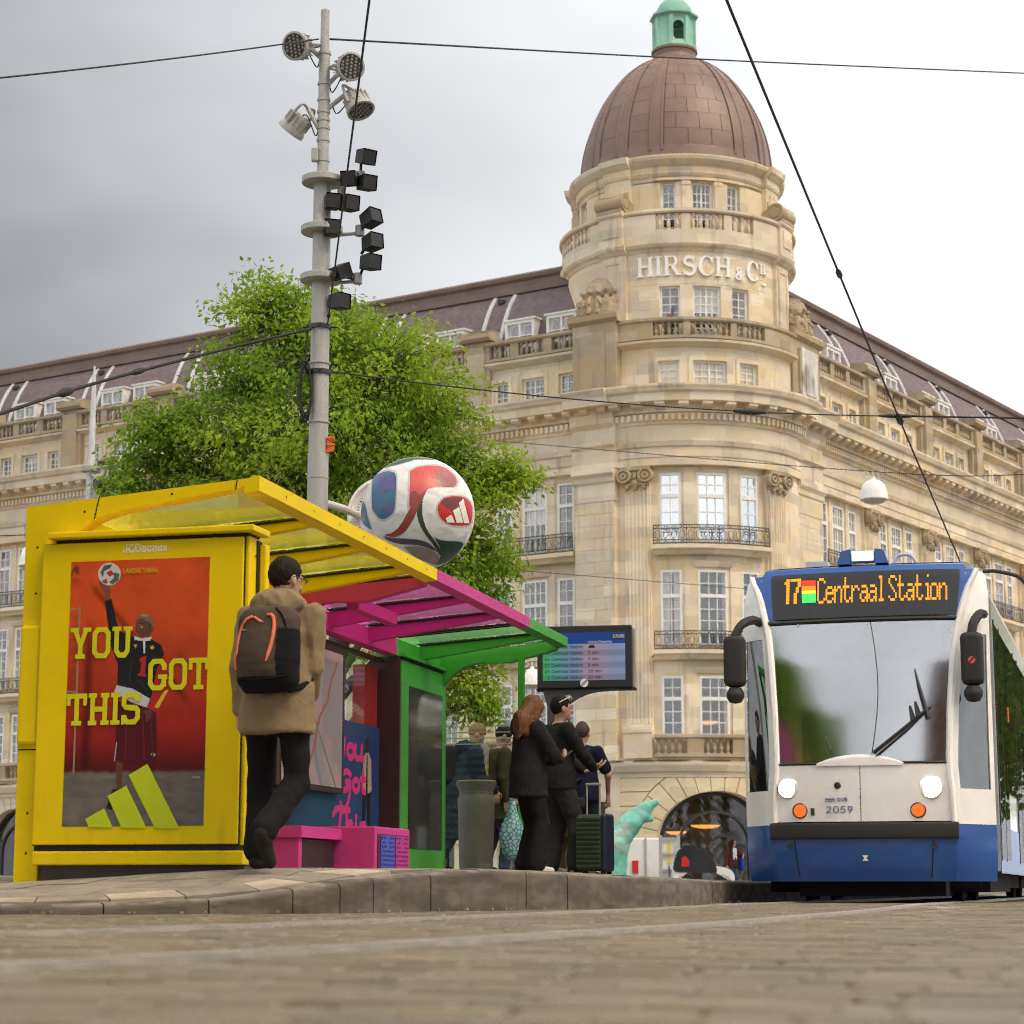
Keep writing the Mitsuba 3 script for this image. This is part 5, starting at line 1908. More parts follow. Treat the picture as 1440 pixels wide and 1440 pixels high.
lamp('headlamp', -.705, 1.075, .086, 'mat_dipped_lamp', DIPL)
lamp('headlamp', .645, 1.072, .095, 'mat_headlamp', HEADL)
lamp('indicator', -.59, .862, .062, 'mat_orange_lens', ORANGE, rim='mat_tram_black')
lamp('indicator', .522, .858, .062, 'mat_orange_lens', ORANGE, rim='mat_tram_black')
s = Tm()
s.bb(-.485, -.45, float(fy(.46, .85)) - .012, float(fy(.46, .85)) + .01, .815, .885)
s.lathe([(0, .015), (.028, .012), (.034, 0)], 14, (-.225, float(fy(.2, 1.09)) - .004, 1.095), R=frame_to((0, -1, 0)))
tput(s, 'sensor', 'mat_tram_black', NP_)
M('tram_print', (.02, .03, .20), .4)
s = Tm()
g1 = text_poly('2059', .066)
s.poly(affinity.translate(affinity.scale(g1, 1.15, 1, origin=(0, 0)), -.345, .835), .010, .012, RXZ)
g2 = affinity.scale(text_poly('GVB', .034, True), 1.05, 1, origin=(0, 0))
s.poly(affinity.translate(g2, -.235, .945), .010, .012, RXZ)
s.poly(unary_union([sbox(-.345, .945, -.25, .953), sbox(-.345, .96, -.25, .967), sbox(-.345, .974, -.25, .979)]), .010, .012, RXZ)
tput(s, 'fleet_lettering', 'mat_tram_print', NP_)

# windscreen, display, roof cap
s = Tm()
front(s, -.985, .985, 1.30, 2.72, .0, 26, 22)
WS = put('windscreen', s.get(), 'mat_windscreen', TM, True)
s = Tm()
for q in (-1, 1):
    z = np.linspace(1.3, 2.7, 14)
    s.tube(np.c_[q * (tf('w', z) * .985), fy(tf('w', z), z) - .004, z], .022, 6)
s.tube(np.c_[np.linspace(-.82, .82, 14), fy(np.linspace(-.82, .82, 14), 1.305) - .004, np.full(14, 1.305)], .014, 6)
s.tube(np.c_[np.linspace(-.94, .94, 14), fy(np.linspace(-.94, .94, 14), 2.70) - .004, np.full(14, 2.70)], .022, 6)
tput(s, 'screen_seal', 'mat_tram_black', WS)
s = Tm()
front(s, -.895, .95, 2.735, 3.20, .012)
DP_ = tput(s, 'display_box', 'mat_tram_black')
s = Tm()
front(s, -1, 1, 3.195, 3.26, .0)
for q in (-1, 1):
    front(s, (lambda z, q=q: q * tf('w', z) * .86), (lambda z, q=q: q * (.93 + (z - 2.68) * .30)), 2.70, 3.2, .004, 4, 8)
x = np.linspace(-.97, .97, 12)
P = [np.c_[x, fy(x, 3.26), np.full(12, 3.26)], np.c_[x * 1.02, fy(x, 3.26) + .35, np.full(12, 3.33)], np.c_[x * 1.08, fy(x, 3.26) + 1.2, np.full(12, 3.35)]]
s.sheet(np.stack(P))
tput(s, 'roof_cap', 'mat_tram_blue')
# dot-matrix characters
FONT = {
    '1': ['..1..', '.11..', '..1..', '..1..', '..1..', '..1..', '..1..', '..1..', '..1..'],
    '7': ['11111', '....1', '....1', '...1.', '...1.', '..1..', '..1..', '..1..', '..1..'],
    'C': ['.111.', '1...1', '1....', '1....', '1....', '1....', '1....', '1...1', '.111.'],
    'e': ['.....', '.....', '.....', '.111.', '1...1', '11111', '1....', '1...1', '.111.'],
    'n': ['.....', '.....', '.....', '1.11.', '11..1', '1...1', '1...1', '1...1', '1...1'],
    't': ['.1...', '.1...', '.1...', '1111.', '.1...', '.1...', '.1...', '.1..1', '..11.'],
    'r': ['.....', '.....', '.....', '1.11.', '11..1', '1....', '1....', '1....', '1....'],
    'a': ['.....', '.....', '.....', '.111.', '....1', '.1111', '1...1', '1..11', '.11.1'],
    'l': ['.11..', '..1..', '..1..', '..1..', '..1..', '..1..', '..1..', '..1..', '.111.'],
    'S': ['.111.', '1...1', '1....', '.1...', '..1..', '...1.', '....1', '1...1', '.111.'],
    'i': ['..1..', '.....', '.....', '.11..', '..1..', '..1..', '..1..', '..1..', '.111.'],
    'o': ['.....', '.....', '.....', '.111.', '1...1', '1...1', '1...1', '1...1', '.111.']}
s = Tm()


def dots(txt, x, z, px, pz, bold=False, adv=5.6):
    for ch in txt:
        if ch == ' ':
            x += px * 3.2
            continue
        g = FONT[ch]
        s = Tm()
        for r, row in enumerate(g):
            for c, b in enumerate(row):
                if b == '1':
                    zz = z + (8 - r) * pz
                    xx = x + c * px
                    yy = float(fy(xx, zz)) - .016
                    s.box((xx + px * .5 * bold, yy, zz), (px * (.95 + .75 * bold), .004, pz * .86))
        x += px * (adv - (1.6 if ch in 'il1' else 0) + .8 * bold)
        tag(put('display_letter', s.get(), 'mat_led', DP_, emitter=LEDA), kind='stuff')
    return x


dots('17', -.765, 2.905, .0185, .029, True, 5.0)
dots('Centraal Station', -.415, 2.895, .0158, .0295, False, 5.3)
for nm, col, z0, z1 in (('red', (1., .05, .02), 3.0, 3.055), ('orange', (1., .30, .02), 2.955, 3.0), ('yellow', (1., .9, .05), 2.925, 2.955), ('green', (.08, .95, .15), 2.835, 2.925)):
    s = Tm()
    s.bb(-.57, -.435, float(fy(.5, 2.95)) - .04, float(fy(.5, 2.95)) - .02, z0 + .06, z1 + .06)
    put('flag_block', s.get(), 'mat_led', DP_, emitter=emit('led', col, .26))
# pillars and cheeks
for q in (-1, 1):
    s = Tm()
    cheek(s, q, .73, 1.06)
    cheek(s, q, 1.06, 2.55, 0, .16)
    cheek(s, q, 1.06, 2.55, .90, 1.)
    cheek(s, q, 2.55, 3.20)
    z = np.linspace(.75, 3.2, 30)
    w = tf('w', z)
    wd = np.interp(z, [.75, 1.3, 2.5, 2.9, 3.2], [.05, .055, .075, .07, .045])
    off = np.interp(z, [.75, 2.6, 3.0, 3.2], [0, 0, .05, .13])
    P = [np.c_[q * (w - wd * .5 + off + o * wd), fy(w, z) + y, z] for o, y in ((-.5, .02), (-.4, -.02), (-.1, -.045), (.3, -.045), (.6, -.02), (.7, .03))]
    s.sheet(np.stack(P))
    tput(s, 'cab_side', 'mat_tram_white')
    CK = list(scene)[-1]
    s = Tm()
    cheek(s, q, 1.06, 2.55, .16, .90, -.012)
    tput(s, 'cab_window', 'mat_side_glass', CK, True)
    # mirror
    s = Tm()
    if q < 0:
        c = np.array([-1.215, .16, 2.32])
        arm = [(-1.0, .42, 2.72), (-1.06, .32, 2.74), (-1.15, .2, 2.68), (-1.21, .16, 2.56)]
    else:
        c = np.array([1.06, .16, 2.28])
        arm = [(1.16, .48, 2.74), (1.13, .32, 2.72), (1.08, .2, 2.62), (1.06, .16, 2.5)]
    s.tube(spline(arm, 5), .045, 8)
    s.rbox(c, (.21, .17, .50), .05)
    s.lathe([(0, -.085), (.06, -.07), (.088, -.02), (.088, .02), (.06, .07), (0, .085)], 14, c + [0, 0, -.33])
    tput(s, 'mirror', 'mat_rubber')
    if q > 0:
        mk = list(scene)[-1]
        s = Tm()
        s.poly(Point(0, 0).buffer(.035).difference(LineString([(-.02, -.02), (.02, .02)]).buffer(.006)), .0, .004, RXZ, c + [.0, -.086, -.02])
        tput(s, 'mirror_badge', M('badge_red', (.55, .09, .07), .5), mk)
# wipers
s = Tm()
def onws(x, z, l=.03): return (x, float(fy(x, z)) - l, z)
s.tube([onws(.12, 1.40), onws(.40, 1.62), onws(.62, 1.80)], .016, 6)
s.tube([onws(.15, 1.37), onws(.45, 1.62), onws(.66, 1.83)], .010, 6)
s.tube([onws(.52, 2.20), onws(.56, 2.02), onws(.64, 1.72)], [.006, .018, .026], 6)
for k in range(2):
    s.tube([onws(.50 + .05 * k, 1.70 + .04 * k), onws(.47 + .05 * k, 1.84 + .04 * k)], [.03, .012], 5)
tput(s, 'wiper', 'mat_tram_black', WS)
s = Tm()
s.tube([onws(-.33, 1.55), onws(-.28, 1.42)], .008, 5)
tput(s, 'washer_arm', 'mat_tram_black', WS)
s = Tm()
z = np.linspace(1.36, 2.70, 14)
s.tube(np.c_[.10 + .07 * np.sin((z - 1.36) * 2.4), fy(.1, z) - .004, z], .004, 4)
tput(s, 'screen_wire', 'mat_tram_black', WS)
# cab interior
s = Tm()
s.add([[-.92, 1.15, .8], [.92, 1.15, .8], [1.02, 1.15, 3.0], [-1.02, 1.15, 3.0]], [[0, 1, 2], [0, 2, 3]])
s.bb(-.85, .85, .14, .62, 1.15, 1.30)
s.bb(-.95, .95, .62, 1.15, 2.9, 2.92)
for q in (-1, 1):
    s.bb(q * .93 - .01, q * .93 + .01, .62, 1.15, 1.0, 3.0)
CB = tput(s, 'cab_interior', M('cab_dark', (.03, .03, .028), .8))
s = Tm()
s.add([onws(-.80, 1.95, -.06), onws(-.30, 1.95, -.06), onws(-.30, 2.62, -.08), onws(-.80, 2.50, -.06)], [[0, 1, 2], [0, 2, 3]])
tput(s, 'sun_blind', M('blind', (.10, .10, .095), .8), CB)
s = Tm()
s.rbox((-.2, .85, 1.55), (.5, .14, .75), .06)
s.rbox((-.2, .84, 2.02), (.28, .10, .2), .05)
tput(s, 'seat', M('seat_dark', (.02, .022, .03), .8), CB)
s = Tm()
s.bb(-.62, -.60, .3, .32, 1.3, 2.7)
s.bb(-.66, -.64, .34, .36, 1.3, 2.5)
tput(s, 'grab_pole', 'mat_lead', CB)
# beacon
s = Tm()
s.bb(-.11, .11, .62, .80, 3.33, 3.43)
BC = tput(s, 'beacon', 'mat_print_white')
s = Tm()
s.bb(-.10, .10, .600, .618, 3.335, 3.42)
put('beacon_lens', s.get(), 'mat_beacon_lens', BC, emitter=BEACON)
for q in (-1, 1):
    s = Tm()
    s.poly(Polygon([(0, 3.30), (q * .13, 3.30), (q * .09, 3.43), (0, 3.45)]), -.80, -.60, RXZ, (q * .12, 0, 0))
    tput(s, 'beacon_bracket', 'mat_tram_blue', BC)
s = Tm()
s.tube(spline([(.25, 1.1, 3.36), (.3, 1.1, 3.44), (.42, 1.1, 3.44), (.48, 1.1, 3.36)], 5), .02, 6)
tput(s, 'roof_hoop', 'mat_lead')
s = Tm()
s.bb(-.62, -.40, 1.0, 1.2, 3.34, 3.40)
tput(s, 'roof_fitting', 'mat_lead')
# cars behind the cab
y0, sect = .95, 0
for (ya, yb) in ((.98, 7.6), (8.1, 14.0), (14.5, 21.5), (22., 28.)):
    s = Tm()
    prof = [(-1.2, .30), (-1.2, 2.95), (-1.12, 3.15), (-.9, 3.32), (.9, 3.32), (1.12, 3.15), (1.2, 2.95), (1.2, .30)]
    v = np.array([(x, y, z_) for y in (ya, yb) for x, z_ in prof])
    s.add(v, np.vstack([grid_faces(2, 8, True), [[0, i, i + 1] for i in range(1, 7)], [[8, 8 + i + 1, 8 + i] for i in range(1, 7)]]))
    body = tput(s, 'car_body', 'mat_side_paint', smooth=False)
    s = Tm()
    for q in (-1, 1):
        s.bb(q * 1.203 - .004, q * 1.203 + .004, ya + .02, yb - .02, .28, .74)
    tput(s, 'side_skirt', 'mat_tram_blue', body, False)
    n = int((yb - ya) / 1.5)
    for q in (-1, 1):
        for i in range(n):
            a = ya + .1 + i * (yb - ya - .2) / n
            b_ = ya + .1 + (i + 1) * (yb - ya - .2) / n
            door = (i == 0 and sect == 0) or i == n // 2
            s = Tm()
            s.bb(q * 1.205 - .006, q * 1.205 + .006, a + .04, b_ - .04, .42 if door else 1.12, 2.72)
            tput(s, 'side_window', 'mat_side_glass', body, False)
            if door:
                s = Tm()
                s.bb(q * 1.206 - .008, q * 1.206 + .008, (a + b_) / 2 - .012, (a + b_) / 2 + .012, .40, 2.76)
                s.bb(q * 1.206 - .008, q * 1.206 + .008, a, a + .03, .40, 2.76)
                tput(s, 'door_seal', 'mat_tram_black', body, False)
    s = Tm()
    s.rbox((1.215, ya + 1.9, 1.95), (.02, .05, .16), .008)
    tput(s, 'door_light', M('door_amber', (.7, .16, .03), .4), body)
    s = Tm()
    s.bb(-1.0, 1.0, ya + .1, yb - .1, .14, .34)
    s.bb(-1.1, 1.1, yb, yb + .5, .5, 3.1)
    tput(s, 'underframe', 'mat_under', body, False)
    sect += 1
s = Tm()
s.bb(-.70, .70, .62, 4.2, .06, .5)
s.bb(-1.08, 1.08, 1.2, 4.4, .10, .5)
s.bb(-.9, .9, 1.0, 1.2, .3, 3.1)
tput(s, 'front_frame', 'mat_under', smooth=False)
for y in (1.7, 3.5, 10.5, 12.2):
    for q in (-1, 1):
        s = Tm()
        s.lathe([(.0, -.05), (.30, -.05), (.31, .04), (.335, .05), (.335, .06), (0, .06)], 24, (q * .72, y, .33), R=frame_to((q, 0, 0)))
        tput(s, 'wheel', 'mat_under')

# ------------------------------------------------------------------ lamp mast with floodlights
M('galv', vary((.40, .395, .37), .14, 5., zs=1.5), .5, metal=.25)
M('flood_body', (.40, .39, .37), .45, metal=.15)
M('box_black', (.016, .016, .017), .5)
M('lens_dark', (.02, .02, .02), .12, spec=.8)
M('lens_glass', (.20, .20, .18), .1, spec=.8)
M('cable', (.02, .018, .016), .6)
PX, PY = -2.225, 24.0
MAST = thing('lamp_mast', 'tall grey mast behind the shelter carrying round floodlights and black box lights', 'lamp post')
s = MB()
s.lathe([(0, .1), (.125, .1), (.12, 4.7), (.119, 5.05), (.112, 5.06), (.108, 6.5), (.102, 8.3), (.075, 8.34), (.068, 8.4), (.066, 9.9), (.055, 9.95), (.052, 10.2), (.05, 10.35), (.053, 10.36), (.053, 10.44), (0, 10.45)], 24, (PX, PY, 0))
s.put('mast', 'mat_galv', MAST, 35)
s = MB()
for z in (4.75, 5.4, 6.1):
    s = MB()
    s.lathe([(.124, z), (.127, z + .005), (.127, z + .02), (.12, z + .025)], 24, (PX, PY, 0))
    s.put('seam_band', 'mat_galv', MAST, 35)
for z in (9.88, 9.5, 9.3, 9.15, 9.05, 8.95, 8.80, 8.55):
    s = MB()
    s.lathe([(.068, z), (.078, z), (.078, z + .035), (.068, z + .035)], 20, (PX, PY, 0))
    s.put('clamp', 'mat_galv', MAST, 35)
s = MB()
s.rbox((PX - .09, PY - .05, 8.62), (.08, .08, .16), .01)
s.put('junction_box', 'mat_galv', MAST)
for z in (8.28, 7.68, 7.09):
    s = MB()
    s.lathe([(.10, z), (.235, z), (.245, z + .01), (.245, z + .07), (.235, z + .08), (.10, z + .08)], 28, (PX, PY, 0))
    s.put('ring_bracket', 'mat_galv', MAST, 35)
for z in (6.52, 5.98):
    s = MB()
    s.lathe([(.11, z), (.135, z), (.135, z + .05), (.11, z + .05)], 20, (PX, PY, 0))
    for a in range(4):
        s.cyl((PX + .13 * math.cos(a * 1.6), PY + .13 * math.sin(a * 1.6), z + .025), (PX + .20 * math.cos(a * 1.6), PY + .20 * math.sin(a * 1.6), z + .025), .012, sides=6)
    s.put('wire_collar', 'mat_steel_dark', MAST, 35)


def flood(c, d, base, r=.165):
    """Round LED floodlight: ribbed body, rim, dark lens with rows of lamps, yoke and arm."""
    c, d = np.array(c, float), np.array(d, float)
    R = frame_to(d)
    s = MB()
    s.lathe([(0, -.20), (r * .62, -.20), (r * .80, -.14), (r * .92, -.03), (r * 1.02, 0), (r * 1.04, .05), (r * .90, .055), (r * .86, .03), (0, .03)], 26, c, R=R)
    for k in range(14):
        a = k * 2 * PI / 14
        s.box(c + R @ np.array([r * .80 * math.cos(a), r * .80 * math.sin(a), -.11]), (.012, .05, .13), R @ rotz(a + PI / 2))
    k_ = s.put('floodlight', 'mat_flood_body', MAST, 35)
    s = MB()
    s.lathe([(r * .87, .036), (0, .036)], 24, c, R=R)
    s.put('lens', 'mat_lens_dark', k_)
    s = MB()
    for i in range(-2, 3):
        for j in range(-3, 4):
            x, y = i * r * .33, j * r * .25 + (i % 2) * r * .12
            if x * x + y * y < (r * .78) ** 2:
                s.lathe([(r * .125, .037), (r * .09, .046), (0, .048)], 8, c + R @ np.array([x, y, 0]), R=R)
    s.put('lamp_row', 'mat_lens_glass', k_)
    s = MB()
    base = np.array(base, float)
    side = R[:, 0]
    back = c - d / np.linalg.norm(d) * .30
    s.tube(spline([c + side * r * 1.08 - d * .04, back + side * r * .9, back, back - side * r * .9, c - side * r * 1.08 - d * .04], 5), .018, 6)
    s.tube([base, back], .028, 8)
    s.put('yoke', 'mat_flood_body', k_, 35)
    s = MB()
    m = (base + back) / 2
    s.tube(spline([base + (m - base) * .6, m - [0, 0, .16], back - [0, 0, .10], c - d * .2], 5), .008, 5)
    s.put('flex', 'mat_cable', k_, True)


flood((-2.545, 23.85, 9.93), (-.45, -.85, -.28), (PX, PY, 9.80))
flood((-1.91, 23.85, 9.67), (.42, -.88, -.22), (PX, PY, 9.45))
flood((-1.80, 24.0, 9.22), (.35, -.30, -.88), (PX, PY, 9.17))
flood((-2.60, 24.1, 9.0), (-.62, .30, -.72), (PX, PY, 8.86))


def box_lamp(c, d, arm_from, up=(0, 0, 1), w=.18, l=.21):
    """Black hooded box light on a short arm."""
    c, d = np.array(c, float), np.array(d, float)
    R = frame_to(d, up)
    v = np.array([[sx * w / 2 * k, sy * w / 2 * k, z] for z, k in ((-l / 2, .86), (l / 2, 1.0)) for sx, sy in ((-1, -1), (1, -1), (1, 1), (-1, 1))])
    f = np.vstack([grid_faces(2, 4, True), [[0, 2, 1], [0, 3, 2]]])
    s = MB()
    s.add(v @ R.T + c, f)
    v2 = v * [.9, .9, 1] + [0, 0, -.012]
    s.add(v2[4:] @ R.T + c - 0 * d, [[0, 1, 2], [0, 2, 3]])
    key = s.put('box_light', 'mat_box_black', MAST)
    s = MB()
    a = np.array(arm_from, float)
    s.cyl(c - R[:, 2] * l * .5, a, .018, sides=6)
    s.rbox(c - R[:, 2] * (l * .5 + .02), (.07, .07, .07), .015)
    s.put('bracket', 'mat_box_black', key)


for (x, z, d, ax_, az) in ((-1.715, 8.57, (.5, -.75, -.25), -1.78, 8.36), (-1.70, 8.25, (.45, -.8, -.15), -1.78, 8.36), (-1.89, 8.30, (-.2, -.9, -.2), -1.80, 8.36), (-2.10, 8.02, (.3, -.92, -.1), -2.0, 8.18), (-1.90, 8.0, (.5, -.85, -.1), -2.0, 8.18), (-2.105, 7.70, (.25, -.95, -.05), -2.25, 7.86),
                          (-1.645, 7.82, (.62, -.6, .25), -1.78, 7.66), (-1.625, 7.53, (.62, -.75, .1), -1.76, 7.42), (-1.645, 7.29, (.6, -.75, -.1), -1.78, 7.14), (-1.99, 7.17, (.45, .55, .35), -1.84, 7.12), (-2.0, 6.82, (.70, -.7, -.05), -2.14, 6.86)):
    box_lamp((x, PY - .12, z), d, (ax_, PY - .02, az))
s = MB()
for (z, x) in ((8.36, -1.78), (7.70, -1.78), (7.12, -1.80)):
    s.tube([(PX + .2, PY, z - .04), (x, PY, z - .02)], .022, 8)
    s.lathe([(0, -.05), (.055, -.05), (.055, .07), (0, .07)], 16, (x, PY, z))
s.lathe([(0, -.06), (.06, -.06), (.06, .06), (0, .06)], 16, (-2.25, PY - .14, 7.80))
s.lathe([(0, -.05), (.05, -.05), (.05, .05), (0, .05)], 16, (-2.0, PY, 8.18))
s.put('arm', 'mat_galv', MAST, 35)
s = MB()
for k in range(9):
    t = np.linspace(0, 2 * PI, 26)
    r = .06 + .02 * RNG.random()
    h = .26 + .10 * RNG.random()
    s.tube(np.stack([PX - .14 - .02 * RNG.random() + r * np.cos(t), PY - .12 + .05 * np.sin(t * 2 + k) * .6, 5.78 - .05 * RNG.random() + h * np.sin(t)], 1), .010, 5, caps=False)
s.tube(spline([(PX - .13, PY - .11, 6.55), (PX - .15, PY - .12, 6.2), (PX - .13, PY - .12, 5.95)], 6), .012, 5)
s.put('cable_coil', 'mat_cable', MAST, True)
s = MB()
for k in range(7):
    a, b = RNG.uniform(0, 3, 2)
    s.rbox((PX + .135 + .02 * RNG.random(), PY - .06, 5.06 + .16 * RNG.random()), (.05, .03, .09), .01, euler(a, b, a))
s.put('orange_tie', M('orange_cloth', (.62, .13, .03), .7), MAST)

# ------------------------------------------------------------------ clock wrapped in an inflatable football
CK = thing('station_clock', 'round white station clock partly hidden behind the big football on the mast', 'clock')
cc_ = np.array([-1.50, 24.98, 4.50])
RC = frame_to((-.10, -.97, -.12))
s = MB()
s.lathe([(.0, -.10), (.42, -.10), (.46, -.07), (.46, .05), (.43, .06), (.415, .02), (0, .02)], 48, cc_, R=RC)
s.put('case', 'mat_tram_white', CK, 35)
s = MB()
for k in range(60):
    a = k * PI / 30
    l, w = (.085, .013) if k % 5 == 0 else (.03, .006)
    s.box(cc_ + RC @ np.array([(.355 - l / 2) * math.cos(a), (.355 - l / 2) * math.sin(a), .024]), (l, w, .004), RC @ rotz(a))
tag(s.put('minute_marks', 'mat_box_black', CK), kind='stuff')
s = MB()
s.tube([(PX, PY + .02, 4.50), (PX + .25, PY + .5, 4.50), cc_ - [.1, 0, 0] + [-.2, .05, 0]], .045, 10)
s.put('arm', 'mat_lead', CK, 35)

BALL = thing('football', 'huge inflatable white football with red, blue and green panels round the mast clock', 'football')
BC_, BR = np.array([-1.085, 24.2, 4.385]), .655
dirc = np.array([0, 0, .13]) - BC_
RBALL = frame_to(dirc)                      # x right, y up, z towards the street
M('ball_white', vary((.74, .73, .72), .10, 3.), .35, spec=.5, bump=proc(lambda p, n, uv: fbm(p.x * 7, p.y * 7, p.z * 7, 3)), bscale=.03)
s = MB()
sp = trimesh.creation.icosphere(5, BR)
s.add(sp.vertices @ RBALL.T + BC_, sp.faces)
s.put('bladder', 'mat_ball_white', BALL, True)


def ball_patch(pts, col, lift, name='panel', back=False, round_=.02):
    xy = np.array([((x - 770) / 590., (650 - y) / 590.) for x, y in pts])
    pg = Polygon(spline(np.vstack([xy, xy[:1]]), 5)[:-1]).buffer(0)
    if round_:
        pg = pg.buffer(round_).buffer(-round_)
    pg = pg.intersection(Point(0, 0).buffer(.985, 32))
    s = MB()
    for g in getattr(pg, 'geoms', [pg]):
        if g.area < 1e-4:
            continue
        g = g.segmentize(.05)
        v, f = trimesh.creation.triangulate_polygon(g, engine='earcut')
        v, f = trimesh.remesh.subdivide_to_size(np.c_[v, np.zeros(len(v))], f, .07)
        z = np.sqrt(np.maximum(1 - v[:, 0] ** 2 - v[:, 1] ** 2, 1e-4))
        n = np.c_[v[:, :2], z]
        if back:
            n = n * [-1, 1, -1]
        s.add((n * (BR + lift)) @ RBALL.T + BC_, f)
    return s.put(name, col, BALL, True)


for nm, c in (('ball_blue', (.045, .14, .25)), ('ball_violet', (.11, .10, .27)), ('ball_red', (.60, .085, .075)), ('ball_rose', (.36, .13, .12)), ('ball_brick', (.30, .055, .045)), ('ball_green', (.03, .07, .055)), ('ball_olive', (.05, .062, .045)), ('ball_plum', (.10, .075, .12)), ('ball_mauve', (.34, .26, .28)), ('ball_crimson', (.52, .02, .02)), ('ball_maroon', (.16, .03, .03)), ('ball_grey', (.50, .49, .48))):
    M(nm, vary(c, .22, 9.), .35, spec=.5)
BP = [
    ([(400, 190), (480, 135), (560, 90), (700, 52), (820, 52), (950, 92), (850, 92), (740, 98), (640, 128), (520, 160)], 'green', 5),
    ([(345, 250), (305, 300), (305, 560), (330, 640), (400, 705), (470, 690), (530, 620), (548, 420), (545, 260), (500, 225), (440, 222)], 'blue', 5),
    ([(690, 220), (760, 180), (880, 160), (1000, 165), (1100, 215), (1165, 310), (1130, 372), (980, 376), (880, 395), (850, 420), (760, 490), (690, 590), (685, 450)], 'red', 5),
    ([(855, 415), (760, 490), (690, 600), (600, 760), (520, 840), (440, 865), (540, 885), (640, 830), (720, 710), (790, 560)], 'brick', 6),
    ([(822, 485), (765, 600), (772, 700), (830, 830), (920, 950), (1000, 1070), (1012, 1040), (960, 940), (870, 820), (822, 690), (812, 580)], 'olive', 6),
    ([(940, 890), (1030, 920), (1225, 940), (1210, 1010), (1120, 1120), (960, 1170), (1010, 1070), (990, 980)], 'green', 5),
    ([(430, 880), (520, 895), (660, 905), (780, 915), (890, 955), (985, 1045), (940, 1020), (800, 970), (650, 960), (560, 950), (470, 920)], 'plum', 6),
    ([(640, 990), (780, 978), (900, 1012), (985, 1085), (960, 1160), (850, 1130), (740, 1080)], 'mauve', 5),
    ([(1030, 490), (1130, 468), (1250, 485), (1320, 560), (1325, 680), (1290, 760), (1130, 765), (1030, 720), (975, 640), (975, 560)], 'crimson', 5),
    ([(215, 530), (188, 600), (200, 740), (300, 810), (270, 720), (240, 590)], 'blue', 5)]
for pts, c, l in BP:
    xy = np.array(pts, float)
    m_ = xy.mean(0)
    ball_patch(m_ + (xy - m_) * 1.10, 'mat_ball_grey', .003, 'seam')
    ball_patch(pts, 'mat_ball_' + c, .001 * l, 'panel')
    ball_patch(pts, 'mat_ball_' + c, .001 * l, 'panel', True)
for pts, c in (([(345, 280), (390, 240), (440, 232), (425, 330), (480, 250), (530, 270), (540, 410), (460, 418), (390, 450)], 'violet'), ([(540, 545), (480, 580), (445, 620), (470, 660), (500, 650), (535, 600)], 'violet'),
               ([(930, 200), (1060, 212), (1155, 310), (1128, 368), (985, 370), (940, 330), (990, 300), (910, 280), (960, 250)], 'rose'), ([(690, 440), (740, 420), (790, 470), (745, 500), (695, 575)], 'brick'), ([(1035, 495), (1215, 488), (1120, 615), (1035, 560), (1005, 530)], 'maroon')):
    ball_patch(pts, 'mat_ball_' + c, .008, 'panel', False, .004)
for pts in ([(1045, 695), (1105, 655), (1140, 735), (1065, 735)], [(1120, 615), (1185, 578), (1225, 735), (1160, 738)], [(1180, 540), (1225, 495), (1290, 740), (1235, 740)]):
    xy = [tuple(p) for p in pts]
    pg = Polygon([((x - 770) / 590., (650 - y) / 590.) for x, y in xy])
    v, f = trimesh.creation.triangulate_polygon(pg.segmentize(.05), engine='earcut')
    v, f = trimesh.remesh.subdivide_to_size(np.c_[v, np.zeros(len(v))], f, .06)
    n = np.c_[v[:, :2], np.sqrt(1 - (v[:, :2] ** 2).sum(1))]
    put('bar', ((n * (BR + .012)) @ RBALL.T + BC_, f), 'mat_print_white', BALL, True)

# ------------------------------------------------------------------ departure board
DB = thing('departure_board', 'black departure screen on a curved bracket listing trams to Centraal Station', 'screen')
DX = np.eye(4)
DR, DBk = np.array([.985, -.174, 0]), np.array([.174, .985, 0])
DX[:3, 0], DX[:3, 1], DX[:3, 3] = DR, DBk, (.285, 23.5, 2.31)
def D(): return MB(DX)
s = D()
s.rbox((.52, .03, .335), (1.05, .10, .69), .012)
s.put('housing', 'mat_box_black', DB)
s = D()
s.rbox((.54, .13, .33), (1.06, .06, .66), .01)
s.put('rear_cover', 'mat_galv', DB)
s = D()
s.bb(-.02, 1.08, .02, .16, -.03, -.008)
s.put('drip_edge', 'mat_box_black', DB)


def screen_fn(p, n, uv):
    u, v = uv.x, uv.y
    c = mix((.10, .62, .16), (.12, .55, .42), smoothstep(.0, .12, u))
    c = mix(c, mi.Color3f(.28, .42, .62), smoothstep(.12, .36, u))
    c = mix(c, mi.Color3f(.56, .40, .52), smoothstep(.38, .55, u))
    c = mix(c, mi.Color3f(.36, .44, .66), smoothstep(.62, .95, u))
    row = dr.floor((v - .24) / .127)
    alt = row - 2 * dr.floor(row / 2)
    c = c * (1.08 - .26 * alt)
    return mix(mi.Color3f(.015, .085, .40), c, smoothstep(.238, .242, v))


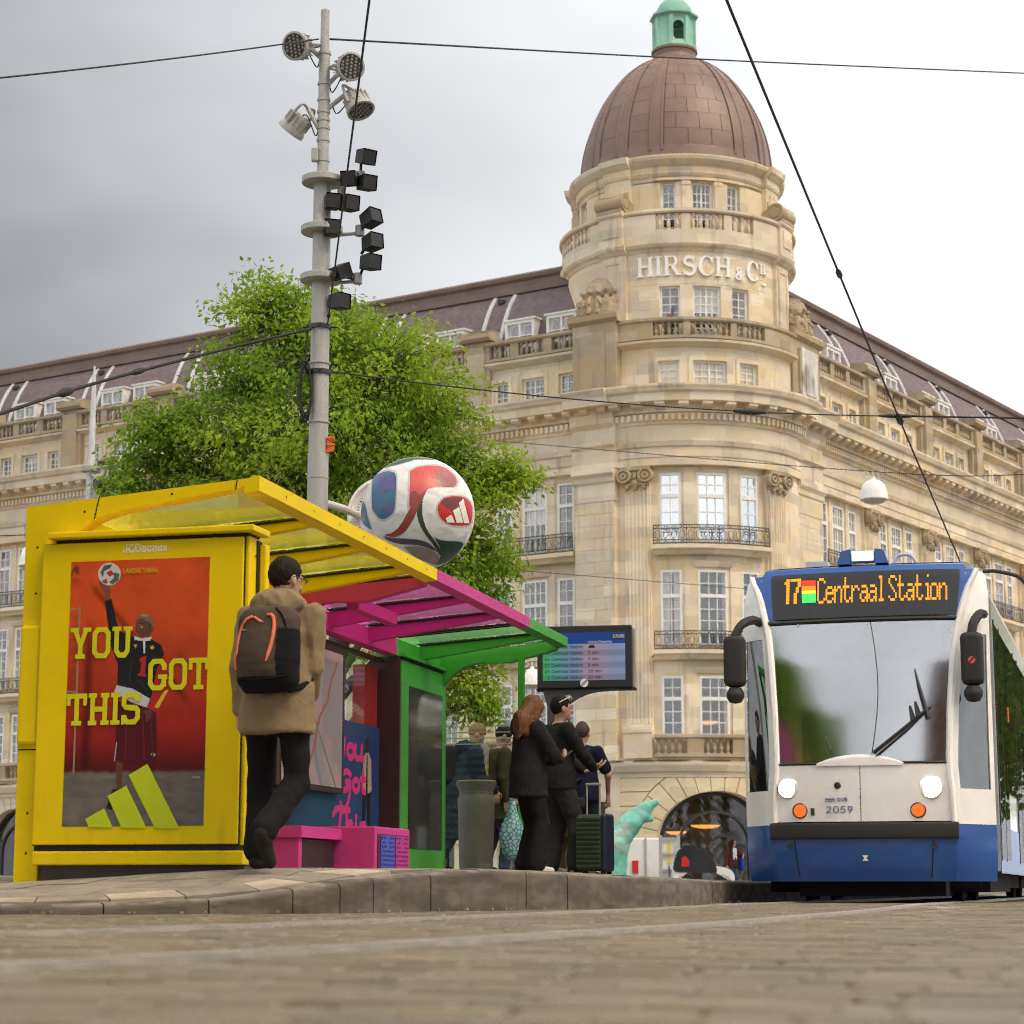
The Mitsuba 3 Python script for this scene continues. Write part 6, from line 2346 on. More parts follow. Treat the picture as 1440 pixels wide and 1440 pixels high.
s = D()
sc0, sc1, sz0, sz1 = .06, .975, .075, .605
s.add([[sc0, -.024, sz1], [sc1, -.024, sz1], [sc1, -.024, sz0], [sc0, -.024, sz0]], [[0, 2, 1], [0, 3, 2]])
scene['mat_screen'] = {'type': 'twosided', 'b': {'type': 'diffuse', 'reflectance': rgb([.02, .02, .02])}}
SCK = put('display', s.get(), 'mat_screen', DB, uv=np.array([[0, 0], [1, 0], [1, 1], [0, 1]], float), emitter={'type': 'area', 'radiance': proc(lambda p, n, uv: screen_fn(p, n, uv) * .10)})
tx, tw = D(), D()
rows_ = ['17', '2', '24', '17', '26', '2']
mins = ['', '2 min', '3 min', '8 min', '10 min', '12 min']
def dtext(mb, t, x, z, h, bold=False, right=False):
    g = text_poly(t, h, bold)
    if right:
        x -= g.bounds[2]
    mb.poly(affinity.translate(g, x, z), .025, .0262, RXZ)
for i in range(6):
    z = sz1 - (sz1 - sz0) * (.24 + .127 * (i + .72))
    dtext(tx, rows_[i], .135, z, .034, True, True)
    dtext(tx, 'Centraal Station', .155, z, .034, True)
    if mins[i]:
        dtext(tx, mins[i], .56, z, .034, True)
    else:
        tx.poly(unary_union([sbox(.57, z, .64, z + .024), sbox(.58, z + .02, .63, z + .034)]), .025, .0262, RXZ)
tag(tx.put('lettering', 'mat_box_black', SCK), kind='stuff')
dtext(tw, 'Trams', .10, .535, .05, True)
dtext(tw, 'Vertrek / Departing', .56, .488, .022)
k = tw.put('heading', 'mat_print_white', SCK)
s = D()
s.rbox((.89, -.026, .555), (.135, .006, .055), .002)
s.put('clock_field', 'mat_box_black', SCK)
tw = D()
dtext(tw, '13:30', .835, .54, .034, True)
v, f = tw.get()
put('clock_digits', (v - DBk * .006, f), 'mat_print_white', SCK)
s = D()
s.poly(Point(.52, .045).buffer(.045), .026, .032, RXZ)
st_k = s.put('sticker', 'mat_print_white', DB)
s = D()
s.poly(LineString([(.497, .022), (.543, .068)]).buffer(.012), .032, .0335, RXZ)
s.put('sticker_stripe', M('sticker_grey', (.30, .25, .38), .5), st_k)
s = D()
s.poly(Polygon([(.05, -.015), (1.0, -.015), (.75, -.04)] + [(.75 - .5 * math.sin(t) ** 1.0, -.04 - .33 * (1 - math.cos(t))) for t in np.linspace(.15, PI / 2, 10)] + [(.22, -2.1), (.10, -2.1), (.10, -.2)]), -.11, -.02, RXZ)
s.put('bracket', M('board_grey', (.06, .06, .065), .45), DB)

# ------------------------------------------------------------------ tree behind the shelter
M('bark', vary((.10, .085, .065), .5, 6., zs=1.5), .9)


def leaf_fn(p, n, uv):
    r = cell_rand(dr.floor(p.x * 9), dr.floor(p.y * 9), dr.floor(p.z * 9))
    f = fbm(p.x * .9, p.y * .9, p.z * .9, 2)
    c = mix((.13, .24, .026), (.32, .48, .055), r)
    return mix(c, mi.Color3f(.42, .54, .065), smoothstep(.42, .68, f) * .75)


scene['mat_leaf'] = {'type': 'principledthin', 'base_color': proc(leaf_fn), 'roughness': .45, 'spec_trans': 0., 'diff_trans': .9}
TREE = thing('street_tree', 'leafy bright green street tree standing behind the shelter and the mast', 'tree')
TBX, TBY = -2.75, 33.0
rt = np.random.default_rng(21)
LUMPS = [  # (x, z, radius x, radius z, depth) of the boughs of the crown
    (-5.15, 7.05, .95, .62, 0), (-5.75, 6.75, .55, .42, .1), (-5.95, 6.25, .45, .32, -.2), (-5.6, 7.3, .5, .35, -.3), (-4.2, 7.3, 1.0, .8, -.9), (-4.6, 8.1, .8, .7, .6), (-4.05, 8.9, .75, .75, -.3), (-3.7, 9.55, .40, .42, .1), (-3.3, 8.7, .8, .7, .9), (-3.0, 8.0, 1.0, .9, -1.2),
    (-2.5, 8.65, .75, .6, .2), (-1.85, 8.35, .75, .55, -.5), (-1.3, 7.95, .6, .6, .5), (-3.15, 9.0, .6, .6, .2), (-2.9, 8.7, .7, .6, -.6), (-2.0, 7.9, 1.0, .8, -1.3), (-1.2, 7.4, .75, .7, -.4), (-2.6, 6.9, 1.2, .8, -1.5), (-1.5, 6.4, 1.1, .8, -.9), (-3.7, 6.3, 1.1, .75, -1.0),
    (-.75, 6.7, .6, .45, .2), (-.25, 6.35, .55, .33, -.3), (.02, 6.55, .3, .2, -.4), (-.6, 5.7, .6, .45, -.6), (-.3, 5.35, .45, .3, -.2), (-1.0, 4.9, .8, .55, -.8), (-.55, 4.55, .4, .35, 0), (-.9, 3.9, .65, .45, -.5), (-.65, 3.35, .5, .4, -.2), (-1.3, 3.25, .6, .45, .2), (-.55, 2.95, .28, .2, -.3),
    (-2.2, 5.2, 1.1, .8, -1.1), (-4.9, 6.35, .7, .4, .4), (-5.3, 5.9, .5, .35, -.2), (-3.2, 5.2, 1.2, .7, .6), (-1.8, 4.1, .9, .6, .3), (-2.3, 8.0, .7, .6, 1.6), (-3.4, 7.3, .9, .7, 1.7), (-1.6, 6.9, .8, .7, 1.6), (-4.3, 6.6, .7, .6, 1.3)]
wood = MB()
trunk = spline([(TBX, TBY, .1), (TBX + .05, TBY, 1.4), (TBX - .03, TBY + .05, 2.9), (TBX + .08, TBY, 4.3), (TBX + .02, TBY, 5.8), (TBX - .2, TBY, 7.3), (TBX - .7, TBY, 8.8)], 6)
wood.tube(trunk, np.interp(trunk[:, 2], [0, 3, 6, 9], [.24, .19, .12, .04]), 10)
wood.put('trunk', 'mat_bark', TREE, True)
limbs, twigs = MB(), MB()
LV, LC = [], []
for (x, z, rx, rz, dy) in LUMPS:
    rx, rz = rx * .90, rz * .90
    c = np.array([x, TBY + dy, z])
    zs = np.clip(z - rt.uniform(.8, 1.8), 1.9, 8.0)
    st0 = np.array([np.interp(zs, trunk[:, 2], trunk[:, 0]), TBY, zs])
    mid = (st0 + c) / 2 + [0, 0, .25] + rt.normal(0, .12, 3)
    ln = spline([st0, mid, c], 6)
    limbs.tube(ln, np.linspace(.07, .022, len(ln)), 6)
    nt = int(46 * (rx * rz) ** .75 + 10)
    for _ in range(nt):
        u = rt.normal(0, 1, 3)
        u /= np.linalg.norm(u)
        rr = rt.uniform(.25, 1.30) ** .75
        p = c + u * np.array([rx, rx * .95, rz]) * rr
        q = ln[rt.integers(len(ln) // 2, len(ln))]
        m = (p + q) / 2 + [0, 0, .10]
        tw = spline([q, m, p], 3)
        twigs.tube(tw, np.linspace(.014, .005, len(tw)), 4, caps=False)
        nl = rt.integers(38, 62)
        out = (p - c) / (np.linalg.norm(p - c) + 1e-6)
        sp_ = rt.normal(0, 1, (nl, 3)) * [.15, .15, .11]
        pos = p + sp_ + out * rt.uniform(-.12, .16, nl)[:, None] - [0, 0, .03]
        LV.append(pos)
        LC.append(np.tile(out, (nl, 1)))
limbs.put('limb', 'mat_bark', TREE, True)
twigs.put('twig', 'mat_bark', TREE)
tag(list(scene)[-1], kind='stuff')
pos, outd = np.vstack(LV), np.vstack(LC)
n = len(pos)
ax1 = outd * .6 + rt.normal(0, .55, (n, 3)) + [0, 0, -.45]
ax1 /= np.linalg.norm(ax1, axis=1, keepdims=True)
nn_ = rt.normal(0, .45, (n, 3)) + [0, 0, .8] + outd * .35
sd = np.cross(ax1, nn_)
sd /= np.linalg.norm(sd, axis=1, keepdims=True)
up_ = np.cross(sd, ax1)
L = rt.uniform(.07, .125, n)[:, None]
W = L * rt.uniform(.42, .58, n)[:, None]
tpl = [(0, 0, 0), (.35, .5, .07), (.42, 0, -.02), (.35, -.5, .07), (1, 0, -.10), (.75, .33, .02), (.75, -.33, .02)]
V = np.stack([pos + ax1 * L * a + sd * W * b + up_ * L * c_ for a, b, c_ in tpl], 1)
F0 = np.array([[0, 2, 1], [0, 3, 2], [1, 2, 5], [2, 4, 5], [3, 6, 2], [2, 6, 4]])
F = (F0[None] + (np.arange(n) * 7)[:, None, None]).reshape(-1, 3)
put('crown', (V.reshape(-1, 3), F), 'mat_leaf', TREE, True)
tag(list(scene)[-1], kind='stuff')

# ------------------------------------------------------------------ thin pole at the left, street bell lamp, wires
PL = thing('slim_pole', 'thin pale pole with two small black lamps in front of the left wing', 'lamp post')
s = MB()
s.lathe([(0, 0), (.11, 0), (.10, 9.0), (.075, 9.05), (.06, 10.4), (.045, 10.9), (.02, 11.28), (0, 11.3)], 16, (-9.05, 45, 0))
s.put('shaft', 'mat_lead', PL, 35)
s = MB()
s.lathe([(.09, 8.95), (.20, 8.95), (.21, 9.0), (.21, 9.06), (.09, 9.08)], 20, (-9.05, 45, 0))
s.tube([(-9.05, 44.9, 9.0), (-8.6, 44.8, 9.05)], .03, 6)
s.tube([(-9.05, 44.9, 8.9), (-8.85, 44.8, 8.75)], .03, 6)
s.put('collar', 'mat_galv', PL, 35)
for c, d in (((-8.52, 44.75, 8.92), (.4, -.4, -.8)), ((-8.83, 44.75, 8.62), (.5, -.6, -.6)), ((-8.72, 44.9, 9.12), (.95, 0, .1))):
    R = frame_to(d)
    s = MB()
    s.lathe([(0, -.16), (.07, -.16), (.14, .1), (.15, .16), (0, .15)], 8, c, R=R)
    s.put('lamp', 'mat_box_black', PL)

M('globe', (.55, .54, .48), .2)


def bell(bc, label):
    BL = thing('hanging_lamp', label, 'lamp', 'white bell lamps hanging on wires')
    bc = np.array(bc, float)
    s = MB()
    s.lathe([(.30, -.16), (.305, -.13), (.29, -.12), (.285, .0), (.24, .16), (.15, .25), (.05, .285), (.045, .34), (0, .35)], 32, bc)
    s.put('shade', 'mat_tram_white', BL, 35)
    s = MB()
    s.lathe([(.28, -.15), (.22, -.21), (.1, -.245), (0, -.25)], 24, bc)
    s.put('globe', 'mat_globe', BL, True)
    s = MB()
    s.tube([bc + [0, 0, .33], bc + [0, 0, .46]], .025, 6)
    for q in (-1, 1):
        t = np.linspace(0, 1.7 * PI, 14)
        s.tube(np.stack([bc[0] + q * (.16 + .06 * np.cos(t)), np.full(14, bc[1]), bc[2] + .40 + .06 * np.sin(t)], 1), .012, 5)
    s.put('hanger', 'mat_lead', BL)


bell((7.76, 45.0, 8.50), 'white bell-shaped street lamp hanging from a wire in front of the right wing')
bell((.53, 56.0, 5.55), 'white bell-shaped street lamp seen beside the slim green post, under the departure board')
bell((-9.05, 40.0, 6.30), 'white bell-shaped street lamp hanging at the left edge beside the shelter')

WIRE = []


def wire(pts, r, label, sag=0., extra=None, mat='mat_cable'):
    p = np.array(pts, float)
    if len(p) == 2:
        t = np.linspace(0, 1, 24)
        p = p[0] + (p[1] - p[0]) * t[:, None]
        p[:, 2] -= sag * 4 * t * (1 - t)
    else:
        p = spline(p, 8)
    s = MB()
    s.tube(p, r, 6)
    if extra:
        for q, rr, ll in extra:
            q = np.array(q, float)
            i = np.argmin(np.linalg.norm(p - q, axis=1))
            d = p[min(i + 1, len(p) - 1)] - p[max(i - 1, 0)]
            d /= np.linalg.norm(d)
            s.tube([p[i] - d * ll, p[i] - d * ll * .4, p[i] + d * ll * .4, p[i] + d * ll], [rr * .5, rr, rr, rr * .5], 8)
    k = s.put('wire', mat, None, True)
    tag(k, label, 'wire')
    return k
wire([(-4.70, 18.0, 7.212), (-2.30, 24.0, 10.08)], .010, 'thin wire from the left edge up to the top of the mast', .02)
wire([(-2.16, 24.0, 10.08), (3.348, 34.0, 13.86), (10.916, 42.0, 16.78)], .013, 'taut wire from the mast top across the dome to the right edge')
wire([(-.96, 13.8, 6.30), (-2.13, 23.88, 6.545)], .009, 'thin stay wire hanging down in front of the mast lights', 0, [((-2.11, 23.6, 6.54), .022, .10)])
wire([(1.76, 16.9, 7.6), (3.812, 24.0, 7.189), (5.577, 30.0, 6.781), (8.3, 38.6, 5.76)], .0135, 'thick overhead wire crossing the right side of the tower steeply', 0, [((3.8, 24, 7.19), .035, .14), ((5.577, 30., 6.78), .05, .22)])
wire([(-5.0, 19.9, 4.56), (-4.34, 21.5, 5.273), (-3.314, 23.0, 5.996), (-2.317, 23.9, 6.505)], .019, 'thick black cable bundle drooping from the mast to the left edge', 0, [((-4.5, 21.2, 5.1), .045, .14), ((-3.9, 22.1, 5.6), .033, .12)])
wire([(-2.112, 24.0, 6.023), (5.548, 30.0, 6.833)], .009, 'thin span wire from the mast below the main cornice to the clamp', .12, [((3.4, 28.2, 6.6), .04, .30), ((5.4, 30, 6.82), .03, .4)])
wire([(5.548, 30.0, 6.833), (7.2, 28.0, 6.35)], .014, 'black span cable from the clamp to the right edge')
wire([(-1.635, 60.0, 12.909), (7.76, 45.0, 8.96), (10.2, 39.5, 7.83)], .010, 'wire that carries the white bell lamp across the frieze')
wire([(-1.348, 50.0, 7.68), (7.667, 60.0, 8.435)], .009, 'thin wire across the second-floor windows of the round corner')
wire([(-14., 39.6, 6.35), (-9.05, 40., 6.76), (-3., 41.5, 6.9)], .010, 'thin wire that carries the bell lamp at the left edge')
wire(spline([(5.80, 26, 3.98), (5.94, 26.0, 3.985), (6.10, 26.0, 3.955), (6.25, 26.0, 3.90), (6.36, 26., 3.72), (6.42, 26, 3.2)], 4), .025, 'bent black conduit arm sticking out behind the tram roof')

# ------------------------------------------------------------------ street beyond the platform
M('van_white', (.74, .74, .73), .3, coat=.5)
M('red_paint', (.55, .02, .015), .4)
M('sign_yellow', (.72, .55, .03), .45)
M('car_glass', (.015, .017, .018), .08, spec=.9)
TRK = thing('box_trailer', 'white box trailer with a small red panel parked behind the turquoise sculpture', 'trailer')
s = MB()
s.rbox((3.75, 60.6, .95), (1.75, 1.2, 1.15), .04)
s.put('body', 'mat_van_white', TRK)
for x in (2.92, 3.68, 4.5):
    s = MB()
    s.bb(x, x + .06, 59.96, 60.0, .40, 1.52)
    s.put('frame_post', 'mat_galv', TRK)
s = MB()
s.bb(3.33, 3.50, 59.94, 59.99, .56, .90)
s.put('red_panel', 'mat_red_paint', TRK)
s = MB()
for x in (3.1, 4.3):
    s.lathe([(0, -.1), (.28, -.1), (.3, -.05), (.3, .1), (0, .1)], 20, (x, 60.3, .29), R=frame_to((0, -1, 0)))
s.put('wheel', 'mat_under', TRK)
TL = thing('tail_lift', 'grey metal lift frame with a white panel and yellow markings beside the trailer', 'lift')
s = MB()
for x in (4.03, 4.52):
    s.bb(x, x + .09, 59.2, 59.3, .02, 1.58)
for z in (.36, .60, 1.05, 1.46):
    s.bb(4.1, 4.55, 59.22, 59.28, z, z + .06)
s.put('frame', 'mat_galv', TL)
s = MB()
s.bb(4.12, 4.50, 59.31, 59.33, .42, 1.46)
s.put('panel', 'mat_van_white', TL)
s = MB()
for k in range(6):
    s.bb(4.26, 4.36, 59.285, 59.31, .80 + .105 * k, .88 + .105 * k)
s.put('yellow_mark', 'mat_sign_yellow', TL)
s = MB()
s.tube([(4.30, 59.2, .45), (4.30, 59.2, .75)], .02, 6)
s.put('handle', 'mat_steel_dark', TL)

CX = np.diag([.88, 1., .86, 1.])
CX[0, 3] = 4.70 * .12
CAR = thing('parked_car', 'white car with a dark rounded rear window and red tail lamp on the far street', 'car')
cxs = (4.35, 58.5)
def carloft(mb, secs):
    mb.sheet(np.array(secs))
prof = [(-.05, .30), (-.02, .75), (.06, .86), (.18, 1.18), (.45, 1.42), (.9, 1.50), (1.35, 1.42), (1.75, 1.1), (1.95, .86), (2.6, .80), (2.95, .62), (3.0, .30)]
s = MB(CX)
pp = spline(prof, 5)
P = []
for y, k in ((0, .90), (.12, .985), (.3, 1.), (1.4, 1.), (1.58, .985), (1.7, .90)):
    zc = .55
    P.append(np.c_[cxs[0] + pp[:, 0] * 0.62, np.full(len(pp), cxs[1] + y), np.where(pp[:, 1] > .85, .85 + (pp[:, 1] - .85) * k, pp[:, 1])])
s.sheet(np.array(P))
for e in (0, -1):
    c = P[e].mean(0)
    s.add(np.vstack([P[e], c[None]]), [[i, i + 1, len(pp)] for i in range(len(pp) - 1)])
s.put('body', 'mat_van_white', CAR, 40)
s = MB(CX)
gp = affinity.translate(Polygon([(4.76, .78), (4.80, 1.0), (4.90, 1.26), (5.06, 1.40), (5.3, 1.41), (5.6, 1.28), (5.82, 1.05), (5.92, .82), (5.94, .70), (4.78, .74)]).buffer(.05), -.37, .02)
s.poly(gp, -cxs[1] + .01, -cxs[1] + .03, RXZ)
s.put('window', 'mat_car_glass', CAR)
s = MB(CX)
s.poly(gp.buffer(.035).difference(gp.buffer(.0)), -cxs[1] + .005, -cxs[1] + .035, RXZ)
s.put('window_trim', 'mat_rubber', CAR)
s = MB(CX)
s.poly(affinity.translate(Polygon([(4.93, .82), (5.16, .82), (5.18, 1.0), (5.06, 1.16), (4.95, 1.1)]), -.37, .02), -cxs[1] + .03, -cxs[1] + .05, RXZ)
s.put('tail_lamp', 'mat_red_paint', CAR)
s = MB(CX)
for x in (4.68, 5.83):
    s.lathe([(0, -.1), (.27, -.1), (.3, -.05), (.3, .1), (0, .1)], 20, (x, cxs[1] + .1, .30), R=frame_to((0, -1, 0)))
s.put('wheel', 'mat_under', CAR)

SG = thing('hanging_sign', 'small black cut-out sign on a bracket by the ground floor of the corner building', 'sign')
s = MB()
pg = sbox(2.88, 2.2, 3.20, 3.02).difference(unary_union([Point(3.03, 2.48).buffer(.09), Polygon([(2.96, 2.52), (3.10, 2.52), (3.03, 2.80)])]))
s.poly(pg, -74.05, -74.0, RXZ)
s.put('plate', 'mat_iron', SG)
s = MB()
s.bb(2.80, 3.34, 73.98, 74.08, 3.02, 3.08)
s.bb(3.22, 3.38, 73.9, 74.15, 2.9, 3.16)
s.cyl((3.36, 74.05, 3.0), (3.36, 82.5, 3.0), .04, sides=6)
s.put('bracket', 'mat_iron', SG)

# turquoise sculpture like a fish tail
M('turquoise', vary((.17, .52, .44), .45, 5., tint=(.45, .60, .55)), .6)
def tail(P):
    d = sd_cone(P, (-.08, 0, 0), (-.02, 0, .75), .25, .22)
    d = smin(d, sd_cone(P, (-.02, 0, .72), (.24, 0, 1.12), .22, .19), .10)
    d = smin(d, sd_cone(P, (.24, 0, 1.12), (.50, 0, 1.36), .19, .14), .08)
    d = smin(d, sd_cone(P, (.50, 0, 1.38), (.70, 0, 1.52), .11, .06), .06)
    d = smin(d, sd_cone(P, (.46, -.02, 1.26), (.62, 0, 1.22), .12, .07), .06)
    d = smin(d, sd_cone(P, (-.10, 0, .80), (-.24, 0, .95), .14, .06), .14)
    return d + .07 * (meshkit.fbm(P * 8, 3, 2) - .5)
v, f = mesh_sdf(tail, (-.7, -.45, -.05), (.95, .45, 1.75), .028)
tag(put('tail_sculpture', (v * [1.05, 1, 1.0] + [1.93, 40., .20], f), 'mat_turquoise', None, True), 'turquoise painted sculpture shaped like a curved fish tail behind the green suitcase', 'sculpture')

# ------------------------------------------------------------------ people
SKIN_ = M('skin', vary((.45, .26, .18), .12, 14.), .5)
M('hair_dark', vary((.018, .012, .009), .4, 40.), .6, spec=.12)
M('hair_brown', vary((.13, .056, .022), .6, 26., zs=2.5), .5, spec=.2)
M('hair_grey', vary((.075, .062, .05), .5, 40.), .65, spec=.15)
for nm, c in (('khaki', (.25, .185, .105)), ('black_cloth', (.024, .023, .025)), ('trousers_black', (.017, .016, .017)), ('charcoal', (.045, .042, .044)), ('navy', (.016, .017, .042)), ('denim', (.05, .075, .12)), ('denim_dark', (.022, .028, .045)), ('puffer', (.018, .03, .045)),
              ('olive', (.06, .055, .028)), ('maroon_cloth', (.06, .022, .02)), ('shirt_pale', (.55, .57, .62)), ('pack_brown', (.085, .062, .048)), ('pack_black', (.014, .014, .016)), ('pack_grey', (.30, .29, .26)), ('tan', (.23, .14, .06)), ('coral', (.80, .22, .12)), ('shoe_dark', (.03, .026, .022)), ('shoe_white', (.6, .58, .54)), ('bag_blue', (.03, .06, .30))):
    M(nm, vary(c, .14, 5.), .9, spec=.08, bump=proc(lambda p, n, uv: fbm(p.x * 14, p.y * 14, p.z * 22, 3)), bscale=.010)


def ik(a, b, l1, l2, hint):
    """Middle joint of a two-bone limb from a to b, bent towards hint; b is pulled in when out of reach."""
    a, b, hint = (np.asarray(x, float) for x in (a, b, hint))
    d = b - a
    L = np.linalg.norm(d)
    if L > .985 * (l1 + l2):
        b = a + d / L * .985 * (l1 + l2)
        d = b - a
        L = np.linalg.norm(d)
    u = d / L
    x = (l1 * l1 - l2 * l2 + L * L) / (2 * L)
    h = math.sqrt(max(l1 * l1 - x * x, 0))
    w = hint - (hint @ u) * u
    w /= np.linalg.norm(w) + 1e-9
    return a + u * x + w * h, b


def hand_bones(w, fwd, palm, side, curl=.5, spread=1.):
    """Palm and five fingers: wrist, direction of the fingers, direction the palm faces; side +1 right, -1 left. Adult size."""
    f = np.asarray(fwd, float) / np.linalg.norm(fwd)
    p = np.asarray(palm, float)
    p = p - (p @ f) * f
    p /= np.linalg.norm(p)
    s = np.cross(f, p) * side          # towards the thumb
    B = []
    for o in (-.027, -.009, .009, .027):
        B.append((w + s * o * .7, w + f * .085 + s * o * spread, .017, .0125))
    for o, ln, k in ((.029, .070, .9), (.010, .080, 1.), (-.010, .074, 1.05), (-.029, .058, 1.15)):
        q = w + f * .09 + s * o * spread
        ang = 0.
        for seg, r in ((.45, .0095), (.32, .0085), (.23, .0078)):
            ang += curl * k
            dd = f * math.cos(ang) + p * math.sin(ang)
            q2 = q + dd * ln * seg
            B.append((q, q2, r, r * .93))
            q = q2
    q = w + f * .025 + s * .026
    for dd, ln, r in ((s * .75 + f * .6 + p * .25, .042, .0125), (s * .25 + f * .85 + p * .45, .032, .0105), (f * .8 + p * .6, .026, .0092)):
        dd = dd / np.linalg.norm(dd)
        B.append((q, q + dd * ln, r, r * .92))
        q = q + dd * ln
    return B


def human(name, label, pos, yaw, h, top, legs, shoe='shoe_dark', hair='hair_dark', hair_kind='short', lean=0., hands=((-.24, .05, .78), (.24, .05, .78)), elbow=((-.4, -1, 0), (.4, -1, 0)), palm=((1, 0, 0), (-1, 0, 0)), fdir=((0, .1, -1), (0, .1, -1)), curl=.35,
          feet=((-.10, .0, .085), (.10, .0, .085)), hip_x=0., look=(0, 1, 0), tilt=0., hem=.80, sleeve=1., build=1., loose=1., knee=((0, 1, 0), (0, 1, 0)), hood=False, puff=False, res=.014, flare=0., group=None, short_sleeve=False, skin='skin'):
    """A standing or walking figure. Local axes: x to its right, y ahead, z up, metres for 1.75 m height. Returns (key, transform)."""
    k = h / 1.75
    key = thing(name, label, 'person', group)
    Xf = np.eye(4)
    Xf[:3, :3] = rotz(-yaw) * k
    Xf[:3, 3] = pos
    hip = np.array([hip_x, 0, .95])
    ln = np.array([0, math.sin(lean), math.cos(lean)])
    chest = hip + ln * .36
    neck = hip + ln * .535
    lk = np.asarray(look, float) / np.linalg.norm(look)
    head = neck + np.array([0, .02, 0]) + (ln * .6 + np.array([0, 0, .4])) * .165 + lk * [1, 1, 0] * .02
    sh = [neck + np.array([q * .185 * build, 0, -.055]) for q in (-1, 1)]
    hp = [hip + np.array([q * .095, 0, -.03]) for q in (-1, 1)]
    el, wr, kn, an = [], [], [], []
    for i in (0, 1):
        e, w = ik(sh[i], hands[i], .29, .26, elbow[i])
        el.append(e)
        wr.append(w)
        kk, a_ = ik(hp[i], feet[i], .43, .42, knee[i])
        kn.append(kk)
        an.append(a_)
    body = [(hip - [0, 0, .02], hip + ln * .12, .125, .115), (hip + ln * .12, chest, .115, .135), (chest, neck - ln * .05, .13, .085), (neck - ln * .06, head - [0, 0, .02], .052, .05)]
    fdr = [np.array([0, 1, -.33]) if feet[i][2] < .12 else np.array([0, .55, -.83]) if feet[i][1] < 0 else np.array([0, .95, .2]) for i in (0, 1)]
    for i in (0, 1):
        q = (-1, 1)[i]
        body += [(sh[i], el[i], .046, .037), (el[i], wr[i], .037, .024), (hp[i], kn[i], .078, .050), (kn[i], an[i], .050, .034), (an[i], an[i] + fdr[i] * .12, .032, .022), (neck - ln * .07, sh[i], .06, .05)]
    # head in its own axes
    RH = np.stack([np.cross(lk, [0, 0, 1.]), lk, [0, 0, 1.]], 1)
    RH[:, 0] /= np.linalg.norm(RH[:, 0])
    RH[:, 2] = np.cross(RH[:, 0], RH[:, 1])
    RH = RH @ euler(tilt, 0, 0)

    def hd(P):
        q = (P - head) @ RH
        d = sd_ell(q, (0, -.012, .03), (.076, .094, .098))
        d = smin(d, sd_ell(q, (0, .018, -.045), (.058, .070, .075)), .04)
        d = smin(d, sd_cone(q, (0, .088, .0), (0, .108, -.030), .010, .016), .018)
        d = smin(d, sd_cone(q, (-.022, .083, -.063), (.022, .083, -.063), .008, .008), .012)
        d = smin(d, sd_ell(q, (0, .075, -.10), (.022, .018, .018)), .03)
        d = smin(d, sd_cone(q, (-.042, .080, .022), (.042, .080, .022), .012, .012), .02)
        for s_ in (-1, 1):
            d = np.maximum(d, -sd_ell(q, (s_ * .031, .094, .004), (.014, .012, .009)))
            d = smin(d, sd_ell(q, (s_ * .079, -.005, -.008), (.010, .022, .034), euler(0, 0, s_ * .3)), .008)
        return d

    def f_body(P):
        d = sunion([sd_cone(P, *b) for b in body], .03)
        return smin(d, hd(P), .02)
    allp = np.array([x for b in body for x in b[:2]] + [head + [0, 0, .14]])
    lo, hi = allp.min(0) - .16, allp.max(0) + .16
    v, f = mesh_sdf(f_body, lo, hi, res * .85)
    parts = [(v, f)]
    for i in (0, 1):
        B = hand_bones(wr[i], np.asarray(fdir[i], float), np.asarray(palm[i], float), (-1, 1)[i], curl)
        ap = np.array([x for b in B for x in b[:2]])
        vv, ff = mesh_sdf(lambda P: sunion([sd_cone(P, *b) for b in B], .006), ap.min(0) - .03, ap.max(0) + .03, .0055 if res < .013 else .007)
        parts.append((vv, ff))
    V, F, n = [], [], 0
    for vv, ff in parts:
        V.append(vv)
        F.append(ff + n)
        n += len(vv)
    V = np.vstack(V)

    def place(v): return v @ Xf[:3, :3].T + Xf[:3, 3]
    scene[key] = mikit.ply((place(V), np.vstack(F)), 'mat_' + skin, smooth=True)

    def cloth(nm, mat, fn, lo, hi, r=res, wr_=.012, sc=9., sd=0):
        v, f = mesh_sdf(fn, lo, hi, r)
        vv = v * [1, 1, .7]
        nn = trimesh.Trimesh(v, f, process=False).vertex_normals
        v = v + nn * (wr_ * ((meshkit.fbm(vv * sc + sd, 3, 5) - .5) * 2 + 1.1 * (.35 - np.abs(meshkit.fbm(vv * sc * .8 * [1.5, 1.5, 1] + sd + 7, 2, 9) - .5) * 4)))[:, None]
        return put(nm, (place(v), f), 'mat_' + mat, key, True)
    # trousers
    tr = [(hip + [0, 0, .06], hip - [0, 0, .06], .135, .14)]
    for i in (0, 1):
        tr += [(hp[i], kn[i], .098 * loose, .070 * loose), (kn[i], an[i] + [0, -.01, .02], .070 * loose, (.058 + flare) * loose)]

    def f_tr(P):
        d = sunion([sd_cone(P, *b) for b in tr[:1] + tr[1:3]], .02)
        d2 = sunion([sd_cone(P, *b) for b in tr[:1] + tr[3:]], .02)
        d = smin(d, d2, .012)
        return np.maximum(np.maximum(d, P[:, 2] - hip[2] - .10), .035 - P[:, 2] + min(feet[0][2], feet[1][2]) - .085)
    cloth('trousers', legs, f_tr, lo, [hi[0], hi[1], hip[2] + .16], wr_=.009, sc=10., sd=2)
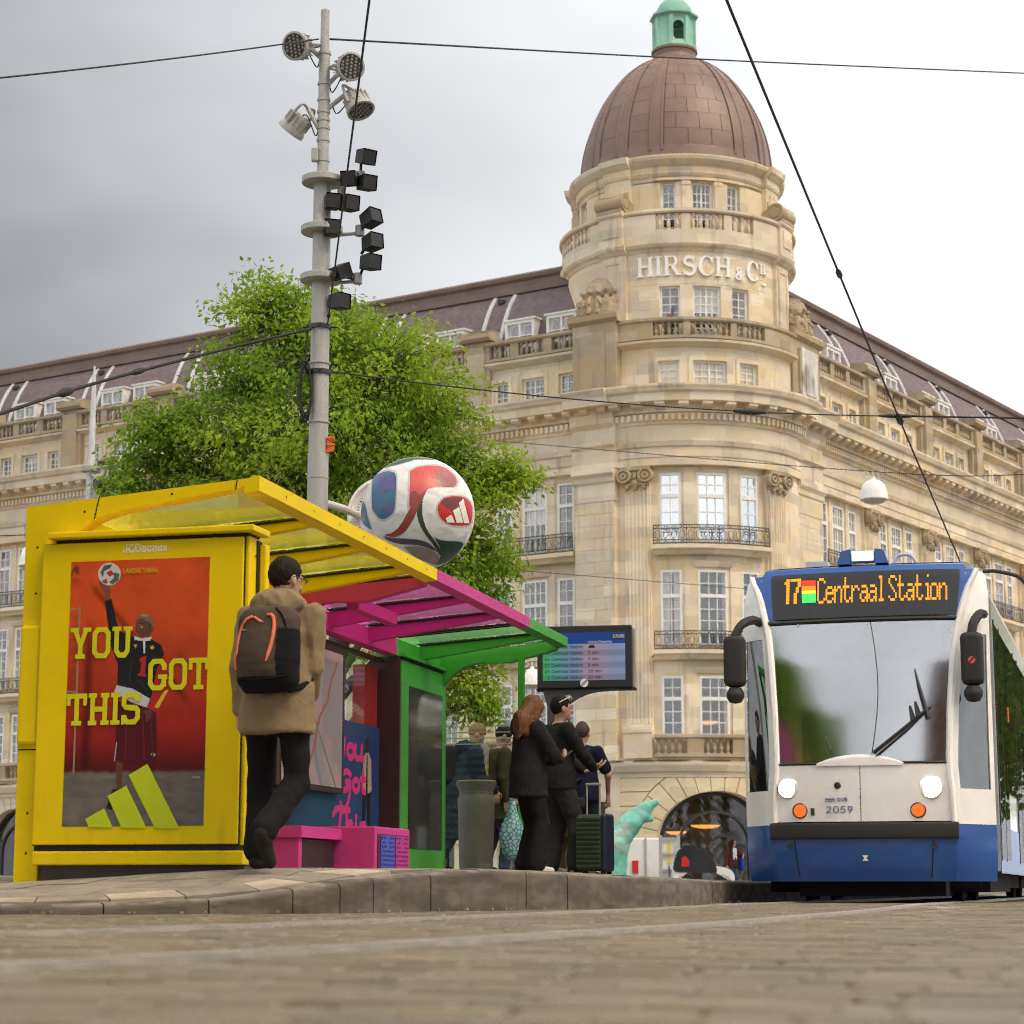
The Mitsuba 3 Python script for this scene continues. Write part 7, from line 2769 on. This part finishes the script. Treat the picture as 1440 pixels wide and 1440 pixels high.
    # shoes
    for i in (0, 1):
        a = an[i]
        dr_ = np.array([0, 1, 0.])
        if feet[i][2] > .12:
            dr_ = np.array([0, .55, -.83]) if feet[i][1] < 0 else np.array([0, .95, .3])
        dn = np.array([0, 0, -1.]) - (np.array([0, 0, -1.]) @ dr_) * dr_
        dn /= np.linalg.norm(dn)
        sx = (-1, 1)[i] * .02
        fn = lambda P: smin(smin(sd_cone(P, a + dn * .03, a + dn * .045 - dr_ * .035, .045, .04), sd_cone(P, a + dn * .035 + dr_ * .02, a + dn * .048 + dr_ * .155 + [sx, 0, 0], .045, .036), .03), sd_cone(P, a, a + [0, 0, .04], .045, .042), .02)
        v, f = mesh_sdf(fn, a - .27, a + .27, min(res, .012))
        put('shoe', (place(v), f), 'mat_' + shoe, key, True)
    # top
    zh = hem
    tb = [(np.array([hip_x, 0, zh + .03]), hip + ln * .02, .212 * build, .192 * build), (hip + ln * .02, chest, .192 * build, .172 * build), (chest, neck - ln * .075, .155 * build, .10 * build)]
    arms = []
    for i in (0, 1):
        tb.append((neck - ln * .07, sh[i], .075, .068))
        if short_sleeve:
            m_ = sh[i] + (el[i] - sh[i]) * .72
            arms.append([(sh[i], m_, .070, .068)])
        else:
            we = el[i] + (wr[i] - el[i]) * .93
            arms.append([(sh[i], el[i], .072 * sleeve, .058 * sleeve), (el[i], we, .058 * sleeve, .044 * sleeve)])

    def f_top(P):
        d = sunion([sd_cone(P * [1, 1.18, 1], b[0] * [1, 1.18, 1], b[1] * [1, 1.18, 1], b[2], b[3]) for b in tb], .06)
        for A in arms:
            d = smin(d, sunion([sd_cone(P, *b) for b in A], .02), .022)
        d = np.maximum(d, (zh - P[:, 2]))
        if puff:
            d = d + .012 * np.abs(np.sin(P[:, 2] * 2 * PI / .17)) - .006
        nk = sd_cone(P, neck - ln * .06, neck + ln * .2, .062, .075)
        return np.maximum(d, -nk) if not hood else d
    tk = cloth('jacket' if not short_sleeve else 'shirt', top, f_top, lo - .05, [hi[0] + .05, hi[1] + .05, neck[2] + .12], wr_=.0085, sc=10., sd=4)
    if hood:
        back_ = -np.array([lk[0], lk[1], 0]) if False else np.array([0, -1., 0])
        c = neck + back_ * .085 + [0, 0, .015]

        def f_h(P):
            q = P - c
            d = sd_ell(q, (0, 0, 0), (.155, .105, .085))
            d = smin(d, sd_ell(q, (0, -.03, -.06), (.10, .08, .09)), .05)
            d = smin(d, sd_cone(P, neck + [-.10, .03, .005], neck + [.10, .03, .005], .05, .05), .07)
            return np.maximum(d, -sd_ell(P, head + [0, .02, -.01], (.092, .12, .15)))
        cloth('hood', top, f_h, c - .3, c + .3, r=min(res, .012), wr_=.014, sc=12., sd=9)
    # hair
    if hair_kind != 'bald':
        rh = np.random.default_rng(len(label))

        def f_hair(P):
            q = (P - head) @ RH
            d = sd_ell(q, (0, -.016, .036), (.083, .103, .106))
            d = np.maximum(d, -(sd_ell(q, (0, .075, -.03), (.075, .055, .095))))
            cut = -.055 if hair_kind == 'short' else -.10
            d = np.maximum(d, cut - q[:, 2] + np.where(q[:, 1] > .0, (q[:, 1]) * .9 + .03, 0))
            d = np.maximum(d, -sd_ell(q, (.085, .0, -.015), (.02, .028, .042)))
            d = np.maximum(d, -sd_ell(q, (-.085, .0, -.015), (.02, .028, .042)))
            if hair_kind == 'curly':
                d = sd_ell(q, (0, -.02, .03), (.115, .12, .125)) + .03 * np.sin(q[:, 0] * 90) * np.sin(q[:, 1] * 90 + 1) * np.sin(q[:, 2] * 90)
                d = np.maximum(d, -(sd_ell(q, (0, .10, -.03), (.08, .07, .10))))
            if hair_kind == 'long':
                d = sd_ell(q, (0, -.016, .03), (.090, .108, .108))
                d = smin(d, sd_cone(q, (.03, -.05, .02), (.085, -.115, -.22), .085, .085), .05)
                d = smin(d, sd_cone(q, (.07, .02, .02), (.13, -.02, -.28), .045, .05), .05)
                d = smin(d, sd_cone(q, (.09, -.12, -.2), (.13, -.135, -.52), .085, .03), .05)
                d = np.maximum(d, -(sd_ell(q, (-.005, .10, -.03), (.068, .075, .105))))
            a = np.arctan2(q[:, 0], q[:, 1])
            return d + .004 * np.sin(a * 34 + 3 * np.sin(q[:, 2] * 20)) + .012 * (meshkit.fbm(P * 40, 2, 3) - .5)
        L_ = .62 if hair_kind == 'long' else .2
        v, f = mesh_sdf(f_hair, head - [.22, .25, L_], head + [.22, .22, .2], min(res, .011))
        put('hair', (place(v), f), 'mat_' + hair, key, True)
    return key, Xf, dict(neck=neck, chest=chest, hip=hip, head=head, RH=RH, sh=sh, el=el, wr=wr, kn=kn, an=an)


def xput(nm, v, f, mat, Xf, parent=None, smooth=True):
    return put(nm, (v @ Xf[:3, :3].T + Xf[:3, 3], f), mat, parent, smooth)


# ---- the man with the rucksack, walking away past the poster
zP = zplat(-1.44, 12.72)
K1, X1, J1 = human('person', 'man in a khaki hooded coat with a brown rucksack walking away past the yellow poster', (-1.395, 12.72, zP - .015), math.radians(12), 1.84, 'khaki', 'trousers_black',
                   hair='hair_dark', hair_kind='short', lean=.06, hands=((-.235, .02, .83), (.12, .24, .99)), elbow=((-.15, -1, 0), (.35, -1, -.2)), fdir=((0, .1, -1), (-.5, .8, .1)), palm=((1, 0, 0), (-1, 0, .2)),
                   feet=((-.15, .14, .085), (.02, -.25, .20)), knee=((-.25, 1, 0), (.32, 1, 0)), hip_x=.0, look=(.55, .85, -.12), hem=.76, sleeve=1.06, build=1.02, loose=1.03, hood=True, res=.0105, flare=.012, curl=.5)
n1 = J1['neck']


def f_pack(P):
    q = P - (n1 + np.array([.02, -.265, -.27]))
    d = sd_box(q, (0, 0, 0), (.172, .105, .24), .085)
    d = smin(d, sd_ell(q, (0, -.05, -.04), (.16, .12, .19)), .05)
    return d + .016 * (meshkit.fbm(P * 9, 3, 4) - .5)


v, f = mesh_sdf(f_pack, n1 + [-.30, -.52, -.70], n1 + [.32, -.02, .06], .011)
RK = tag(numbered('rucksack'), 'brown and black rucksack with coral piping worn by the man in khaki', 'rucksack')
zz = v[:, 2] - n1[2]
xx = v[:, 0] - n1[0] - .02
fc = f[:, 0]
low = (zz[f].mean(1) < -.43)
side_ = (xx[f].mean(1) > .085) & (zz[f].mean(1) < -.16) & ~low
USED[RK] = 0


def sub(v, f, m):
    ids, inv = np.unique(f[m], return_inverse=True)
    return v[ids], inv.reshape(-1, 3)


def rp(nm, m, mat):
    a, b = sub(v, f, m)
    xput(nm, a, b, mat, X1, RK)


rp('front_panel', ~low & ~side_, 'mat_pack_brown')
rp('base_panel', low, 'mat_pack_black')
rp('mesh_pocket', side_, 'mat_pack_black')


def onpack(pts, lift=.004):
    """Points (x, z) on the rucksack's outer face."""
    out = []
    for x, z in pts:
        p = n1 + np.array([x * 1.1 + .02, -.54, z + .03])
        for _ in range(60):
            d = f_pack(p[None])[0]
            if d < .001:
                break
            p = p + [0, d * .6, 0]
        out.append(p - [0, lift, 0])
    return np.array(out)


for nm, pts, r, mat in (('piping', [(-.135, -.34), (-.130, -.23), (-.105, -.155), (-.06, -.125), (-.02, -.15), (.0, -.155)], .0085, 'mat_coral'), ('piping', [(.015, -.115), (.045, -.12), (.06, -.17), (.060, -.26), (.045, -.34), (.034, -.38)], .011, 'mat_coral'), ('piping', [(-.145, -.30), (-.148, -.38), (-.146, -.42)], .009, 'mat_coral'),
                        ('zip', [(-.14, -.47), (-.06, -.475), (.05, -.47), (.13, -.455)], .006, 'mat_pack_black'), ('zip', [(.05, -.07), (.095, -.12), (.12, -.19)], .006, 'mat_pack_black')):
    s = MB()
    p = onpack(spline(np.array(pts), 4))
    s.tube(p, np.interp(np.linspace(0, 1, len(p)), [0, .15, .8, 1], [.5, 1, 1, .5]) * r, 6)
    a, b = s.get()
    xput(nm, a, b, mat, X1, RK)
s = MB()
p = onpack([(-.115, -.20), (-.085, -.20)])
g_ = text_poly('bag', .012) if False else sbox(0, 0, .028, .007)
s.tube(p, .004, 4)
a, b = s.get()
xput('badge', a, b, 'mat_pack_grey', X1, RK)
for q in (-1, 1):
    s = MB()
    sh_ = J1['sh'][(q + 1) // 2]
    p = spline([n1 + [q * .06, -.17, -.085], n1 + [q * .10, -.10, .0], n1 + [q * .115, .02, .0], n1 + [q * .13, .13, -.10], n1 + [q * .155, .155, -.25], n1 + [q * .19, .06, -.37], n1 + [q * .17, -.12, -.46], n1 + [q * .12, -.20, -.49]], 6)
    s.tube(p, .019, 6)
    a, b = s.get()
    xput('strap', a * [1, 1, 1], b, 'mat_pack_black', X1, RK)
s = MB()
hd_, RH_ = J1['head'], J1['RH']
for q in (1,):
    s.tube([hd_ + RH_ @ np.array(x) for x in ((.084, -.02, .012), (.082, .05, .014), (.068, .105, .012), (.02, .125, .01))], .004, 5)
a, b = s.get()
xput('glasses', a, b, 'mat_steel_dark', X1, K1)

# ---- the group waiting beyond the shelter
zq = zplat(.1, 20.9)
K2, X2, J2 = human('person', 'woman with long brown hair in a black hooded jacket looking at her phone', (.16, 20.9, zq), math.radians(66), 1.70, 'black_cloth', 'trousers_black', shoe='shoe_white', hair='hair_brown', hair_kind='long', lean=.03,
                   hands=((-.03, .30, 1.13), (.05, .32, 1.14)), elbow=((-1, -.3, -.5), (1, -.3, -.5)), fdir=((.3, .7, .4), (-.3, .7, .4)), palm=((.5, -.3, .8), (-.5, -.3, .8)), feet=((-.09, .02, .085), (.11, .03, .085)), look=(-.05, 1, -.35), tilt=-.1, hem=.76, sleeve=1.22, build=1.08, loose=1.2, hood=True, flare=.03, curl=.55)
ph = MB()
c = (J2['wr'][0] + J2['wr'][1]) / 2 + [0, .11, .06]
ph.rbox(c, (.072, .012, .15), .005, euler(-.9, 0, 0))
a, b = ph.get()
tag(xput('phone', a, b, 'mat_box_black', X2, None, False), 'dark phone held up by the long-haired woman', 'phone')

zq = zplat(.5, 22.4)
K3, X3, J3 = human('person', 'man with white sunglasses on his dark hair and a black jacket, facing right', (.47, 22.4, zq), math.radians(62), 1.83, 'black_cloth', 'charcoal', shoe='shoe_white', hair='hair_dark', hair_kind='short', lean=.02,
                   hands=((-.05, .34, 1.04), (.10, .36, 1.06)), elbow=((-1, -.3, -.4), (1, -.4, -.5)), fdir=((.2, .9, .25), (.1, .9, .3)), palm=((.2, -.2, 1), (-.3, -.2, 1)), feet=((-.10, -.02, .085), (.12, .16, .085)), look=(.2, 1, .05), hem=.84, sleeve=1.12, build=1.06, loose=1.2, flare=.02, curl=.3)
h3, R3 = J3['head'], J3['RH']
s = MB()
for q in (-1, 1):
    s.tube([h3 + R3 @ np.array(x) for x in ((q * .088, -.05, .06), (q * .09, .02, .095), (q * .07, .075, .115))], .006, 5)
    s.lathe([(0, .006), (.03, .006), (.034, 0), (0, -.004)], 12, h3 + R3 @ np.array([q * .038, .085, .112]), R=R3 @ euler(-1.0, 0, 0))
a, b = s.get()
tag(xput('sunglasses', a, b, 'mat_print_white', X3), 'white sunglasses pushed up on the dark-haired man', 'sunglasses')
s = MB()
s.tube(spline([J3['hip'] + np.array([.155 * math.sin(t), .135 * math.cos(t), -.02]) for t in np.linspace(0, 2 * PI, 12)], 3), .016, 5)
a, b = s.get()
xput('purple_hem', a, b, M('purple', (.14, .02, .10), .8), X3, K3)

zq = zplat(.9, 25)
human('person', 'person with dark curly hair half hidden between the two waiting men', (.62, 25.2, zq), math.radians(40), 1.68, 'tan', 'tan', hair='hair_dark', hair_kind='curly', lean=.03, hem=.5, res=.02, look=(.2, 1, 0))
K5, X5, J5 = human('person', 'grey-haired man in a navy T-shirt with a grey shoulder strap, seen from behind', (.80, 24.8, zq), math.radians(25), 1.76, 'navy', 'denim_dark', hair='hair_grey', hair_kind='short', lean=.02, short_sleeve=True,
                   hands=((-.15, .28, .95), (.24, .22, .95)), elbow=((-.8, -.6, 0), (1, -.5, 0)), feet=((-.10, 0, .085), (.10, .03, .085)), hem=.87, build=1.08, loose=1.08, look=(-.1, 1, 0))
s = MB()
n5 = J5['neck']
p = spline([n5 + [.14, .10, -.25], n5 + [.13, .05, -.02], n5 + [.10, -.08, -.05], n5 + [.0, -.165, -.22], n5 + [-.12, -.16, -.42], n5 + [-.17, -.08, -.52]], 5)
s.tube(p, .022, 5)
p = spline([n5 + [-.15, -.12, -.60], n5 + [.0, -.19, -.42], n5 + [.08, -.19, -.36]], 4)
s.tube(p, .018, 5)
s.rbox(n5 + np.array([-.03, -.19, -.64]), (.30, .07, .13), .03)
a, b = s.get()
tag(xput('waist_bag', a, b, 'mat_charcoal', X5), 'grey strapped waist bag on the man in navy', 'bag')

zq = zplat(-.4, 23.6)
K6, X6, J6 = human('person', 'stooping person in a long dark puffer coat seen through the end glass', (-.58, 23.9, zq), math.radians(75), 1.68, 'puffer', 'denim', hair='tan', hair_kind='short', lean=.26, hem=.42, sleeve=1.25, build=1.10, hood=True, puff=True,
                   hands=((-.12, .38, .98), (.12, .40, .98)), feet=((-.05, -.25, .10), (.08, .25, .085)), look=(.1, 1, -.45), tilt=-.2, shoe='shoe_dark')
v, f = mesh_sdf(lambda P: sd_box(P, (0, 0, 0), (.13, .09, .22), .06) + .01 * (meshkit.fbm(P * 9, 2, 4) - .5), (-.2, -.16, -.3), (.2, .16, .3), .018)
tag(xput('small_rucksack', v + J6['chest'] + [0, -.24, -.02], f, 'mat_pack_black', X6), 'black rucksack on the back of the puffer coat', 'rucksack')
K7, X7, J7 = human('person', 'person in an olive jacket and pale jeans seen through the end glass', (-.20, 24.2, zq), math.radians(68), 1.66, 'olive', 'denim', hair='hair_dark', hair_kind='short', lean=.12, hem=.66, sleeve=1.2, build=1.08, loose=1.15,
                   hands=((-.14, .34, 1.0), (.26, .05, .74)), feet=((-.10, -.08, .085), (.10, .10, .085)), look=(.1, 1, -.4), tilt=-.2)
def f7(P): return smin(sd_box(P, (0, 0, 0), (.15, .10, .24), .07), sd_box(P, (0, -.08, -.08), (.12, .06, .12), .05), .03) + .012 * (meshkit.fbm(P * 9, 2, 4) - .5)
v, f = mesh_sdf(f7, (-.25, -.22, -.32), (.25, .18, .32), .016)
RK2 = tag(numbered('grey_rucksack'), 'pale grey rucksack with a yellow pocket worn over the olive jacket', 'rucksack')
USED[RK2] = 0
v = v + J7['chest'] + [0, -.25, .02]
m = (v[f].mean(1)[:, 2] < J7['chest'][2] + .0) & (v[f].mean(1)[:, 2] > J7['chest'][2] - .14)
a, b = sub(v, f, ~m)
xput('pack', a, b, 'mat_pack_grey', X7, RK2)
a, b = sub(v, f, m)
xput('pocket', a, b, M('pack_yellow', (.45, .36, .10), .8), X7, RK2)

# teal patterned shopping bag, hanging from the woman's arm side
def bagc(p, n, uv):
    d1, d2, r = mikit.voronoi(p.x * 22 + p.y * 8, p.z * 26)
    return mix((.06, .20, .24), (.30, .52, .55), smoothstep(.12, .30, d2 - d1))
M('teal_bag', proc(bagc), .6)
def f_bag(P):
    d = sd_ell(P, (0, 0, .22), (.19, .12, .27))
    d = smin(d, sd_cone(P, (0, 0, .40), (.0, 0, .78), .10, .035), .10)
    return d + .03 * (meshkit.fbm(P * 8, 3, 4) - .5)
v, f = mesh_sdf(f_bag, (-.3, -.25, -.12), (.3, .25, .9), .016)
tag(put('shopping_bag', (v @ rotz(.4).T * [.72, .8, .78] + [.0, 21.7, zplat(0, 21.6) + .19], f), 'mat_teal_bag', None, True), 'teal and white patterned cloth bag hanging behind the long-haired woman', 'bag')

# grey litter bin with a flared rim
BIN = thing('litter_bin', 'grey tapered litter bin behind the end glass of the shelter', 'litter bin')
s = MB()
s.lathe([(0, 0), (.17, 0), (.18, .10), (.195, .72), (.20, .80), (.18, .84), (.18, .88), (.215, .96), (.218, .99), (.20, 1.0), (.185, .97), (.17, .6)], 28, (-.38, 22.9, zplat(-.4, 22.9)))
s.put('shell', M('bin_grey', vary((.13, .12, .105), .2, 5.), .6), BIN, 35)

# ribbed green suitcase with a blue side
SC_ = thing('suitcase', 'upright green ribbed suitcase with a dark blue edge standing beside the waiting men', 'suitcase')
RS = rotz(-.45)
sb = np.array([.83, 22.1, zplat(.86, 22.1)])
def sput(mb, nm, mat, sm=35):
    v, f = mb.get()
    return put(nm, ((v * [.80, .85, .92]) @ RS.T + sb, f), mat, SC_, sm)
M('case_green', vary((.035, .055, .022), .25, 9.), .5)
M('case_navy', vary((.014, .02, .05), .25, 9.), .5)
s = MB()
s.rbox((0, 0, .36), (.40, .24, .62), .05)
sput(s, 'shell', 'mat_case_green')
s = MB()
for k in range(11):
    s.rbox((-.015, -.122, .10 + .052 * k), (.33, .02, .036), .008)
sput(s, 'rib', 'mat_case_green')
s = MB()
s.rbox((.20, 0, .36), (.10, .26, .64), .04)
sput(s, 'edge', 'mat_case_navy')
s = MB()
for x in (-.10, .08):
    s.tube([(x, .04, .66), (x, .04, 1.0)], .012, 6)
s.rbox((-.01, .04, 1.01), (.22, .03, .03), .01)
sput(s, 'handle', 'mat_galv')
s = MB()
for x in (-.15, .18):
    for y in (-.09, .09):
        s.lathe([(0, -.02), (.03, -.02), (.03, .02), (0, .02)], 12, (x, y, .03), R=frame_to((0, 1, 0)))
sput(s, 'wheel', 'mat_under')

# ---- the woman far down the street
K8, X8, J8 = human('person', 'far woman in a maroon jacket and pale shirt beside the tram front', (7.35, 72., .02), math.radians(150), 1.72, 'maroon_cloth', 'denim', hair='hair_dark', hair_kind='long', hem=.82, sleeve=1.2, res=.02,
                   hands=((-.20, .32, 1.28), (.30, .05, .80)), elbow=((-.5, -.5, -1), (.6, -.6, 0)), look=(-.3, 1, 0))
s = MB()
s.rbox(J8['chest'] + np.array([0, .125, -.10]), (.16, .06, .52), .03)
a, b = s.get()
xput('pale_shirt', a, b, 'mat_shirt_pale', X8, K8)
s = MB()
s.tube([J8['head'] + J8['RH'] @ np.array(x) for x in ((-.06, .10, .01), (0, .115, .01), (.06, .10, .01))], .014, 6)
a, b = s.get()
xput('glasses', a, b, 'mat_box_black', X8, K8)
s = MB()
s.rbox(J8['hip'] + np.array([-.28, .10, -.02]), (.12, .30, .40), .04)
s.tube([J8['hip'] + np.array([-.28, .10, .18]), J8['neck'] + np.array([-.18, .02, -.03])], .015, 5)
a, b = s.get()
tag(xput('shoulder_bag', a, b, 'mat_bag_blue', X8), 'blue shoulder bag carried by the far woman', 'bag')

# ------------------------------------------------------------------ what stands round the square outside the frame: it shows in the tram's and the building's glass
def side_tree(x, y, h, label, seed):
    r = np.random.default_rng(seed)
    k = thing('square_tree', label, 'tree', 'trees round the square beside the frame')
    s = MB()
    s.tube(spline([(x, y, 0), (x + .1, y, h * .3), (x - .1, y + .1, h * .6), (x, y, h * .85)], 5), np.linspace(.26, .06, 16), 8)
    for _ in range(14):
        a, z = r.uniform(0, 2 * PI), r.uniform(.3, .7) * h
        s.tube([(x, y, z), (x + 1.2 * math.cos(a), y + 1.2 * math.sin(a), z + .9), (x + 2.2 * math.cos(a), y + 2.2 * math.sin(a), z + 1.6)], [.08, .05, .02], 5)
    s.put('trunk', 'mat_bark', k, True)
    n_ = 15000
    u = r.normal(0, 1, (n_, 3))
    u /= np.linalg.norm(u, axis=1, keepdims=True)
    c = np.array([x, y, h * .62]) + u * np.array([2.7, 2.7, h * .36]) * (r.uniform(.1, 1, (n_, 1)) ** .45) * (.75 + .5 * meshkit.noise(u * 2.2, seed)[:, None])
    a = r.normal(0, 1, (n_, 3))
    b = np.cross(a, r.normal(0, 1, (n_, 3)))
    a *= .14 / np.linalg.norm(a, axis=1, keepdims=True)
    b *= .08 / np.linalg.norm(b, axis=1, keepdims=True)
    V = np.stack([c - a, c + b, c + a, c - b], 1).reshape(-1, 3)
    F = (np.array([[0, 1, 2], [0, 2, 3]])[None] + (np.arange(n_) * 4)[:, None, None]).reshape(-1, 3)
    tag(put('crown', (V, F), 'mat_leaf', k), kind='stuff')


side_tree(11.6, 29., 9.5, 'green street tree to the right of the tram', 1)
side_tree(13.8, 39., 9.0, 'second green street tree along the right of the tram', 2)
side_tree(17.5, 51., 9.0, 'third green street tree along the right of the tram', 4)
side_tree(21.5, 64., 9.0, 'farthest green street tree along the right of the tram', 5)
side_tree(-8.2, 13.0, 10.5, 'green street tree to the left of the shelter', 3)
side_tree(-9.0, 7.5, 10.5, 'second green street tree to the left, nearer the camera than the shelter', 6)
side_tree(-8.0, 2.5, 9.5, 'third green street tree to the left, beside the camera', 7)
BB = thing('brick_house', 'red brick house with white framed windows across the square', 'house')
s = MB()
s.bb(3, 27, -19, -10, 0, 15)
s.put('wall', M('brick', vary((.17, .05, .03), .3, 1.5), .85), BB)
s = MB()
s.poly(Polygon([(2.6, 15), (27.4, 15), (25, 18.5), (5, 18.5)]), 10.2, 18.8, RXZ)
s.put('roof', 'mat_slate', BB)
for i in range(6):
    for j in range(4):
        s = MB()
        x, z = 5 + i * 4, 1.2 + j * 3.5
        s.bb(x - .75, x + .75, -10, -9.93, z, z + 2.2)
        w_ = s.put('window', 'mat_white_paint', BB)
        s = MB()
        for q in (-.36, .36):
            s.bb(x + q - .3, x + q + .3, -9.93, -9.92, z + .1, z + 2.1)
        s.put('pane', 'mat_car_glass', w_)
